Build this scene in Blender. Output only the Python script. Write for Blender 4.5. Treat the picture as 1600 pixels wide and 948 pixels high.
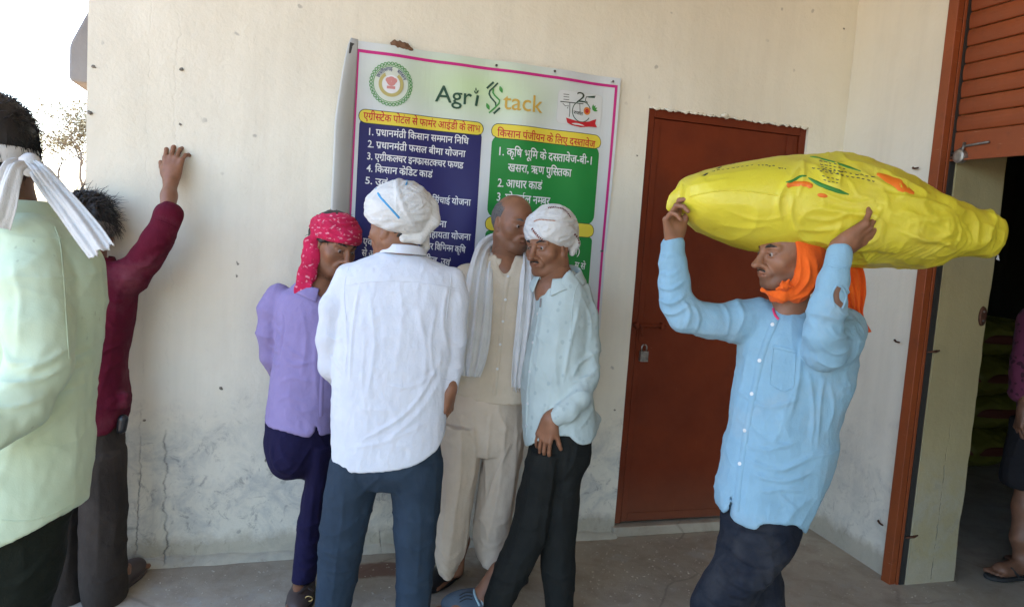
import bpy, math, random
import numpy as np
import openvdb as vdb
from mathutils import Vector, Matrix
from mathutils.bvhtree import BVHTree

scene = bpy.context.scene
for o in list(bpy.data.objects):
    bpy.data.objects.remove(o)
COL = scene.collection
rad = math.radians

# ------------------------------------------------------------------ camera
PH_W, PH_H, FPX = 1600.0, 948.0, 1183.6
YAW, PITCH, ROLL = 0.3163, 0.09271, 0.06911
CAM = np.array([0.0, 0.0, 1.5])
_cy, _sy, _cp, _sp = math.cos(YAW), math.sin(YAW), math.cos(PITCH), math.sin(PITCH)
FW = np.array([_sy * _cp, _cy * _cp, -_sp])
_r0 = np.array([_cy, -_sy, 0.0])
_u0 = np.cross(_r0, FW)
_c, _s = math.cos(ROLL), math.sin(ROLL)
RT = _c * _r0 + _s * _u0
UP = -_s * _r0 + _c * _u0
cam_data = bpy.data.cameras.new('camera')
cam = bpy.data.objects.new('camera', cam_data)
COL.objects.link(cam)
m = Matrix(((RT[0], UP[0], -FW[0], CAM[0]), (RT[1], UP[1], -FW[1], CAM[1]), (RT[2], UP[2], -FW[2], CAM[2]), (0, 0, 0, 1)))
cam.matrix_world = m
cam_data.sensor_width = 36.0
cam_data.lens = 36.0 * FPX / PH_W
cam_data.clip_start = 0.05
cam_data.clip_end = 3000.0
scene.camera = cam

# ------------------------------------------------------------------ light
SUN_EL, SUN_AZ = 55.0, 15.0           # azimuth from +Y towards +X, degrees
world = bpy.data.worlds.new('World')
scene.world = world
world.use_nodes = True
wn = world.node_tree
wn.nodes.clear()
sky = wn.nodes.new('ShaderNodeTexSky')
sky.sky_type = 'NISHITA'
sky.sun_disc = False
sky.sun_elevation = rad(SUN_EL)
sky.sun_rotation = rad(SUN_AZ)
sky.air_density = 1.0
sky.dust_density = 1.5
sky.ozone_density = 1.2
bg = wn.nodes.new('ShaderNodeBackground')
bg.inputs['Strength'].default_value = 0.15
wo = wn.nodes.new('ShaderNodeOutputWorld')
wn.links.new(sky.outputs[0], bg.inputs['Color'])
wn.links.new(bg.outputs[0], wo.inputs['Surface'])
sun_d = bpy.data.lights.new('sun', 'SUN')
sun_d.energy = 4.0
sun_d.angle = rad(0.5)
sun_d.color = (1.0, 0.95, 0.86)
sun = bpy.data.objects.new('sun', sun_d)
COL.objects.link(sun)
_d = Vector((math.sin(rad(SUN_AZ)) * math.cos(rad(SUN_EL)), math.cos(rad(SUN_AZ)) * math.cos(rad(SUN_EL)), math.sin(rad(SUN_EL))))
sun.rotation_euler = _d.to_track_quat('Z', 'Y').to_euler()
sun.location = _d * 30
vs = scene.view_settings
vs.view_transform = 'Standard'
vs.look = 'None'
vs.exposure = 2.95
vs.gamma = 1.0
vs.use_curve_mapping = False
scene.cycles.max_bounces = 10
scene.cycles.diffuse_bounces = 6

# ------------------------------------------------------------------ placing helpers
RH = np.array([_cy, -_sy, 0.0])          # horizontal, to the right of the view
TC = np.array([-_sy, -_cy, 0.0])         # horizontal, towards the viewer
ZZ = np.array([0.0, 0.0, 1.0])

def ray(x, y):
    return FW + RT * ((x - 800.0) / FPX) + UP * ((474.0 - y) / FPX)

def D(x, y, d):
    return CAM + ray(x, y) * d

def onY(x, y, Y):
    v = ray(x, y)
    return CAM + v * (Y / v[1])

def onX(x, y, X):
    v = ray(x, y)
    return CAM + v * (X / v[0])

def onZ(x, y, Z=0.0):
    v = ray(x, y)
    return CAM + v * ((Z - CAM[2]) / v[2])

# ------------------------------------------------------------------ noise
def _hash(ix, iy, iz, seed):
    h = (ix * 73856093) ^ (iy * 19349663) ^ (iz * 83492791) ^ (seed * 2654435)
    h = (h ^ (h >> 13)) * 1274126177
    h = h ^ (h >> 16)
    return (h & 0xffff).astype(np.float32) / 65535.0

def noise(P, sx=1.0, sy=None, sz=None, seed=0):
    sy = sx if sy is None else sy
    sz = sx if sz is None else sz
    q = P * np.array([sx, sy, sz]) + 100.0
    i = np.floor(q).astype(np.int64)
    f = (q - i).astype(np.float32)
    f = f * f * f * (f * (f * 6 - 15) + 10)
    out = 0
    for a in (0, 1):
        wa = f[:, 0] if a else 1 - f[:, 0]
        for b in (0, 1):
            wb = f[:, 1] if b else 1 - f[:, 1]
            for c in (0, 1):
                wc = f[:, 2] if c else 1 - f[:, 2]
                out = out + wa * wb * wc * _hash(i[:, 0] + a, i[:, 1] + b, i[:, 2] + c, seed)
    return out

def frame_coords(P):
    """metre coordinates along the picture-right, towards-viewer and up directions of the place"""
    return np.stack([P @ RH, P @ TC, P[:, 2]], 1)

# ------------------------------------------------------------------ implicit surfaces
def cat(st, n=6):
    st = np.array(st, float)
    out = []
    for i in range(len(st) - 1):
        p0 = st[max(i - 1, 0)]; p1 = st[i]; p2 = st[i + 1]; p3 = st[min(i + 2, len(st) - 1)]
        for k in range(n):
            t = k / n
            out.append(0.5 * ((2 * p1) + (-p0 + p2) * t + (2 * p0 - 5 * p1 + 4 * p2 - p3) * t * t + (-p0 + 3 * p1 - 3 * p2 + p3) * t ** 3))
    out.append(st[-1])
    return np.array(out)

class Field:
    def __init__(self):
        self.ops = []
    def _add(self, fn, lo, hi, k, mode):
        self.ops.append((fn, np.array(lo, float), np.array(hi, float), k, mode))
        return self
    def cap(self, a, b, ra, rb=None, k=0.012, mode='a', flat=None):
        a = np.array(a, float); b = np.array(b, float)
        rb = ra if rb is None else rb
        ba = b - a
        L2 = max(float(ba @ ba), 1e-12)
        if flat is not None:
            fd = np.array(flat[0], float); fd = fd / np.linalg.norm(fd); fs = flat[1]
        def fn(P):
            h = np.clip((P - a) @ ba / L2, 0, 1)
            v = P - a - h[..., None] * ba
            r = ra + (rb - ra) * h
            if flat is not None:
                c = v @ fd
                v = v + (c * (1 / fs - 1))[..., None] * fd
                l = np.sqrt((v * v).sum(-1))
                return (l - r) * fs if fs < 1 else (l - r)
            return np.sqrt((v * v).sum(-1)) - r
        R = max(ra, rb) * (max(1.0, flat[1]) if flat is not None else 1.0)
        return self._add(fn, np.minimum(a, b) - R, np.maximum(a, b) + R, k, mode)
    def chain(self, pts, k=0.012, **kw):
        for (a, ra), (b, rb) in zip(pts[:-1], pts[1:]):
            self.cap(a, b, ra, rb, k=k, **kw)
        return self
    def ell(self, c, r, M=None, k=0.012, mode='a', cut=None):
        c = np.array(c, float); r = np.array(r, float)
        M = np.eye(3) if M is None else np.array(M, float)
        def fn(P):
            q = (P - c) @ M.T
            k0 = np.sqrt(((q / r) ** 2).sum(-1))
            k1 = np.sqrt(((q / (r * r)) ** 2).sum(-1)) + 1e-9
            return k0 * (k0 - 1) / k1
        R = np.sqrt(((M.T * r) ** 2).sum(1))
        return self._add(fn, c - R, c + R, k, mode)
    def loft(self, st, k=0.02, mode='a', p=2.0, caps=0.01, lean=True, ends=(0, 0)):
        """st rows: (photo y, left x, right x, depth, half thickness in m). A vertical body."""
        rows = []
        for y, l, r, d, ry in st:
            c = D((l + r) / 2, y, d)
            rows.append((c[2], c @ RH, c @ TC, (r - l) / 2 * d / FPX, ry))
        A = cat(rows, 6)
        A = A[np.argsort(A[:, 0])]
        z0, z1 = A[0, 0], A[-1, 0]
        def fn(P):
            z = P[..., 2]
            cx = np.interp(z, A[:, 0], A[:, 1]); cy = np.interp(z, A[:, 0], A[:, 2])
            rx = np.interp(z, A[:, 0], A[:, 3]); ry = np.interp(z, A[:, 0], A[:, 4])
            u = np.abs((P @ RH - cx) / rx); v = np.abs((P @ TC - cy) / ry)
            if p == 2.0:
                k0 = np.sqrt(u * u + v * v)
                k1 = np.sqrt((u / rx) ** 2 + (v / ry) ** 2) + 1e-6
                d = k0 * (k0 - 1) / k1
            else:
                k0 = (u ** p + v ** p) ** (1 / p)
                d = (k0 - 1) * np.minimum(rx, ry)
            e = np.maximum(z - z1 + ends[1], z0 + ends[0] - z)
            h = np.maximum(caps - np.abs(d - e), 0) / caps
            return np.maximum(d, e) + h * h * caps / 4
        R = max(A[:, 3].max(), A[:, 4].max())
        us = np.concatenate([A[:, 1] - R, A[:, 1] + R]); vs_ = np.concatenate([A[:, 2] - R, A[:, 2] + R])
        pts = np.array([RH * a + TC * b for a in (us.min(), us.max()) for b in (vs_.min(), vs_.max())])
        lo = np.array([pts[:, 0].min(), pts[:, 1].min(), z0]); hi = np.array([pts[:, 0].max(), pts[:, 1].max(), z1])
        return self._add(fn, lo, hi, k, mode)
    def half(self, point, n, k=0.01):
        """keep only what lies on the side the normal points away from"""
        point = np.array(point, float); n = np.array(n, float); n /= np.linalg.norm(n)
        return self._add(lambda P: (P - point) @ n, [0] * 3, [0] * 3, k, 'i')
    def fn(self, f, lo, hi, k=0.01, mode='a'):
        return self._add(f, lo, hi, k, mode)
    def mesh(self, vox=0.006, smooth=1):
        adds = [o for o in self.ops if o[4] == 'a']
        lo = np.min([o[1] for o in adds], 0) - vox * 4
        hi = np.max([o[2] for o in adds], 0) + vox * 4
        n = np.ceil((hi - lo) / vox).astype(int) + 1
        G = np.full(n, 1.0, np.float32)
        ax = [lo[i] + np.arange(n[i]) * vox for i in range(3)]
        for fn, l, h, k, mode in self.ops:
            if mode == 'i':
                i0 = np.zeros(3, int); i1 = n
            else:
                mg = k + vox * 3
                i0 = np.clip(np.floor((l - mg - lo) / vox).astype(int), 0, n)
                i1 = np.clip(np.ceil((h + mg - lo) / vox).astype(int) + 1, 0, n)
            if (i1 <= i0).any():
                continue
            X, Y, Z = np.meshgrid(ax[0][i0[0]:i1[0]], ax[1][i0[1]:i1[1]], ax[2][i0[2]:i1[2]], indexing='ij')
            P = np.stack([X, Y, Z], -1)
            d = fn(P).astype(np.float32)
            S = G[i0[0]:i1[0], i0[1]:i1[1], i0[2]:i1[2]]
            if mode == 'a':
                hh = np.maximum(k - np.abs(S - d), 0) / k
                R = np.minimum(S, d) - hh * hh * k / 4
            else:
                if mode == 's':
                    d = -d
                hh = np.maximum(k - np.abs(S - d), 0) / k
                R = np.maximum(S, d) + hh * hh * k / 4
            G[i0[0]:i1[0], i0[1]:i1[1], i0[2]:i1[2]] = R
        G = np.clip(G, -3 * vox, 3 * vox)
        g = vdb.FloatGrid(float(3 * vox))
        g.copyFromArray(G)
        v, q = g.convertToQuads()
        v = np.array(v, float) * vox + lo
        q = np.array(q, int)[:, ::-1]
        # make faces point outwards
        a, b, c, d_ = v[q[:, 0]], v[q[:, 1]], v[q[:, 2]], v[q[:, 3]]
        vol = (np.cross(b - a, c - a) * (a - v.mean(0))).sum()
        if vol < 0:
            q = q[:, ::-1]
        for _ in range(smooth):
            v = lap(v, q)
        return v, q

def lap(v, q, f=0.6):
    acc = np.zeros_like(v); cnt = np.zeros(len(v))
    for i in range(4):
        a, b = q[:, i], q[:, (i + 1) % 4]
        for s, t in ((a, b), (b, a)):
            for k in range(3):
                acc[:, k] += np.bincount(s, v[t, k], len(v))
            cnt += np.bincount(s, minlength=len(v))
    return v * (1 - f) + f * acc / np.maximum(cnt, 1)[:, None]

def vnormals(v, q):
    a, b, c, d = v[q[:, 0]], v[q[:, 1]], v[q[:, 2]], v[q[:, 3]]
    fn = np.cross(c - a, d - b)
    n = np.zeros_like(v)
    for i in range(4):
        for k in range(3):
            n[:, k] += np.bincount(q[:, i], fn[:, k], len(v))
    return n / (np.linalg.norm(n, axis=1)[:, None] + 1e-12)

def join(parts):
    vs_, qs, o = [], [], 0
    for v, q in parts:
        vs_.append(v); qs.append(q + o); o += len(v)
    return np.concatenate(vs_), np.concatenate(qs)

# ------------------------------------------------------------------ folds of cloth
def stroke_disp(v, n, strokes, dep):
    """creases drawn on the side facing the viewer. stroke: (points in photo coords, width px, height m)"""
    F = frame_coords(v)
    out = np.zeros(len(v))
    face = np.clip((n @ TC) * 2 + 0.2, 0, 1)
    for pts, w, amp in strokes:
        W = w * dep / FPX
        Q = np.array([[D(x, y, dep) @ RH, D(x, y, dep)[2]] for x, y in pts])
        if len(Q) > 2:
            Q = cat(Q, 5)
        dm = np.full(len(v), 9.0); tt = np.zeros(len(v)); sd = np.zeros(len(v))
        N = len(Q) - 1
        for i in range(N):
            a, b = Q[i], Q[i + 1]
            ba = b - a
            L = max(ba @ ba, 1e-9)
            px = F[:, 0] - a[0]; pz = F[:, 2] - a[1]
            h = np.clip((px * ba[0] + pz * ba[1]) / L, 0, 1)
            ex = px - h * ba[0]; ez = pz - h * ba[1]
            d = np.sqrt(ex * ex + ez * ez)
            m_ = d < dm
            dm = np.where(m_, d, dm)
            tt = np.where(m_, (i + h) / N, tt)
        fade = np.clip(np.minimum(tt, 1 - tt) * 4 + 0.05, 0, 1)
        g = np.exp(-(dm / (W * .85)) ** 1.35) - 0.42 * np.exp(-(dm / (W * 2.3)) ** 2)
        out += amp * g * fade
    return out * face

def ridged(P, sx, sy, sz, seed, warp=0.5, power=3.0):
    F = P
    wv = noise(F, 5, 5, 5, seed + 31) - 0.5
    Q = F + np.stack([wv * warp / max(sx, 1) * 4, wv * 0, wv * warp / max(sz, 1) * 4], 1)
    a = noise(Q, sx, sy, sz, seed)
    return (1 - np.abs(2 * a - 1)) ** power

def cloth(v, q, seed=1, hang=0.006, hs=(16, 16, 3.2), cross=0.003, cs=(7, 7, 16), fine=0.0012, strokes=(), dep=2.6, mask=None):
    n = vnormals(v, q)
    F = frame_coords(v)
    hang = hang * 0.65
    d = hang * (ridged(F, *hs, seed) - 0.35) + cross * (ridged(F, *cs, seed + 7) - 0.35)
    d += fine * (noise(F, 60, 60, 35, seed + 3) - 0.5) * 2
    if mask is not None:
        d = d * mask(F, v)
    if len(strokes):
        d = d + 1.3 * stroke_disp(v, n, strokes, dep)
    return v + n * d[:, None]

# ------------------------------------------------------------------ objects
def mk(name, v, f, mat=None, parent=None, smooth=True, attr=None, sharp=0):
    me = bpy.data.meshes.new(name)
    if isinstance(f, np.ndarray):
        nv, nf = len(v), len(f)
        me.vertices.add(nv)
        me.vertices.foreach_set('co', np.asarray(v, np.float32).ravel())
        k = f.shape[1]
        me.loops.add(nf * k)
        me.loops.foreach_set('vertex_index', f.astype(np.int32).ravel())
        me.polygons.add(nf)
        me.polygons.foreach_set('loop_start', np.arange(0, nf * k, k, dtype=np.int32))
        me.update(calc_edges=True)
        me.validate()
    else:
        me.from_pydata([tuple(map(float, p)) for p in v], [], [tuple(int(i) for i in x) for x in f])
        me.update()
    if smooth:
        me.shade_smooth()
        if sharp:
            me.set_sharp_from_angle(angle=rad(sharp))
    if attr is not None:
        a = me.color_attributes.new('tint', 'FLOAT_COLOR', 'POINT')
        c = np.ones((len(v), 4), np.float32)
        c[:, :attr.shape[1]] = attr
        a.data.foreach_set('color', c.ravel())
    o = bpy.data.objects.new(name, me)
    COL.objects.link(o)
    if mat is not None:
        me.materials.append(mat)
    if parent is not None:
        par(o, parent)
    return o

def par(o, parent):
    o.parent = parent
    bpy.context.view_layer.update()
    o.matrix_parent_inverse = parent.matrix_world.inverted()

def tag(o, label=None, cat_=None, group=None, kind=None):
    if label: o['label'] = label
    if cat_: o['category'] = cat_
    if group: o['group'] = group
    if kind: o['kind'] = kind
    return o

def empty(name, loc, label=None, cat_=None, group=None):
    o = bpy.data.objects.new(name, None)
    o.empty_display_size = 0.1
    o.location = Vector([float(x) for x in loc])
    COL.objects.link(o)
    bpy.context.view_layer.update()
    return tag(o, label, cat_, group)

def bvh(v, q):
    return BVHTree.FromPolygons([Vector(p) for p in v.tolist()], q.tolist())

def hit(tree, x, y):
    d = Vector(ray(x, y)).normalized()
    h = tree.ray_cast(Vector(CAM), d)
    return (np.array(h[0]), np.array(h[1])) if h[0] is not None else None

def ribbon(name, tree, pts, width, mat, parent, lift=0.0015, thick=0.002, sm=True, step=3.0, taper=0.0):
    """a strip of cloth or tape sewn on a surface, following it"""
    P = np.array(pts, float)
    if len(P) > 2 and sm:
        P = cat(P, 6)
    dense = []
    for a, b in zip(P[:-1], P[1:]):
        k = max(1, int(np.hypot(*(b - a)) / step))
        for i in range(k):
            dense.append(a + (b - a) * i / k)
    dense.append(P[-1])
    H = [hit(tree, *p) for p in dense]
    H = [h for h in H if h is not None]
    if len(H) < 2:
        return None
    C = np.array([h[0] for h in H]); N = np.array([h[1] for h in H])
    for _ in range(2):
        C[1:-1] = (C[:-2] + 2 * C[1:-1] + C[2:]) / 4
        N[1:-1] = (N[:-2] + 2 * N[1:-1] + N[2:]) / 4
    N /= np.linalg.norm(N, axis=1)[:, None]
    T = np.gradient(C, axis=0); T /= np.linalg.norm(T, axis=1)[:, None] + 1e-9
    S = np.cross(N, T)
    V = []
    for i_, (c, n_, s) in enumerate(zip(C, N, S)):
        if taper: s = s * min(1.0, .25 + min(i_, len(C) - 1 - i_) / max(1, len(C) - 1) / taper)
        for a, b in ((-1, lift - 0.002), (-0.8, lift + thick), (0.8, lift + thick), (1, lift - 0.002)):
            V.append(c + s * width / 2 * a + n_ * b)
    Fc = []
    for i in range(len(C) - 1):
        for j in range(3):
            a = i * 4 + j
            Fc.append((a, a + 1, a + 5, a + 4))
    return mk(name, V, Fc, mat, parent)

def box(name, lo, hi, mat, parent=None, bev=0.0, smooth=False):
    x0, y0, z0 = lo; x1, y1, z1 = hi
    v = [(x0, y0, z0), (x1, y0, z0), (x1, y1, z0), (x0, y1, z0), (x0, y0, z1), (x1, y0, z1), (x1, y1, z1), (x0, y1, z1)]
    f = [(0, 3, 2, 1), (4, 5, 6, 7), (0, 1, 5, 4), (1, 2, 6, 5), (2, 3, 7, 6), (3, 0, 4, 7)]
    o = mk(name, v, f, mat, parent, smooth)
    if bev:
        b = o.modifiers.new('bevel', 'BEVEL'); b.width = bev; b.segments = 2
    return o

def poly_prism(name, pts2, ax, t0, t1, mat, parent=None, bev=0):
    """pts2 in (x,z) for ax='y' or (y,z) for ax='x', extruded t0..t1"""
    n = len(pts2)
    if ax == 'y':
        v = [(a, t0, b) for a, b in pts2] + [(a, t1, b) for a, b in pts2]
    elif ax == 'x':
        v = [(t0, a, b) for a, b in pts2] + [(t1, a, b) for a, b in pts2]
    else:
        v = [(a, b, t0) for a, b in pts2] + [(a, b, t1) for a, b in pts2]
    f = [tuple(range(n)), tuple(range(2 * n - 1, n - 1, -1))] + [(i, (i + 1) % n, n + (i + 1) % n, n + i) for i in range(n)]
    o = mk(name, v, f, mat, parent, False)
    import bmesh
    bm = bmesh.new(); bm.from_mesh(o.data); bmesh.ops.recalc_face_normals(bm, faces=bm.faces); bm.to_mesh(o.data); bm.free()
    if bev:
        b = o.modifiers.new('bevel', 'BEVEL'); b.width = bev; b.segments = 2
    return o

def tube(pts, rs, seg=8):
    P = np.array(pts, float)
    rs = np.broadcast_to(np.array(rs, float), (len(P),))
    T = np.gradient(P, axis=0); T /= np.linalg.norm(T, axis=1)[:, None] + 1e-9
    ref = np.array([0, 0, 1.0]) if abs(T[0][2]) < 0.9 else np.array([1.0, 0, 0])
    V, Fc = [], []
    for i, (p, t, r) in enumerate(zip(P, T, rs)):
        a = np.cross(t, ref); a /= np.linalg.norm(a) + 1e-9
        b = np.cross(t, a)
        for j in range(seg):
            th = 2 * math.pi * j / seg
            V.append(p + (a * math.cos(th) + b * math.sin(th)) * r)
    for i in range(len(P) - 1):
        for j in range(seg):
            k = (j + 1) % seg
            Fc.append((i * seg + j, i * seg + k, (i + 1) * seg + k, (i + 1) * seg + j))
    Fc.append(tuple(range(seg))[::-1]); Fc.append(tuple((len(P) - 1) * seg + j for j in range(seg)))
    return V, Fc

def merge(lst):
    V, Fc = [], []
    for v, f in lst:
        o = len(V)
        V += list(v); Fc += [tuple(i + o for i in x) for x in f]
    return V, Fc

# ------------------------------------------------------------------ materials
class NT:
    def __init__(self, name):
        self.m = bpy.data.materials.new(name)
        self.m.use_nodes = True
        self.t = self.m.node_tree
        self.b = self.t.nodes['Principled BSDF']
    def n(self, t, **kw):
        x = self.t.nodes.new('ShaderNode' + t)
        for k, v in kw.items():
            setattr(x, k, v)
        return x
    def l(self, a, b):
        self.t.links.new(a, b)
    def coord(self, kind='Object'):
        if not hasattr(self, '_tc'):
            self._tc = self.n('TexCoord')
        return self._tc.outputs[kind]
    def mapping(self, scale=(1, 1, 1), loc=(0, 0, 0), rot=(0, 0, 0), src=None):
        mp = self.n('Mapping')
        mp.inputs['Scale'].default_value = scale
        mp.inputs['Location'].default_value = loc
        mp.inputs['Rotation'].default_value = rot
        self.l(src or self.coord(), mp.inputs['Vector'])
        return mp.outputs[0]
    def noise(self, vec, scale, detail=4, rough=0.55, dist=0.0):
        x = self.n('TexNoise')
        x.inputs['Scale'].default_value = scale
        x.inputs['Detail'].default_value = detail
        x.inputs['Roughness'].default_value = rough
        x.inputs['Distortion'].default_value = dist
        self.l(vec, x.inputs['Vector'])
        return x.outputs[0]
    def ramp(self, fac, stops):
        x = self.n('ValToRGB')
        cr = x.color_ramp
        while len(cr.elements) < len(stops):
            cr.elements.new(0.5)
        for e, (p, c) in zip(cr.elements, stops):
            e.position = p
            e.color = (c, c, c, 1) if isinstance(c, (int, float)) else (*c, 1)
        self.l(fac, x.inputs[0])
        return x.outputs[0]
    def mix(self, fac, a, b, mode='MIX'):
        x = self.n('Mix', data_type='RGBA', blend_type=mode)
        for i, v in ((0, fac), (6, a), (7, b)):
            if isinstance(v, (int, float)):
                x.inputs[i].default_value = v if i == 0 else (v, v, v, 1)
            elif isinstance(v, (tuple, list)):
                x.inputs[i].default_value = (*v, 1)
            else:
                self.l(v, x.inputs[i])
        return x.outputs[2]
    def math(self, op, a, b=0.0, c=None):
        x = self.n('Math', operation=op)
        for i, v in enumerate((a, b) if c is None else (a, b, c)):
            if isinstance(v, (int, float)):
                x.inputs[i].default_value = v
            else:
                self.l(v, x.inputs[i])
        return x.outputs[0]
    def sep(self, vec):
        x = self.n('SeparateXYZ'); self.l(vec, x.inputs[0]); return x.outputs
    def bump(self, h, strength=0.3, dist=0.002, nrm=None):
        x = self.n('Bump')
        x.inputs['Strength'].default_value = strength
        x.inputs['Distance'].default_value = dist
        self.l(h, x.inputs['Height'])
        if nrm is not None: self.l(nrm, x.inputs['Normal'])
        self.l(x.outputs[0], self.b.inputs['Normal'])
        return x.outputs[0]
    def col(self, c):
        if isinstance(c, (tuple, list)):
            self.b.inputs['Base Color'].default_value = (*c, 1)
        else:
            self.l(c, self.b.inputs['Base Color'])
    def set(self, **kw):
        for k, v in kw.items():
            k = k.replace('_', ' ')
            if isinstance(v, (int, float, tuple)):
                self.b.inputs[k].default_value = v
            else:
                self.l(v, self.b.inputs[k])

def fabric(name, c, c2=None, rough=0.88, weave=900, bump=0.25, var=0.08, sheen=0.06, dirt=None, dirt_amt=0.5, fuzz=14):
    t = NT(name)
    v = t.coord()
    c2 = c2 or tuple(x * (1 - var) for x in c)
    base = t.mix(t.ramp(t.noise(v, fuzz, 5), [(0.35, 0), (0.65, 1)]), c, c2)
    th = t.noise(t.mapping((weave, weave, weave * 0.35)), 1.0, 2)
    base = t.mix(t.math('MULTIPLY', th, 0.25), base, tuple(x * 0.8 for x in c))
    if dirt:
        dm = t.ramp(t.noise(v, 5, 6, 0.65), [(0.5, 0), (0.75, 1)])
        base = t.mix(t.math('MULTIPLY', dm, dirt_amt), base, dirt)
    t.col(base)
    t.set(Roughness=rough, Sheen_Weight=sheen if max(c) > .25 else 0.0)
    t.b.inputs['Specular IOR Level'].default_value = 0.2
    hgt = t.math('ADD', t.math('MULTIPLY', th, 0.3), t.noise(v, 45, 4, 0.6, 0.8))
    hgt = t.math('ADD', hgt, t.math('MULTIPLY', t.noise(t.mapping((34, 34, 9)), 1.0, 3, 0.5, 1.2), 0.7))
    t.bump(hgt, min(1.0, bump * 1.8), 0.005)
    return t.m

def skin_mat(name, c):
    t = NT(name)
    v = t.coord()
    a = t.n('VertexColor'); a.layer_name = 'tint'
    base = t.mix(t.ramp(t.noise(v, 30, 5), [(0.3, 0), (0.7, 1)]), c, tuple(x * 0.8 for x in c))
    base = t.mix(1.0, base, a.outputs[0], 'MULTIPLY')
    t.col(base)
    t.set(Roughness=0.5)
    t.b.inputs['Subsurface Weight'].default_value = 0.08
    t.b.inputs['Subsurface Radius'].default_value = (0.01, 0.004, 0.002)
    t.b.inputs['Specular IOR Level'].default_value = 0.4
    t.bump(t.noise(v, 260, 4, 0.6), 0.2, 0.0015)
    return t.m

def plain(name, c, rough=0.6, metal=0.0, var=0.15, scale=20, bump=0.1, spec=0.5):
    t = NT(name)
    v = t.coord()
    t.col(t.mix(t.ramp(t.noise(v, scale, 5), [(0.35, 0), (0.7, 1)]), c, tuple(x * (1 - var) for x in c)))
    t.set(Roughness=rough, Metallic=metal)
    t.b.inputs['Specular IOR Level'].default_value = spec
    if bump: t.bump(t.noise(v, scale * 4, 4), bump, 0.002)
    return t.m
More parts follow.
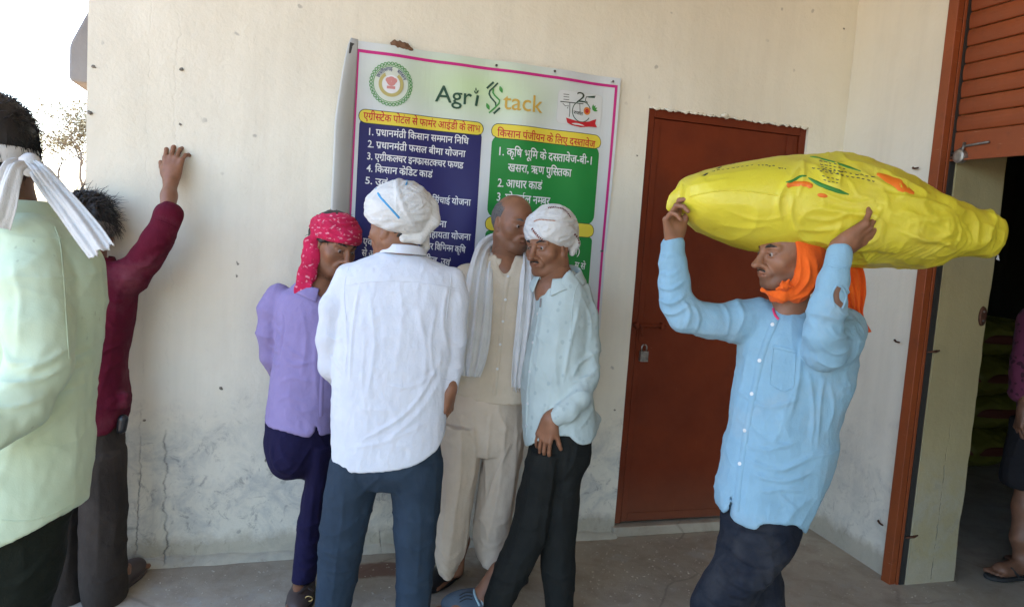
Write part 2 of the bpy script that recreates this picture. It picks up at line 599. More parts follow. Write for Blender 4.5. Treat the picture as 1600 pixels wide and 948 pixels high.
# ================================================================== SETTING
WY = 3.375
def plaster(name, c, c2, stain_top=0.75, left_dirty=True, axis='x', cracks=(), dark=(0.13, 0.135, 0.14), spotty=1.0):
    t = NT(name)
    v = t.coord()
    s = t.sep(v)
    big = t.ramp(t.noise(v, 1.6, 6, 0.6), [(0.35, 0), (0.65, 1)])
    base = t.mix(big, c, c2)
    streak = t.ramp(t.noise(t.mapping((9, 9, 0.7)), 1.0, 6, 0.65), [(0.45, 0), (0.75, 1)])
    base = t.mix(t.math('MULTIPLY', streak, 0.22), base, tuple(x * 0.62 for x in c))
    # grime climbing from the floor
    edge = t.math('ADD', s[2], t.math('MULTIPLY', t.noise(v, 3.2, 6, 0.65), -0.75))
    low = t.ramp(edge, [(0.0, 1.0), (0.38, 0.0)])
    patch = t.ramp(t.noise(v, 7.5, 8, 0.72, 0.6), [(0.42, 0.25), (0.62, 1)])
    base = t.mix(t.math('MULTIPLY', t.math('MULTIPLY', low, patch), 0.68 * spotty), base, (0.33, 0.355, 0.365))
    low2 = t.ramp(edge, [(-0.2, 1.0), (0.18, 0.0)])
    blot = t.ramp(t.noise(v, 13, 9, 0.78, 1.0), [(0.545, 0), (0.63, 1)])
    base = t.mix(t.math('MULTIPLY', t.math('MULTIPLY', low, blot), 0.5 * spotty), base, dark)
    # skirting of old mud splash
    sk = t.ramp(t.math('ADD', s[2], t.math('MULTIPLY', t.noise(v, 9, 5, 0.7), -0.16)), [(0.0, 1.0), (0.05, 0.0)])
    base = t.mix(t.math('MULTIPLY', sk, 0.65), base, (0.34, 0.30, 0.22))
    # scattered dark pits and finger smudges
    vo = t.n('TexVoronoi'); vo.inputs['Scale'].default_value = 7.0; vo.inputs['Randomness'].default_value = 1.0
    wv = t.n('VectorMath', operation='ADD')
    t.l(v, wv.inputs[0])
    nz = t.n('TexNoise'); nz.inputs['Scale'].default_value = 30; t.l(v, nz.inputs['Vector'])
    sc = t.n('VectorMath', operation='SCALE'); t.l(nz.outputs[1], sc.inputs[0]); sc.inputs['Scale'].default_value = 0.03
    t.l(sc.outputs[0], wv.inputs[1]); t.l(wv.outputs[0], vo.inputs['Vector'])
    pit = t.ramp(vo.outputs['Distance'], [(0.05, 1), (0.085, 0)])
    zone = t.ramp(t.noise(v, 1.9, 3), [(0.50, 0), (0.56, 1)])
    pitm = t.math('MULTIPLY', pit, zone)
    base = t.mix(t.math('MULTIPLY', pitm, 0.55 * spotty), base, (0.27, 0.27, 0.25))
    vo2 = t.n('TexVoronoi'); vo2.inputs['Scale'].default_value = 3.1
    t.l(wv.outputs[0], vo2.inputs['Vector'])
    pit2 = t.ramp(vo2.outputs['Distance'], [(0.018, 1), (0.026, 0)])
    base = t.mix(t.math('MULTIPLY', pit2, 0.8), base, (0.10, 0.085, 0.07))
    hgt = t.math('ADD', t.math('MULTIPLY', t.noise(v, 5, 6, 0.6), 1.2), t.math('MULTIPLY', t.noise(v, 55, 5, 0.65), 0.25))
    hgt = t.math('SUBTRACT', hgt, t.math('MULTIPLY', pit2, 0.6))
    for cx, wob, wid in cracks:
        ln = t.math('ADD', t.math('MULTIPLY', t.noise(t.mapping((0, 0, 6.0), (cx * 7, 0, 0)), 1.0, 7, 0.75), wob), cx - wob / 2)
        dx = t.math('ABSOLUTE', t.math('SUBTRACT', s[0] if axis == 'x' else s[1], ln))
        gate = t.ramp(t.noise(t.mapping((0, 0, 3.3), (0, cx * 5, 0)), 1.0, 5, 0.8), [(0.44, 0), (0.56, 1)])
        gate = t.math('MULTIPLY', gate, t.ramp(s[2], [(0.3, 1.0), (0.95, 0.08)]))
        ck = t.math('MULTIPLY', t.ramp(dx, [(0.0, 1), (wid, 0)]), gate)
        base = t.mix(t.math('MULTIPLY', ck, 0.7), base, (0.12, 0.12, 0.12))
        hgt = t.math('SUBTRACT', hgt, t.math('MULTIPLY', ck, 1.0))
    t.col(base)
    t.set(Roughness=0.8)
    t.b.inputs['Specular IOR Level'].default_value = 0.3
    t.bump(hgt, 0.6, 0.012)
    return t.m

M_wall = plaster('plaster_cream', (0.76, 0.73, 0.62), (0.70, 0.665, 0.55), cracks=((-0.37, 0.10, 0.005), (-0.47, 0.07, 0.003), (0.55, 0.1, 0.003)))
M_side = plaster('plaster_side', (0.74, 0.715, 0.625), (0.69, 0.66, 0.565), axis='y', spotty=0.6)
M_jamb = plaster('plaster_olive', (0.34, 0.29, 0.155), (0.29, 0.245, 0.13), spotty=.5, cracks=((3.03, 0.05, 0.003),))
M_conc_edge = plaster('weathered_concrete', (0.24, 0.235, 0.23), (0.16, 0.155, 0.155), spotty=0.8)
M_inner = plain('unlit_room_wall', (0.035, 0.035, 0.026), 0.9, bump=0.2)  # near-black colour puts the unlit room's dimness into its walls

def floor_mat():
    t = NT('dusty_concrete')
    v = t.coord()
    a = t.ramp(t.noise(v, 1.3, 7, 0.62), [(0.3, 0), (0.7, 1)])
    base = t.mix(a, (0.27, 0.225, 0.165), (0.44, 0.385, 0.30))
    b = t.ramp(t.noise(v, 7, 8, 0.7, 0.5), [(0.45, 0), (0.72, 1)])
    base = t.mix(t.math('MULTIPLY', b, 0.65), base, (0.17, 0.125, 0.085))
    g = t.ramp(t.noise(v, 3.1, 6, 0.7), [(0.56, 0), (0.66, 1)])
    base = t.mix(t.math('MULTIPLY', g, 0.5), base, (0.37, 0.36, 0.33))
    vo = t.n('TexVoronoi'); vo.inputs['Scale'].default_value = 38; t.l(v, vo.inputs['Vector'])
    cr = t.math('MULTIPLY', t.ramp(vo.outputs['Distance'], [(0.08, 1), (0.13, 0)]), t.ramp(t.noise(v, 11, 3), [(0.52, 0), (0.6, 1)]))
    base = t.mix(t.math('MULTIPLY', cr, 0.7), base, (0.55, 0.51, 0.42))
    fine = t.noise(v, 160, 5, 0.7)
    base = t.mix(t.ramp(fine, [(0.35, 0), (0.75, 0.4)]), base, (0.36, 0.33, 0.28))
    ve = t.n('TexVoronoi', feature='DISTANCE_TO_EDGE'); ve.inputs['Scale'].default_value = 1.1
    wn_ = t.n('TexNoise'); wn_.inputs['Scale'].default_value = 4; wn_.inputs['Detail'].default_value = 8; t.l(v, wn_.inputs['Vector'])
    ws = t.n('VectorMath', operation='SCALE'); t.l(wn_.outputs[1], ws.inputs[0]); ws.inputs['Scale'].default_value = .07
    wa = t.n('VectorMath', operation='ADD'); t.l(v, wa.inputs[0]); t.l(ws.outputs[0], wa.inputs[1]); t.l(wa.outputs[0], ve.inputs['Vector'])
    hair = t.math('MULTIPLY', t.ramp(ve.outputs['Distance'], [(0.002, 1), (0.007, 0)]), t.ramp(t.noise(v, 1.7, 3), [(.48, 0), (.56, 1)]))
    base = t.mix(t.math('MULTIPLY', hair, .35), base, (.07, .055, .04))
    # reddish spill by the wall
    s = t.sep(v)
    dx = t.math('MULTIPLY', t.math('SUBTRACT', s[0], 0.50), 3.2); dy = t.math('MULTIPLY', t.math('SUBTRACT', s[1], 3.18), 9.0)
    rr = t.math('ADD', t.math('ADD', t.math('MULTIPLY', dx, dx), t.math('MULTIPLY', dy, dy)), t.math('MULTIPLY', t.noise(v, 9, 6), 0.9))
    base = t.mix(t.ramp(rr, [(0.75, 0.8), (1.0, 0)]), base, (0.13, 0.05, 0.03))
    t.col(base)
    t.set(Roughness=0.78)
    t.bump(t.math('ADD', t.noise(v, 9, 7, 0.65), t.math('MULTIPLY', fine, 0.25)), 0.35, 0.008)
    return t.m
M_floor = floor_mat()
g = NT('dry_ground'); gv = g.coord()
g.col(g.mix(g.ramp(g.noise(gv, 0.12, 8, 0.6), [(0.35, 0), (0.65, 1)]), (0.26, 0.165, 0.095), (0.20, 0.135, 0.075)))
g.set(Roughness=0.95); g.bump(g.noise(gv, 3, 8, 0.7), 0.5, 0.1)
M_ground = g.m

# ground sheet to the horizon and the porch floor
gd = mk('ground', [(-1500, -1500, -0.32), (1500, -1500, -0.32), (1500, 1500, -0.32), (-1500, 1500, -0.32)], [(0, 1, 2, 3)], M_ground, None, False)
tag(gd, kind='structure')
fl = box('porch_floor', (-1.15, -6.0, -0.30), (3.17, WY, 0.0), M_floor); tag(fl, kind='structure')
fl2 = box('storeroom_floor', (3.171, -4.5, -0.30), (8.0, 7.0, -0.004), M_floor); tag(fl2, kind='structure')

# ---- main wall with the door opening; its left end stands free
DL, DR, DT = 1.735, 2.665, 2.150        # opening
WX0, WX1, WT = -0.688, 2.90, 0.23
wall = empty('building_wall', (1.0, WY, 0), 'long cream plastered wall with cracks and grime behind the standing men', 'wall')
def wall_piece(nm, x0, x1, z0, z1):
    """plaster skin as a slightly uneven sheet with real thickness"""
    nx = max(2, int((x1 - x0) / 0.03)); nz = max(2, int((z1 - z0) / 0.03))
    X, Z = np.meshgrid(np.linspace(x0, x1, nx + 1), np.linspace(z0, z1, nz + 1), indexing='ij')
    P = np.stack([X.ravel(), np.full(X.size, WY), Z.ravel()], 1)
    dy = 0.006 * (noise(P, 2.3, 1, 2.3, 5) - 0.5) + 0.003 * (noise(P, 9, 1, 9, 8) - 0.5)
    P[:, 1] += dy
    idx = np.arange(P.shape[0]).reshape(nx + 1, nz + 1)
    q = np.stack([idx[:-1, :-1].ravel(), idx[1:, :-1].ravel(), idx[1:, 1:].ravel(), idx[:-1, 1:].ravel()], 1)
    f = [tuple(a) for a in q]
    # back and side faces
    n0 = len(P)
    back = [(x0, WY + WT, z0), (x1, WY + WT, z0), (x1, WY + WT, z1), (x0, WY + WT, z1)]
    V = list(map(tuple, P)) + back
    f.append((n0 + 3, n0 + 2, n0 + 1, n0))
    f.append(tuple(idx[0, ::1]) + (n0 + 3, n0))
    f.append(tuple(idx[-1, ::-1]) + (n0 + 1, n0 + 2))
    f.append(tuple(idx[:, 0][::-1]) + (n0, n0 + 1))
    f.append(tuple(idx[:, -1]) + (n0 + 2, n0 + 3))
    V = [(0, 0, 0)] * 0 + V
    return V, f
V, Fc = merge([wall_piece('', WX0, DL, -0.02, 3.36)])
mk('plaster_face', V, Fc, M_wall, wall, sharp=35)
V, Fc = wall_piece('', DL, DR, DT, 3.36)
mk('plaster_face', V, Fc, M_wall, wall, sharp=35)
V, Fc = wall_piece('', DR, 3.3, -0.02, 3.36)
mk('plaster_face', V, Fc, M_wall, wall, sharp=35)
# chipped plaster edge along the top of the door opening
rng = random.Random(4)
chips = []
for i in range(34):
    x = DL + (DR - DL) * (i + rng.random()) / 34
    r = rng.uniform(0.006, 0.014)
    vv, ff = tube([(x - r * 1.6, WY - 0.002, DT + rng.uniform(-0.003, 0.004)), (x, WY - 0.004, DT - rng.uniform(0.001, 0.006)), (x + r * 1.6, WY - 0.002, DT + rng.uniform(-0.003, 0.004))], [r * 0.3, r * 0.6, r * 0.3], 6)
    chips.append((vv, ff))
V, Fc = merge(chips)
mk('plaster_chips', V, Fc, M_wall, wall)
V, Fc = tube([(2.13, WY - 0.01, DT + 0.004), (2.15, WY - 0.016, DT + 0.007), (2.17, WY - 0.01, DT + 0.004)], [0.006, 0.013, 0.006], 8)
mk('plaster_lump', V, Fc, M_wall, wall)
chp = []
for px, py, r_ in ((146, 104, .009), (283, 108, .008), (140, 176, .010), (281, 194, .007), (225, 656, .007), (345, 606, .008), (995, 243, .006), (1343, 78, .016), (1318, 45, .006), (960, 640, .006)):
    p = onY(px, py, WY) if px < 1330 else onY(px, py, WY)
    f_ = Field(); f_.ell((p[0], WY - .001, p[2]), (r_, .004, r_ * .8), None, .003); f_.ell((p[0] + r_ * .5, WY - .001, p[2] - r_ * .5), (r_ * .6, .004, r_ * .5), None, .003)
    vv_, qq_ = f_.mesh(.003, 1); chp.append((vv_, qq_))
vv_, qq_ = join(chp); vv_ = vv_ + vnormals(vv_, qq_) * ((noise(vv_, 160, 160, 160, 3) - .5) * .005)[:, None]
mk('plaster_chip_marks', vv_, qq_, plain('chipped_plaster', (.24, .22, .185), .95, var=.5, scale=60, bump=.4), wall)
# raised concrete lip at the foot of the wall and the door step
V = []; Fc = []
N = 120
for i in range(N + 1):
    x = WX0 + (DL - WX0) * i / N
    w = 0.018 + 0.016 * float(noise(np.array([[x, 0, 0]]), 6, 1, 1, 3)[0]) + 0.006 * float(noise(np.array([[x, 0, 0]]), 30, 1, 1, 5)[0])
    h = 0.020 + 0.02 * float(noise(np.array([[x, 0, 0]]), 9, 1, 1, 9)[0])
    V += [(x, WY - w - 0.012, 0.001), (x, WY - w, h * 0.8), (x, WY + 0.01, h)]
for i in range(N):
    a = i * 3
    Fc += [(a, a + 3, a + 4, a + 1), (a + 1, a + 4, a + 5, a + 2)]
mk('cement_skirting', V, Fc, M_wall, wall)
step = box('door_step', (DL - 0.015, WY - 0.025, 0.0005), (DR + 0.01, WY + WT, 0.052), M_floor, wall, 0.006)

# small litter, grit and dried stains on the floor
rg = np.random.RandomState(7)
gv_, gf_ = [], []
for i in range(2600):
    x, y = rg.uniform(-.6, 3.1), WY - abs(rg.normal(0, .7)) - .02
    if rg.rand() < .5: y = rg.uniform(1.2, WY - .03)
    if x > 2.8 and y > 2.6: continue
    s_ = rg.uniform(.0014, .0046); a_ = rg.uniform(0, 6.3)
    for c_ in [(math.cos(a_ + k * 1.57) * s_ * (1 + .5 * (k % 2)), math.sin(a_ + k * 1.57) * s_, 0) for k in range(4)]: gv_.append((x + c_[0], y + c_[1], .0006))
    gv_.append((x, y, s_ * rg.uniform(.6, 1.1)))
    b_ = i and len(gv_) - 5 or 0
    gf_ += [(b_ + k, b_ + (k + 1) % 4, b_ + 4) for k in range(4)]
gr_ = mk('floor_grit', gv_, gf_, plain('pale_grit', (.50, .45, .36), .9, var=.6, scale=9), None, False); tag(gr_, kind='stuff')

# ---- brown steel door
M_door = NT('red_oxide_paint'); dv = M_door.coord()
dc = M_door.mix(M_door.ramp(M_door.noise(dv, 2.5, 6), [(0.3, 0), (0.7, 1)]), (0.165, 0.026, 0.005), (0.120, 0.019, 0.0045))
sp = M_door.n('TexVoronoi'); sp.inputs['Scale'].default_value = 14; M_door.l(dv, sp.inputs['Vector'])
sm_ = M_door.math('MULTIPLY', M_door.ramp(sp.outputs['Distance'], [(0.03, 1), (0.05, 0)]), M_door.ramp(M_door.noise(dv, 6, 3), [(0.57, 0), (0.62, 1)]))
dc = M_door.mix(M_door.math('MULTIPLY', sm_, 0.5), dc, (0.35, 0.2, 0.14))
scr_ = M_door.ramp(M_door.noise(M_door.mapping((70, 70, 5)), 1.0, 6, .75), [(.66, 0), (.73, 1)])
dc = M_door.mix(M_door.math('MULTIPLY', scr_, .45), dc, (.28, .11, .06))
grm = M_door.ramp(M_door.noise(dv, 3.5, 7, .7), [(.5, 0), (.7, 1)])
dc = M_door.mix(M_door.math('MULTIPLY', grm, .35), dc, (.07, .014, .006))
dust = M_door.ramp(M_door.sep(dv)[2], [(0.05, 0.35), (0.35, 0.0)])
dc = M_door.mix(dust, dc, (0.20, 0.10, 0.06))
M_door.col(dc); M_door.b.inputs['Specular IOR Level'].default_value = .25; M_door.set(Roughness=M_door.ramp(M_door.noise(dv, 5, 6), [(.3, .45), (.7, .75)])); M_door.bump(M_door.math('ADD', M_door.noise(dv, 18, 5), M_door.math('MULTIPLY', M_door.noise(dv, 2.6, 3), 3.0)), 0.3, 0.006)
M_doorm = M_door.m
door = empty('steel_door', ((DL + DR) / 2, WY + 0.05, 0.06), 'closed dark red brown steel door set into the cream wall', 'door')
DZ0 = 0.060
FY = WY + 0.012
def frame_bar(nm, lo, hi): return box(nm, lo, hi, M_doorm, door, 0.003)
frame_bar('frame_jamb', (DL + 0.001, FY, DZ0), (DL + 0.038, FY + 0.05, DT - 0.002))
frame_bar('frame_jamb', (DR - 0.038, FY, DZ0), (DR - 0.001, FY + 0.05, DT - 0.002))
frame_bar('frame_head', (DL + 0.0385, FY, DT - 0.044), (DR - 0.0385, FY + 0.05, DT - 0.002))
frame_bar('door_panel', (DL + 0.040, FY + 0.010, DZ0 + 0.004), (DR - 0.040, FY + 0.030, DT - 0.046))
frame_bar('stile', (DL + 0.042, FY + 0.004, DZ0 + 0.006), (DL + 0.075, FY + 0.0095, DT - 0.048))
frame_bar('stile', (DR - 0.110, FY + 0.004, DZ0 + 0.006), (DR - 0.072, FY + 0.0095, DT - 0.048))
frame_bar('rail', (DL + 0.0755, FY + 0.003, DZ0 + 0.006), (DR - 0.1105, FY + 0.0092, DZ0 + 0.05))
box('leak_blocker', (DL + .001, FY + .051, .053), (DR - .001, WY + WT - .001, DT - .001), M_doorm, door)  # unseen block added to stop light leaking under the door
# slide bolt with its staple, and the padlock hanging from it
M_rust = plain('rusty_iron', (0.11, 0.045, 0.025), 0.7, 0.5, 0.5, 60, 0.3)
M_zinc = plain('dull_steel', (0.42, 0.41, 0.39), 0.38, 0.9, 0.3, 60, 0.1)
M_iron = plain('grey_iron', (0.2, 0.19, 0.18), 0.5, 0.7, 0.4, 50, 0.2)
bz = 1.085
V, Fc = merge([tube([(DL + 0.012, FY - 0.012, bz), (DL + 0.19, FY - 0.012, bz)], 0.0085, 10),
               tube([(DL + 0.05, FY - 0.012, bz), (DL + 0.05, FY - 0.035, bz), (DL + 0.05, FY - 0.036, bz - 0.05)], 0.005, 8)])
mk('bolt_rod', V, Fc, M_doorm, door)
for x in (DL + 0.022, DL + 0.165):
    o = box('bolt_staple', (x, FY - 0.024, bz - 0.016), (x + 0.018, FY + 0.004, bz + 0.016), M_doorm, door, 0.004)
box('hasp', (DL + 0.052, FY - 0.009, bz - 0.085), (DL + 0.082, FY - 0.004, bz - 0.012), M_doorm, door, 0.002)
lock = empty('padlock', (1.812, WY - 0.02, 0.95), 'small silver padlock hanging on the bolt of the brown door', 'padlock')
lc = onY(1005, 556, WY - 0.012)
lx, lz = lc[0], lc[2]
for i in range(5):   # laminated body
    z = lz - 0.027 + i * 0.0108
    box('lock_plate', (lx - 0.021, WY - 0.028, z), (lx + 0.021, WY - 0.004, z + 0.0102), M_zinc, lock, 0.002)
arc = [(lx + 0.0135 * math.cos(a), WY - 0.016, lz + 0.045 + 0.0135 * math.sin(a)) for a in np.linspace(0, math.pi, 9)]
V, Fc = tube([(lx + 0.0135, WY - 0.016, lz + 0.025)] + arc + [(lx - 0.0135, WY - 0.016, lz + 0.025)], 0.0035, 8)
mk('shackle', V, Fc, M_zinc, lock)

# ---- side wall that comes forward from the corner, and the shutter opening
side = empty('side_wall', (2.87, 3.0, 0), 'short whitewashed return wall between brown door and roller shutter', 'wall')
SX0, SX1, SYN = 2.895, 2.835, 2.705
def side_sheet():
    ny, nz = 24, 120
    T, Z = np.meshgrid(np.linspace(0, 1, ny + 1), np.linspace(-0.02, 3.36, nz + 1), indexing='ij')
    P = np.stack([SX0 + (SX1 - SX0) * T.ravel(), WY + 0.0 + (SYN - WY) * T.ravel(), Z.ravel()], 1)
    P[:, 0] += 0.006 * (noise(P, 1, 3, 3, 12) - 0.5)
    idx = np.arange(len(P)).reshape(ny + 1, nz + 1)
    q = np.stack([idx[:-1, :-1].ravel(), idx[:-1, 1:].ravel(), idx[1:, 1:].ravel(), idx[1:, :-1].ravel()], 1)
    q = q[:, ::-1]
    n0 = len(P)
    V = list(map(tuple, P)) + [(3.168, WY, -0.02), (3.168, WY, 3.36), (3.168, SYN, -0.02), (3.168, SYN, 3.36)]
    f = [tuple(a) for a in q]
    f.append(tuple(idx[-1, :]) + (n0 + 3, n0 + 2))
    f.append((n0, n0 + 2, n0 + 3, n0 + 1))
    f.append(tuple(idx[:, -1]) + (n0 + 3, n0 + 1))
    return V, f
V, Fc = side_sheet()
mk('plaster_face', V, Fc, M_side, side, sharp=35)
# olive concrete jamb of the opening (its face looks towards the camera)
JY = 2.635
def jamb():
    nx, nz = 12, 110
    X, Z = np.meshgrid(np.linspace(2.880, 3.168, nx + 1), np.linspace(-0.02, 2.6, nz + 1), indexing='ij')
    P = np.stack([X.ravel(), np.full(X.size, JY), Z.ravel()], 1)
    P[:, 1] += 0.010 * (noise(P, 6, 1, 4, 2) - 0.5)
    e = np.abs(P[:, 0] - 3.168) < 1e-6
    P[e, 0] += 0.010 * (noise(P[e], 1, 1, 14, 4) - 0.6)
    idx = np.arange(len(P)).reshape(nx + 1, nz + 1)
    q = np.stack([idx[:-1, :-1].ravel(), idx[1:, :-1].ravel(), idx[1:, 1:].ravel(), idx[:-1, 1:].ravel()], 1)
    n0 = len(P)
    V = list(map(tuple, P)) + [(2.880, SYN - 0.001, -0.02), (2.880, SYN - 0.001, 2.6), (3.168, SYN - 0.001, -0.02), (3.168, SYN - 0.001, 2.6)]
    f = [tuple(a) for a in q] + [tuple(idx[-1, ::-1])[::-1] + (n0 + 3, n0 + 2), tuple(idx[0, :]) + (n0 + 1, n0)]
    return V, f
V, Fc = jamb()
mk('concrete_jamb', V, Fc, M_jamb, side, sharp=35)
# wall above the opening, hidden behind the rolled shutter, and an unseen wall towards the viewer, extended to cut incoming light
box('lintel', (2.92, 0.70, 2.602), (3.166, SYN - 0.002, 3.36), M_side, side)
box('near_pier', (2.84, -6.0, -0.02), (3.168, 0.699, 3.36), M_side, side)

M_orange = NT('shutter_red_oxide'); ov = M_orange.coord()
oc = M_orange.mix(M_orange.ramp(M_orange.noise(ov, 3, 6), [(0.3, 0), (0.7, 1)]), (0.25, 0.055, 0.012), (0.18, 0.040, 0.010))
scr = M_orange.ramp(M_orange.noise(M_orange.mapping((10, 10, 120)), 1.0, 5, 0.7), [(0.66, 0), (0.72, 1)])
oc = M_orange.mix(M_orange.math('MULTIPLY', scr, 0.5), oc, (0.42, 0.28, 0.18))
oc = M_orange.mix(M_orange.math('MULTIPLY', M_orange.ramp(M_orange.noise(ov, 25, 6), [(0.55, 0), (0.75, 1)]), 0.35), oc, (0.10, 0.03, 0.015))
M_orange.col(oc); M_orange.set(Roughness=0.5); M_orange.bump(M_orange.noise(ov, 30, 5), 0.15, 0.003)
M_orangem = M_orange.m
M_gap = plain('gap_shade_black', (0.02, 0.018, 0.016), 0.7)  # flat black standing in for the shade inside the gap

frm = empty('shutter_guide_frame', (2.81, 2.68, 0), 'upright orange brown steel guide at the end of the white return wall', 'door frame')
# angle iron: one flange flat along the wall end, one facing the viewer
box('outer_flange', (2.800, 2.652, -0.001), (2.8335, 2.704, 3.4), M_orangem, frm, 0.002)
box('inner_flange', (2.8337, 2.646, -0.001), (2.848, 2.652, 3.4), M_orangem, frm, 0.001)
box('gap_shade_block', (2.8490, 2.642, 0.0), (2.8792, 2.702, 3.4), M_gap, frm)  # black block added to paint the dark between guide and jamb
for (px, py) in ((1433, 263), (1404, 534), (1378, 818)):
    p = onX(px, py, 2.828)
    V, Fc = tube([(2.818, p[1] - 0.015, p[2]), (2.826, p[1] + 0.015, p[2] - 0.001), (2.834, p[1] + 0.03, p[2] + 0.004)], [0.004, 0.004, 0.006], 6)
    mk('wall_cramp', V, Fc, M_rust, frm)
for (px, py, r) in ((1462, 549, .018), (1428, 838, .016)):
    p = onY(px, py, JY - 0.005)
    V, Fc = tube([(p[0] - 0.045, JY - 0.002, p[2] - 0.004), (p[0], JY - 0.005, p[2]), (p[0] + 0.025, JY - 0.001, p[2] + 0.004)], [0.003, 0.007, 0.004], 6)
    mk('jamb_cramp', V, Fc, M_rust, frm)

shut = empty('roller_shutter', (2.85, 1.8, 1.94), 'half raised orange brown roller shutter above the storeroom opening', 'shutter')
SHY1, SHY0 = 2.668, 0.72
bot = 1.950
def slat_mesh(h):
    prof = [(0.0, 0.0), (-0.004, 0.004), (-0.0075, h * 0.3), (-0.0085, h * 0.5), (-0.0075, h * 0.7), (-0.004, h - 0.007), (0.001, h - 0.0035), (0.006, h - 0.004), (0.006, 0.0)]
    n = len(prof)
    ys = np.linspace(SHY0, SHY1, 14)
    V = [(a, y, b) for y in ys for a, b in prof]
    f = []
    for i in range(len(ys) - 1):
        for j in range(n):
            f.append((i * n + j, i * n + (j + 1) % n, (i + 1) * n + (j + 1) % n, (i + 1) * n + j))
    f.append(tuple(range(n))); f.append(tuple((len(ys) - 1) * n + j for j in range(n))[::-1])
    me = bpy.data.meshes.new('slat')
    me.from_pydata(V, [], f); me.update(); me.materials.append(M_orangem)
    return me
SH = 0.0735
sme = slat_mesh(SH)
z = bot + 0.125
while z < 3.30:
    o = bpy.data.objects.new('slat', sme); COL.objects.link(o)
    o.location = (2.868 + rng.uniform(-.001, .001), rng.uniform(-.003, .003), z); par(o, shut)
    z += SH
box('bottom_bar', (2.860, SHY0, bot), (2.878, SHY1, bot + 0.122), M_orangem, shut, 0.004)
box('bottom_angle', (2.845, SHY0, bot - 0.004), (2.8595, SHY1, bot + 0.003), M_orangem, shut, 0.001)
kp = onX(1501, 245, 2.853)
V, Fc = tube([(2.861, kp[1], kp[2]), (2.846, kp[1], kp[2]), (2.838, kp[1], kp[2]), (2.8355, kp[1], kp[2])], [0.030, 0.030, 0.028, 0.018], 24)
o = mk('round_lock', V, Fc, M_zinc, shut, False)
V, Fc = merge([tube([(2.856, kp[1] + 0.06, kp[2] + 0.010), (2.854, kp[1] - 0.02, kp[2] + 0.045), (2.854, kp[1] - 0.13, kp[2] + 0.052)], 0.0055, 8),
               tube([(2.854, kp[1] - 0.01, kp[2] + 0.06), (2.845, kp[1] - 0.012, kp[2] + 0.02)], 0.006, 8)])
mk('slide_bolt', V, Fc, M_iron, shut)
V, Fc = tube([(2.855, kp[1] + 0.095, kp[2] - 0.002), (2.852, kp[1] + 0.03, kp[2])], 0.006, 8)
mk('lock_bolt', V, Fc, M_rust, shut)
# rusty keeper plate on the jamb edge
kpl = empty('keeper_plate', onY(1538, 494, JY - 0.01), 'rusty oval keeper plate on the edge of the olive jamb', 'metal plate')
p = onY(1536, 494, JY - 0.006)
V, Fc = tube([(p[0], JY - 0.001, p[2]), (p[0], JY - 0.008, p[2]), (p[0], JY - 0.0095, p[2])], [0.022, 0.021, 0.012], 16)
V = [(a, b, p[2] + (c - p[2]) * 2.1) for a, b, c in V]
mk('plate', V, Fc, M_rust, kpl)
for dz in (-0.02, 0.022):
    V, Fc = tube([(p[0], JY - 0.008, p[2] + dz), (p[0], JY - 0.013, p[2] + dz)], [0.006, 0.004], 10)
    mk('rivet', V, Fc, M_iron, kpl)

# storeroom interior: dark walls, back wall, ceiling
room = empty('storeroom', (5.5, 1.0, 0), 'dark storeroom interior behind the olive jamb', 'room')
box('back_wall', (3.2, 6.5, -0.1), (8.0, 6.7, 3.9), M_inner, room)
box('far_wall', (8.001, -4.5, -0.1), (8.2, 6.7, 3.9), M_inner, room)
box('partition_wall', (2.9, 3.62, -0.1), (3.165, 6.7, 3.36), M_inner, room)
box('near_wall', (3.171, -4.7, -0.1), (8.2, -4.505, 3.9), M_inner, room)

# porch roof overhead, out of frame, run far back to block frontal sky light
M_roof = plain('roof_slab_underside', (0.50, 0.49, 0.45), 0.9, bump=0.2)
roof = empty('porch_roof', (1, 0, 3.36), 'unseen concrete porch roof slab, extended to shape the light on the platform', 'roof')
box('slab', (-1.25, -13.0, 3.362), (8.3, 6.8, 3.9), M_roof, roof)

# weathered end of a concrete sun shade seen past the left end of the wall
shade = empty('concrete_sunshade', onY(122, 80, 4.3), 'weathered concrete sunshade end jutting past the left wall edge', 'sunshade')
SY = 4.1
pp = [onY(146, 2, SY), (onY(137, 17, SY)), onY(123, 42, SY), onY(112, 62, SY), onY(108, 72, SY), onY(107, 120, SY), onY(110, 127, SY), onY(146, 131, SY)]
poly_prism('shade_slab', [(a[0], a[2]) for a in pp], 'y', SY, SY + 0.9, M_conc_edge, shade, 0.012)

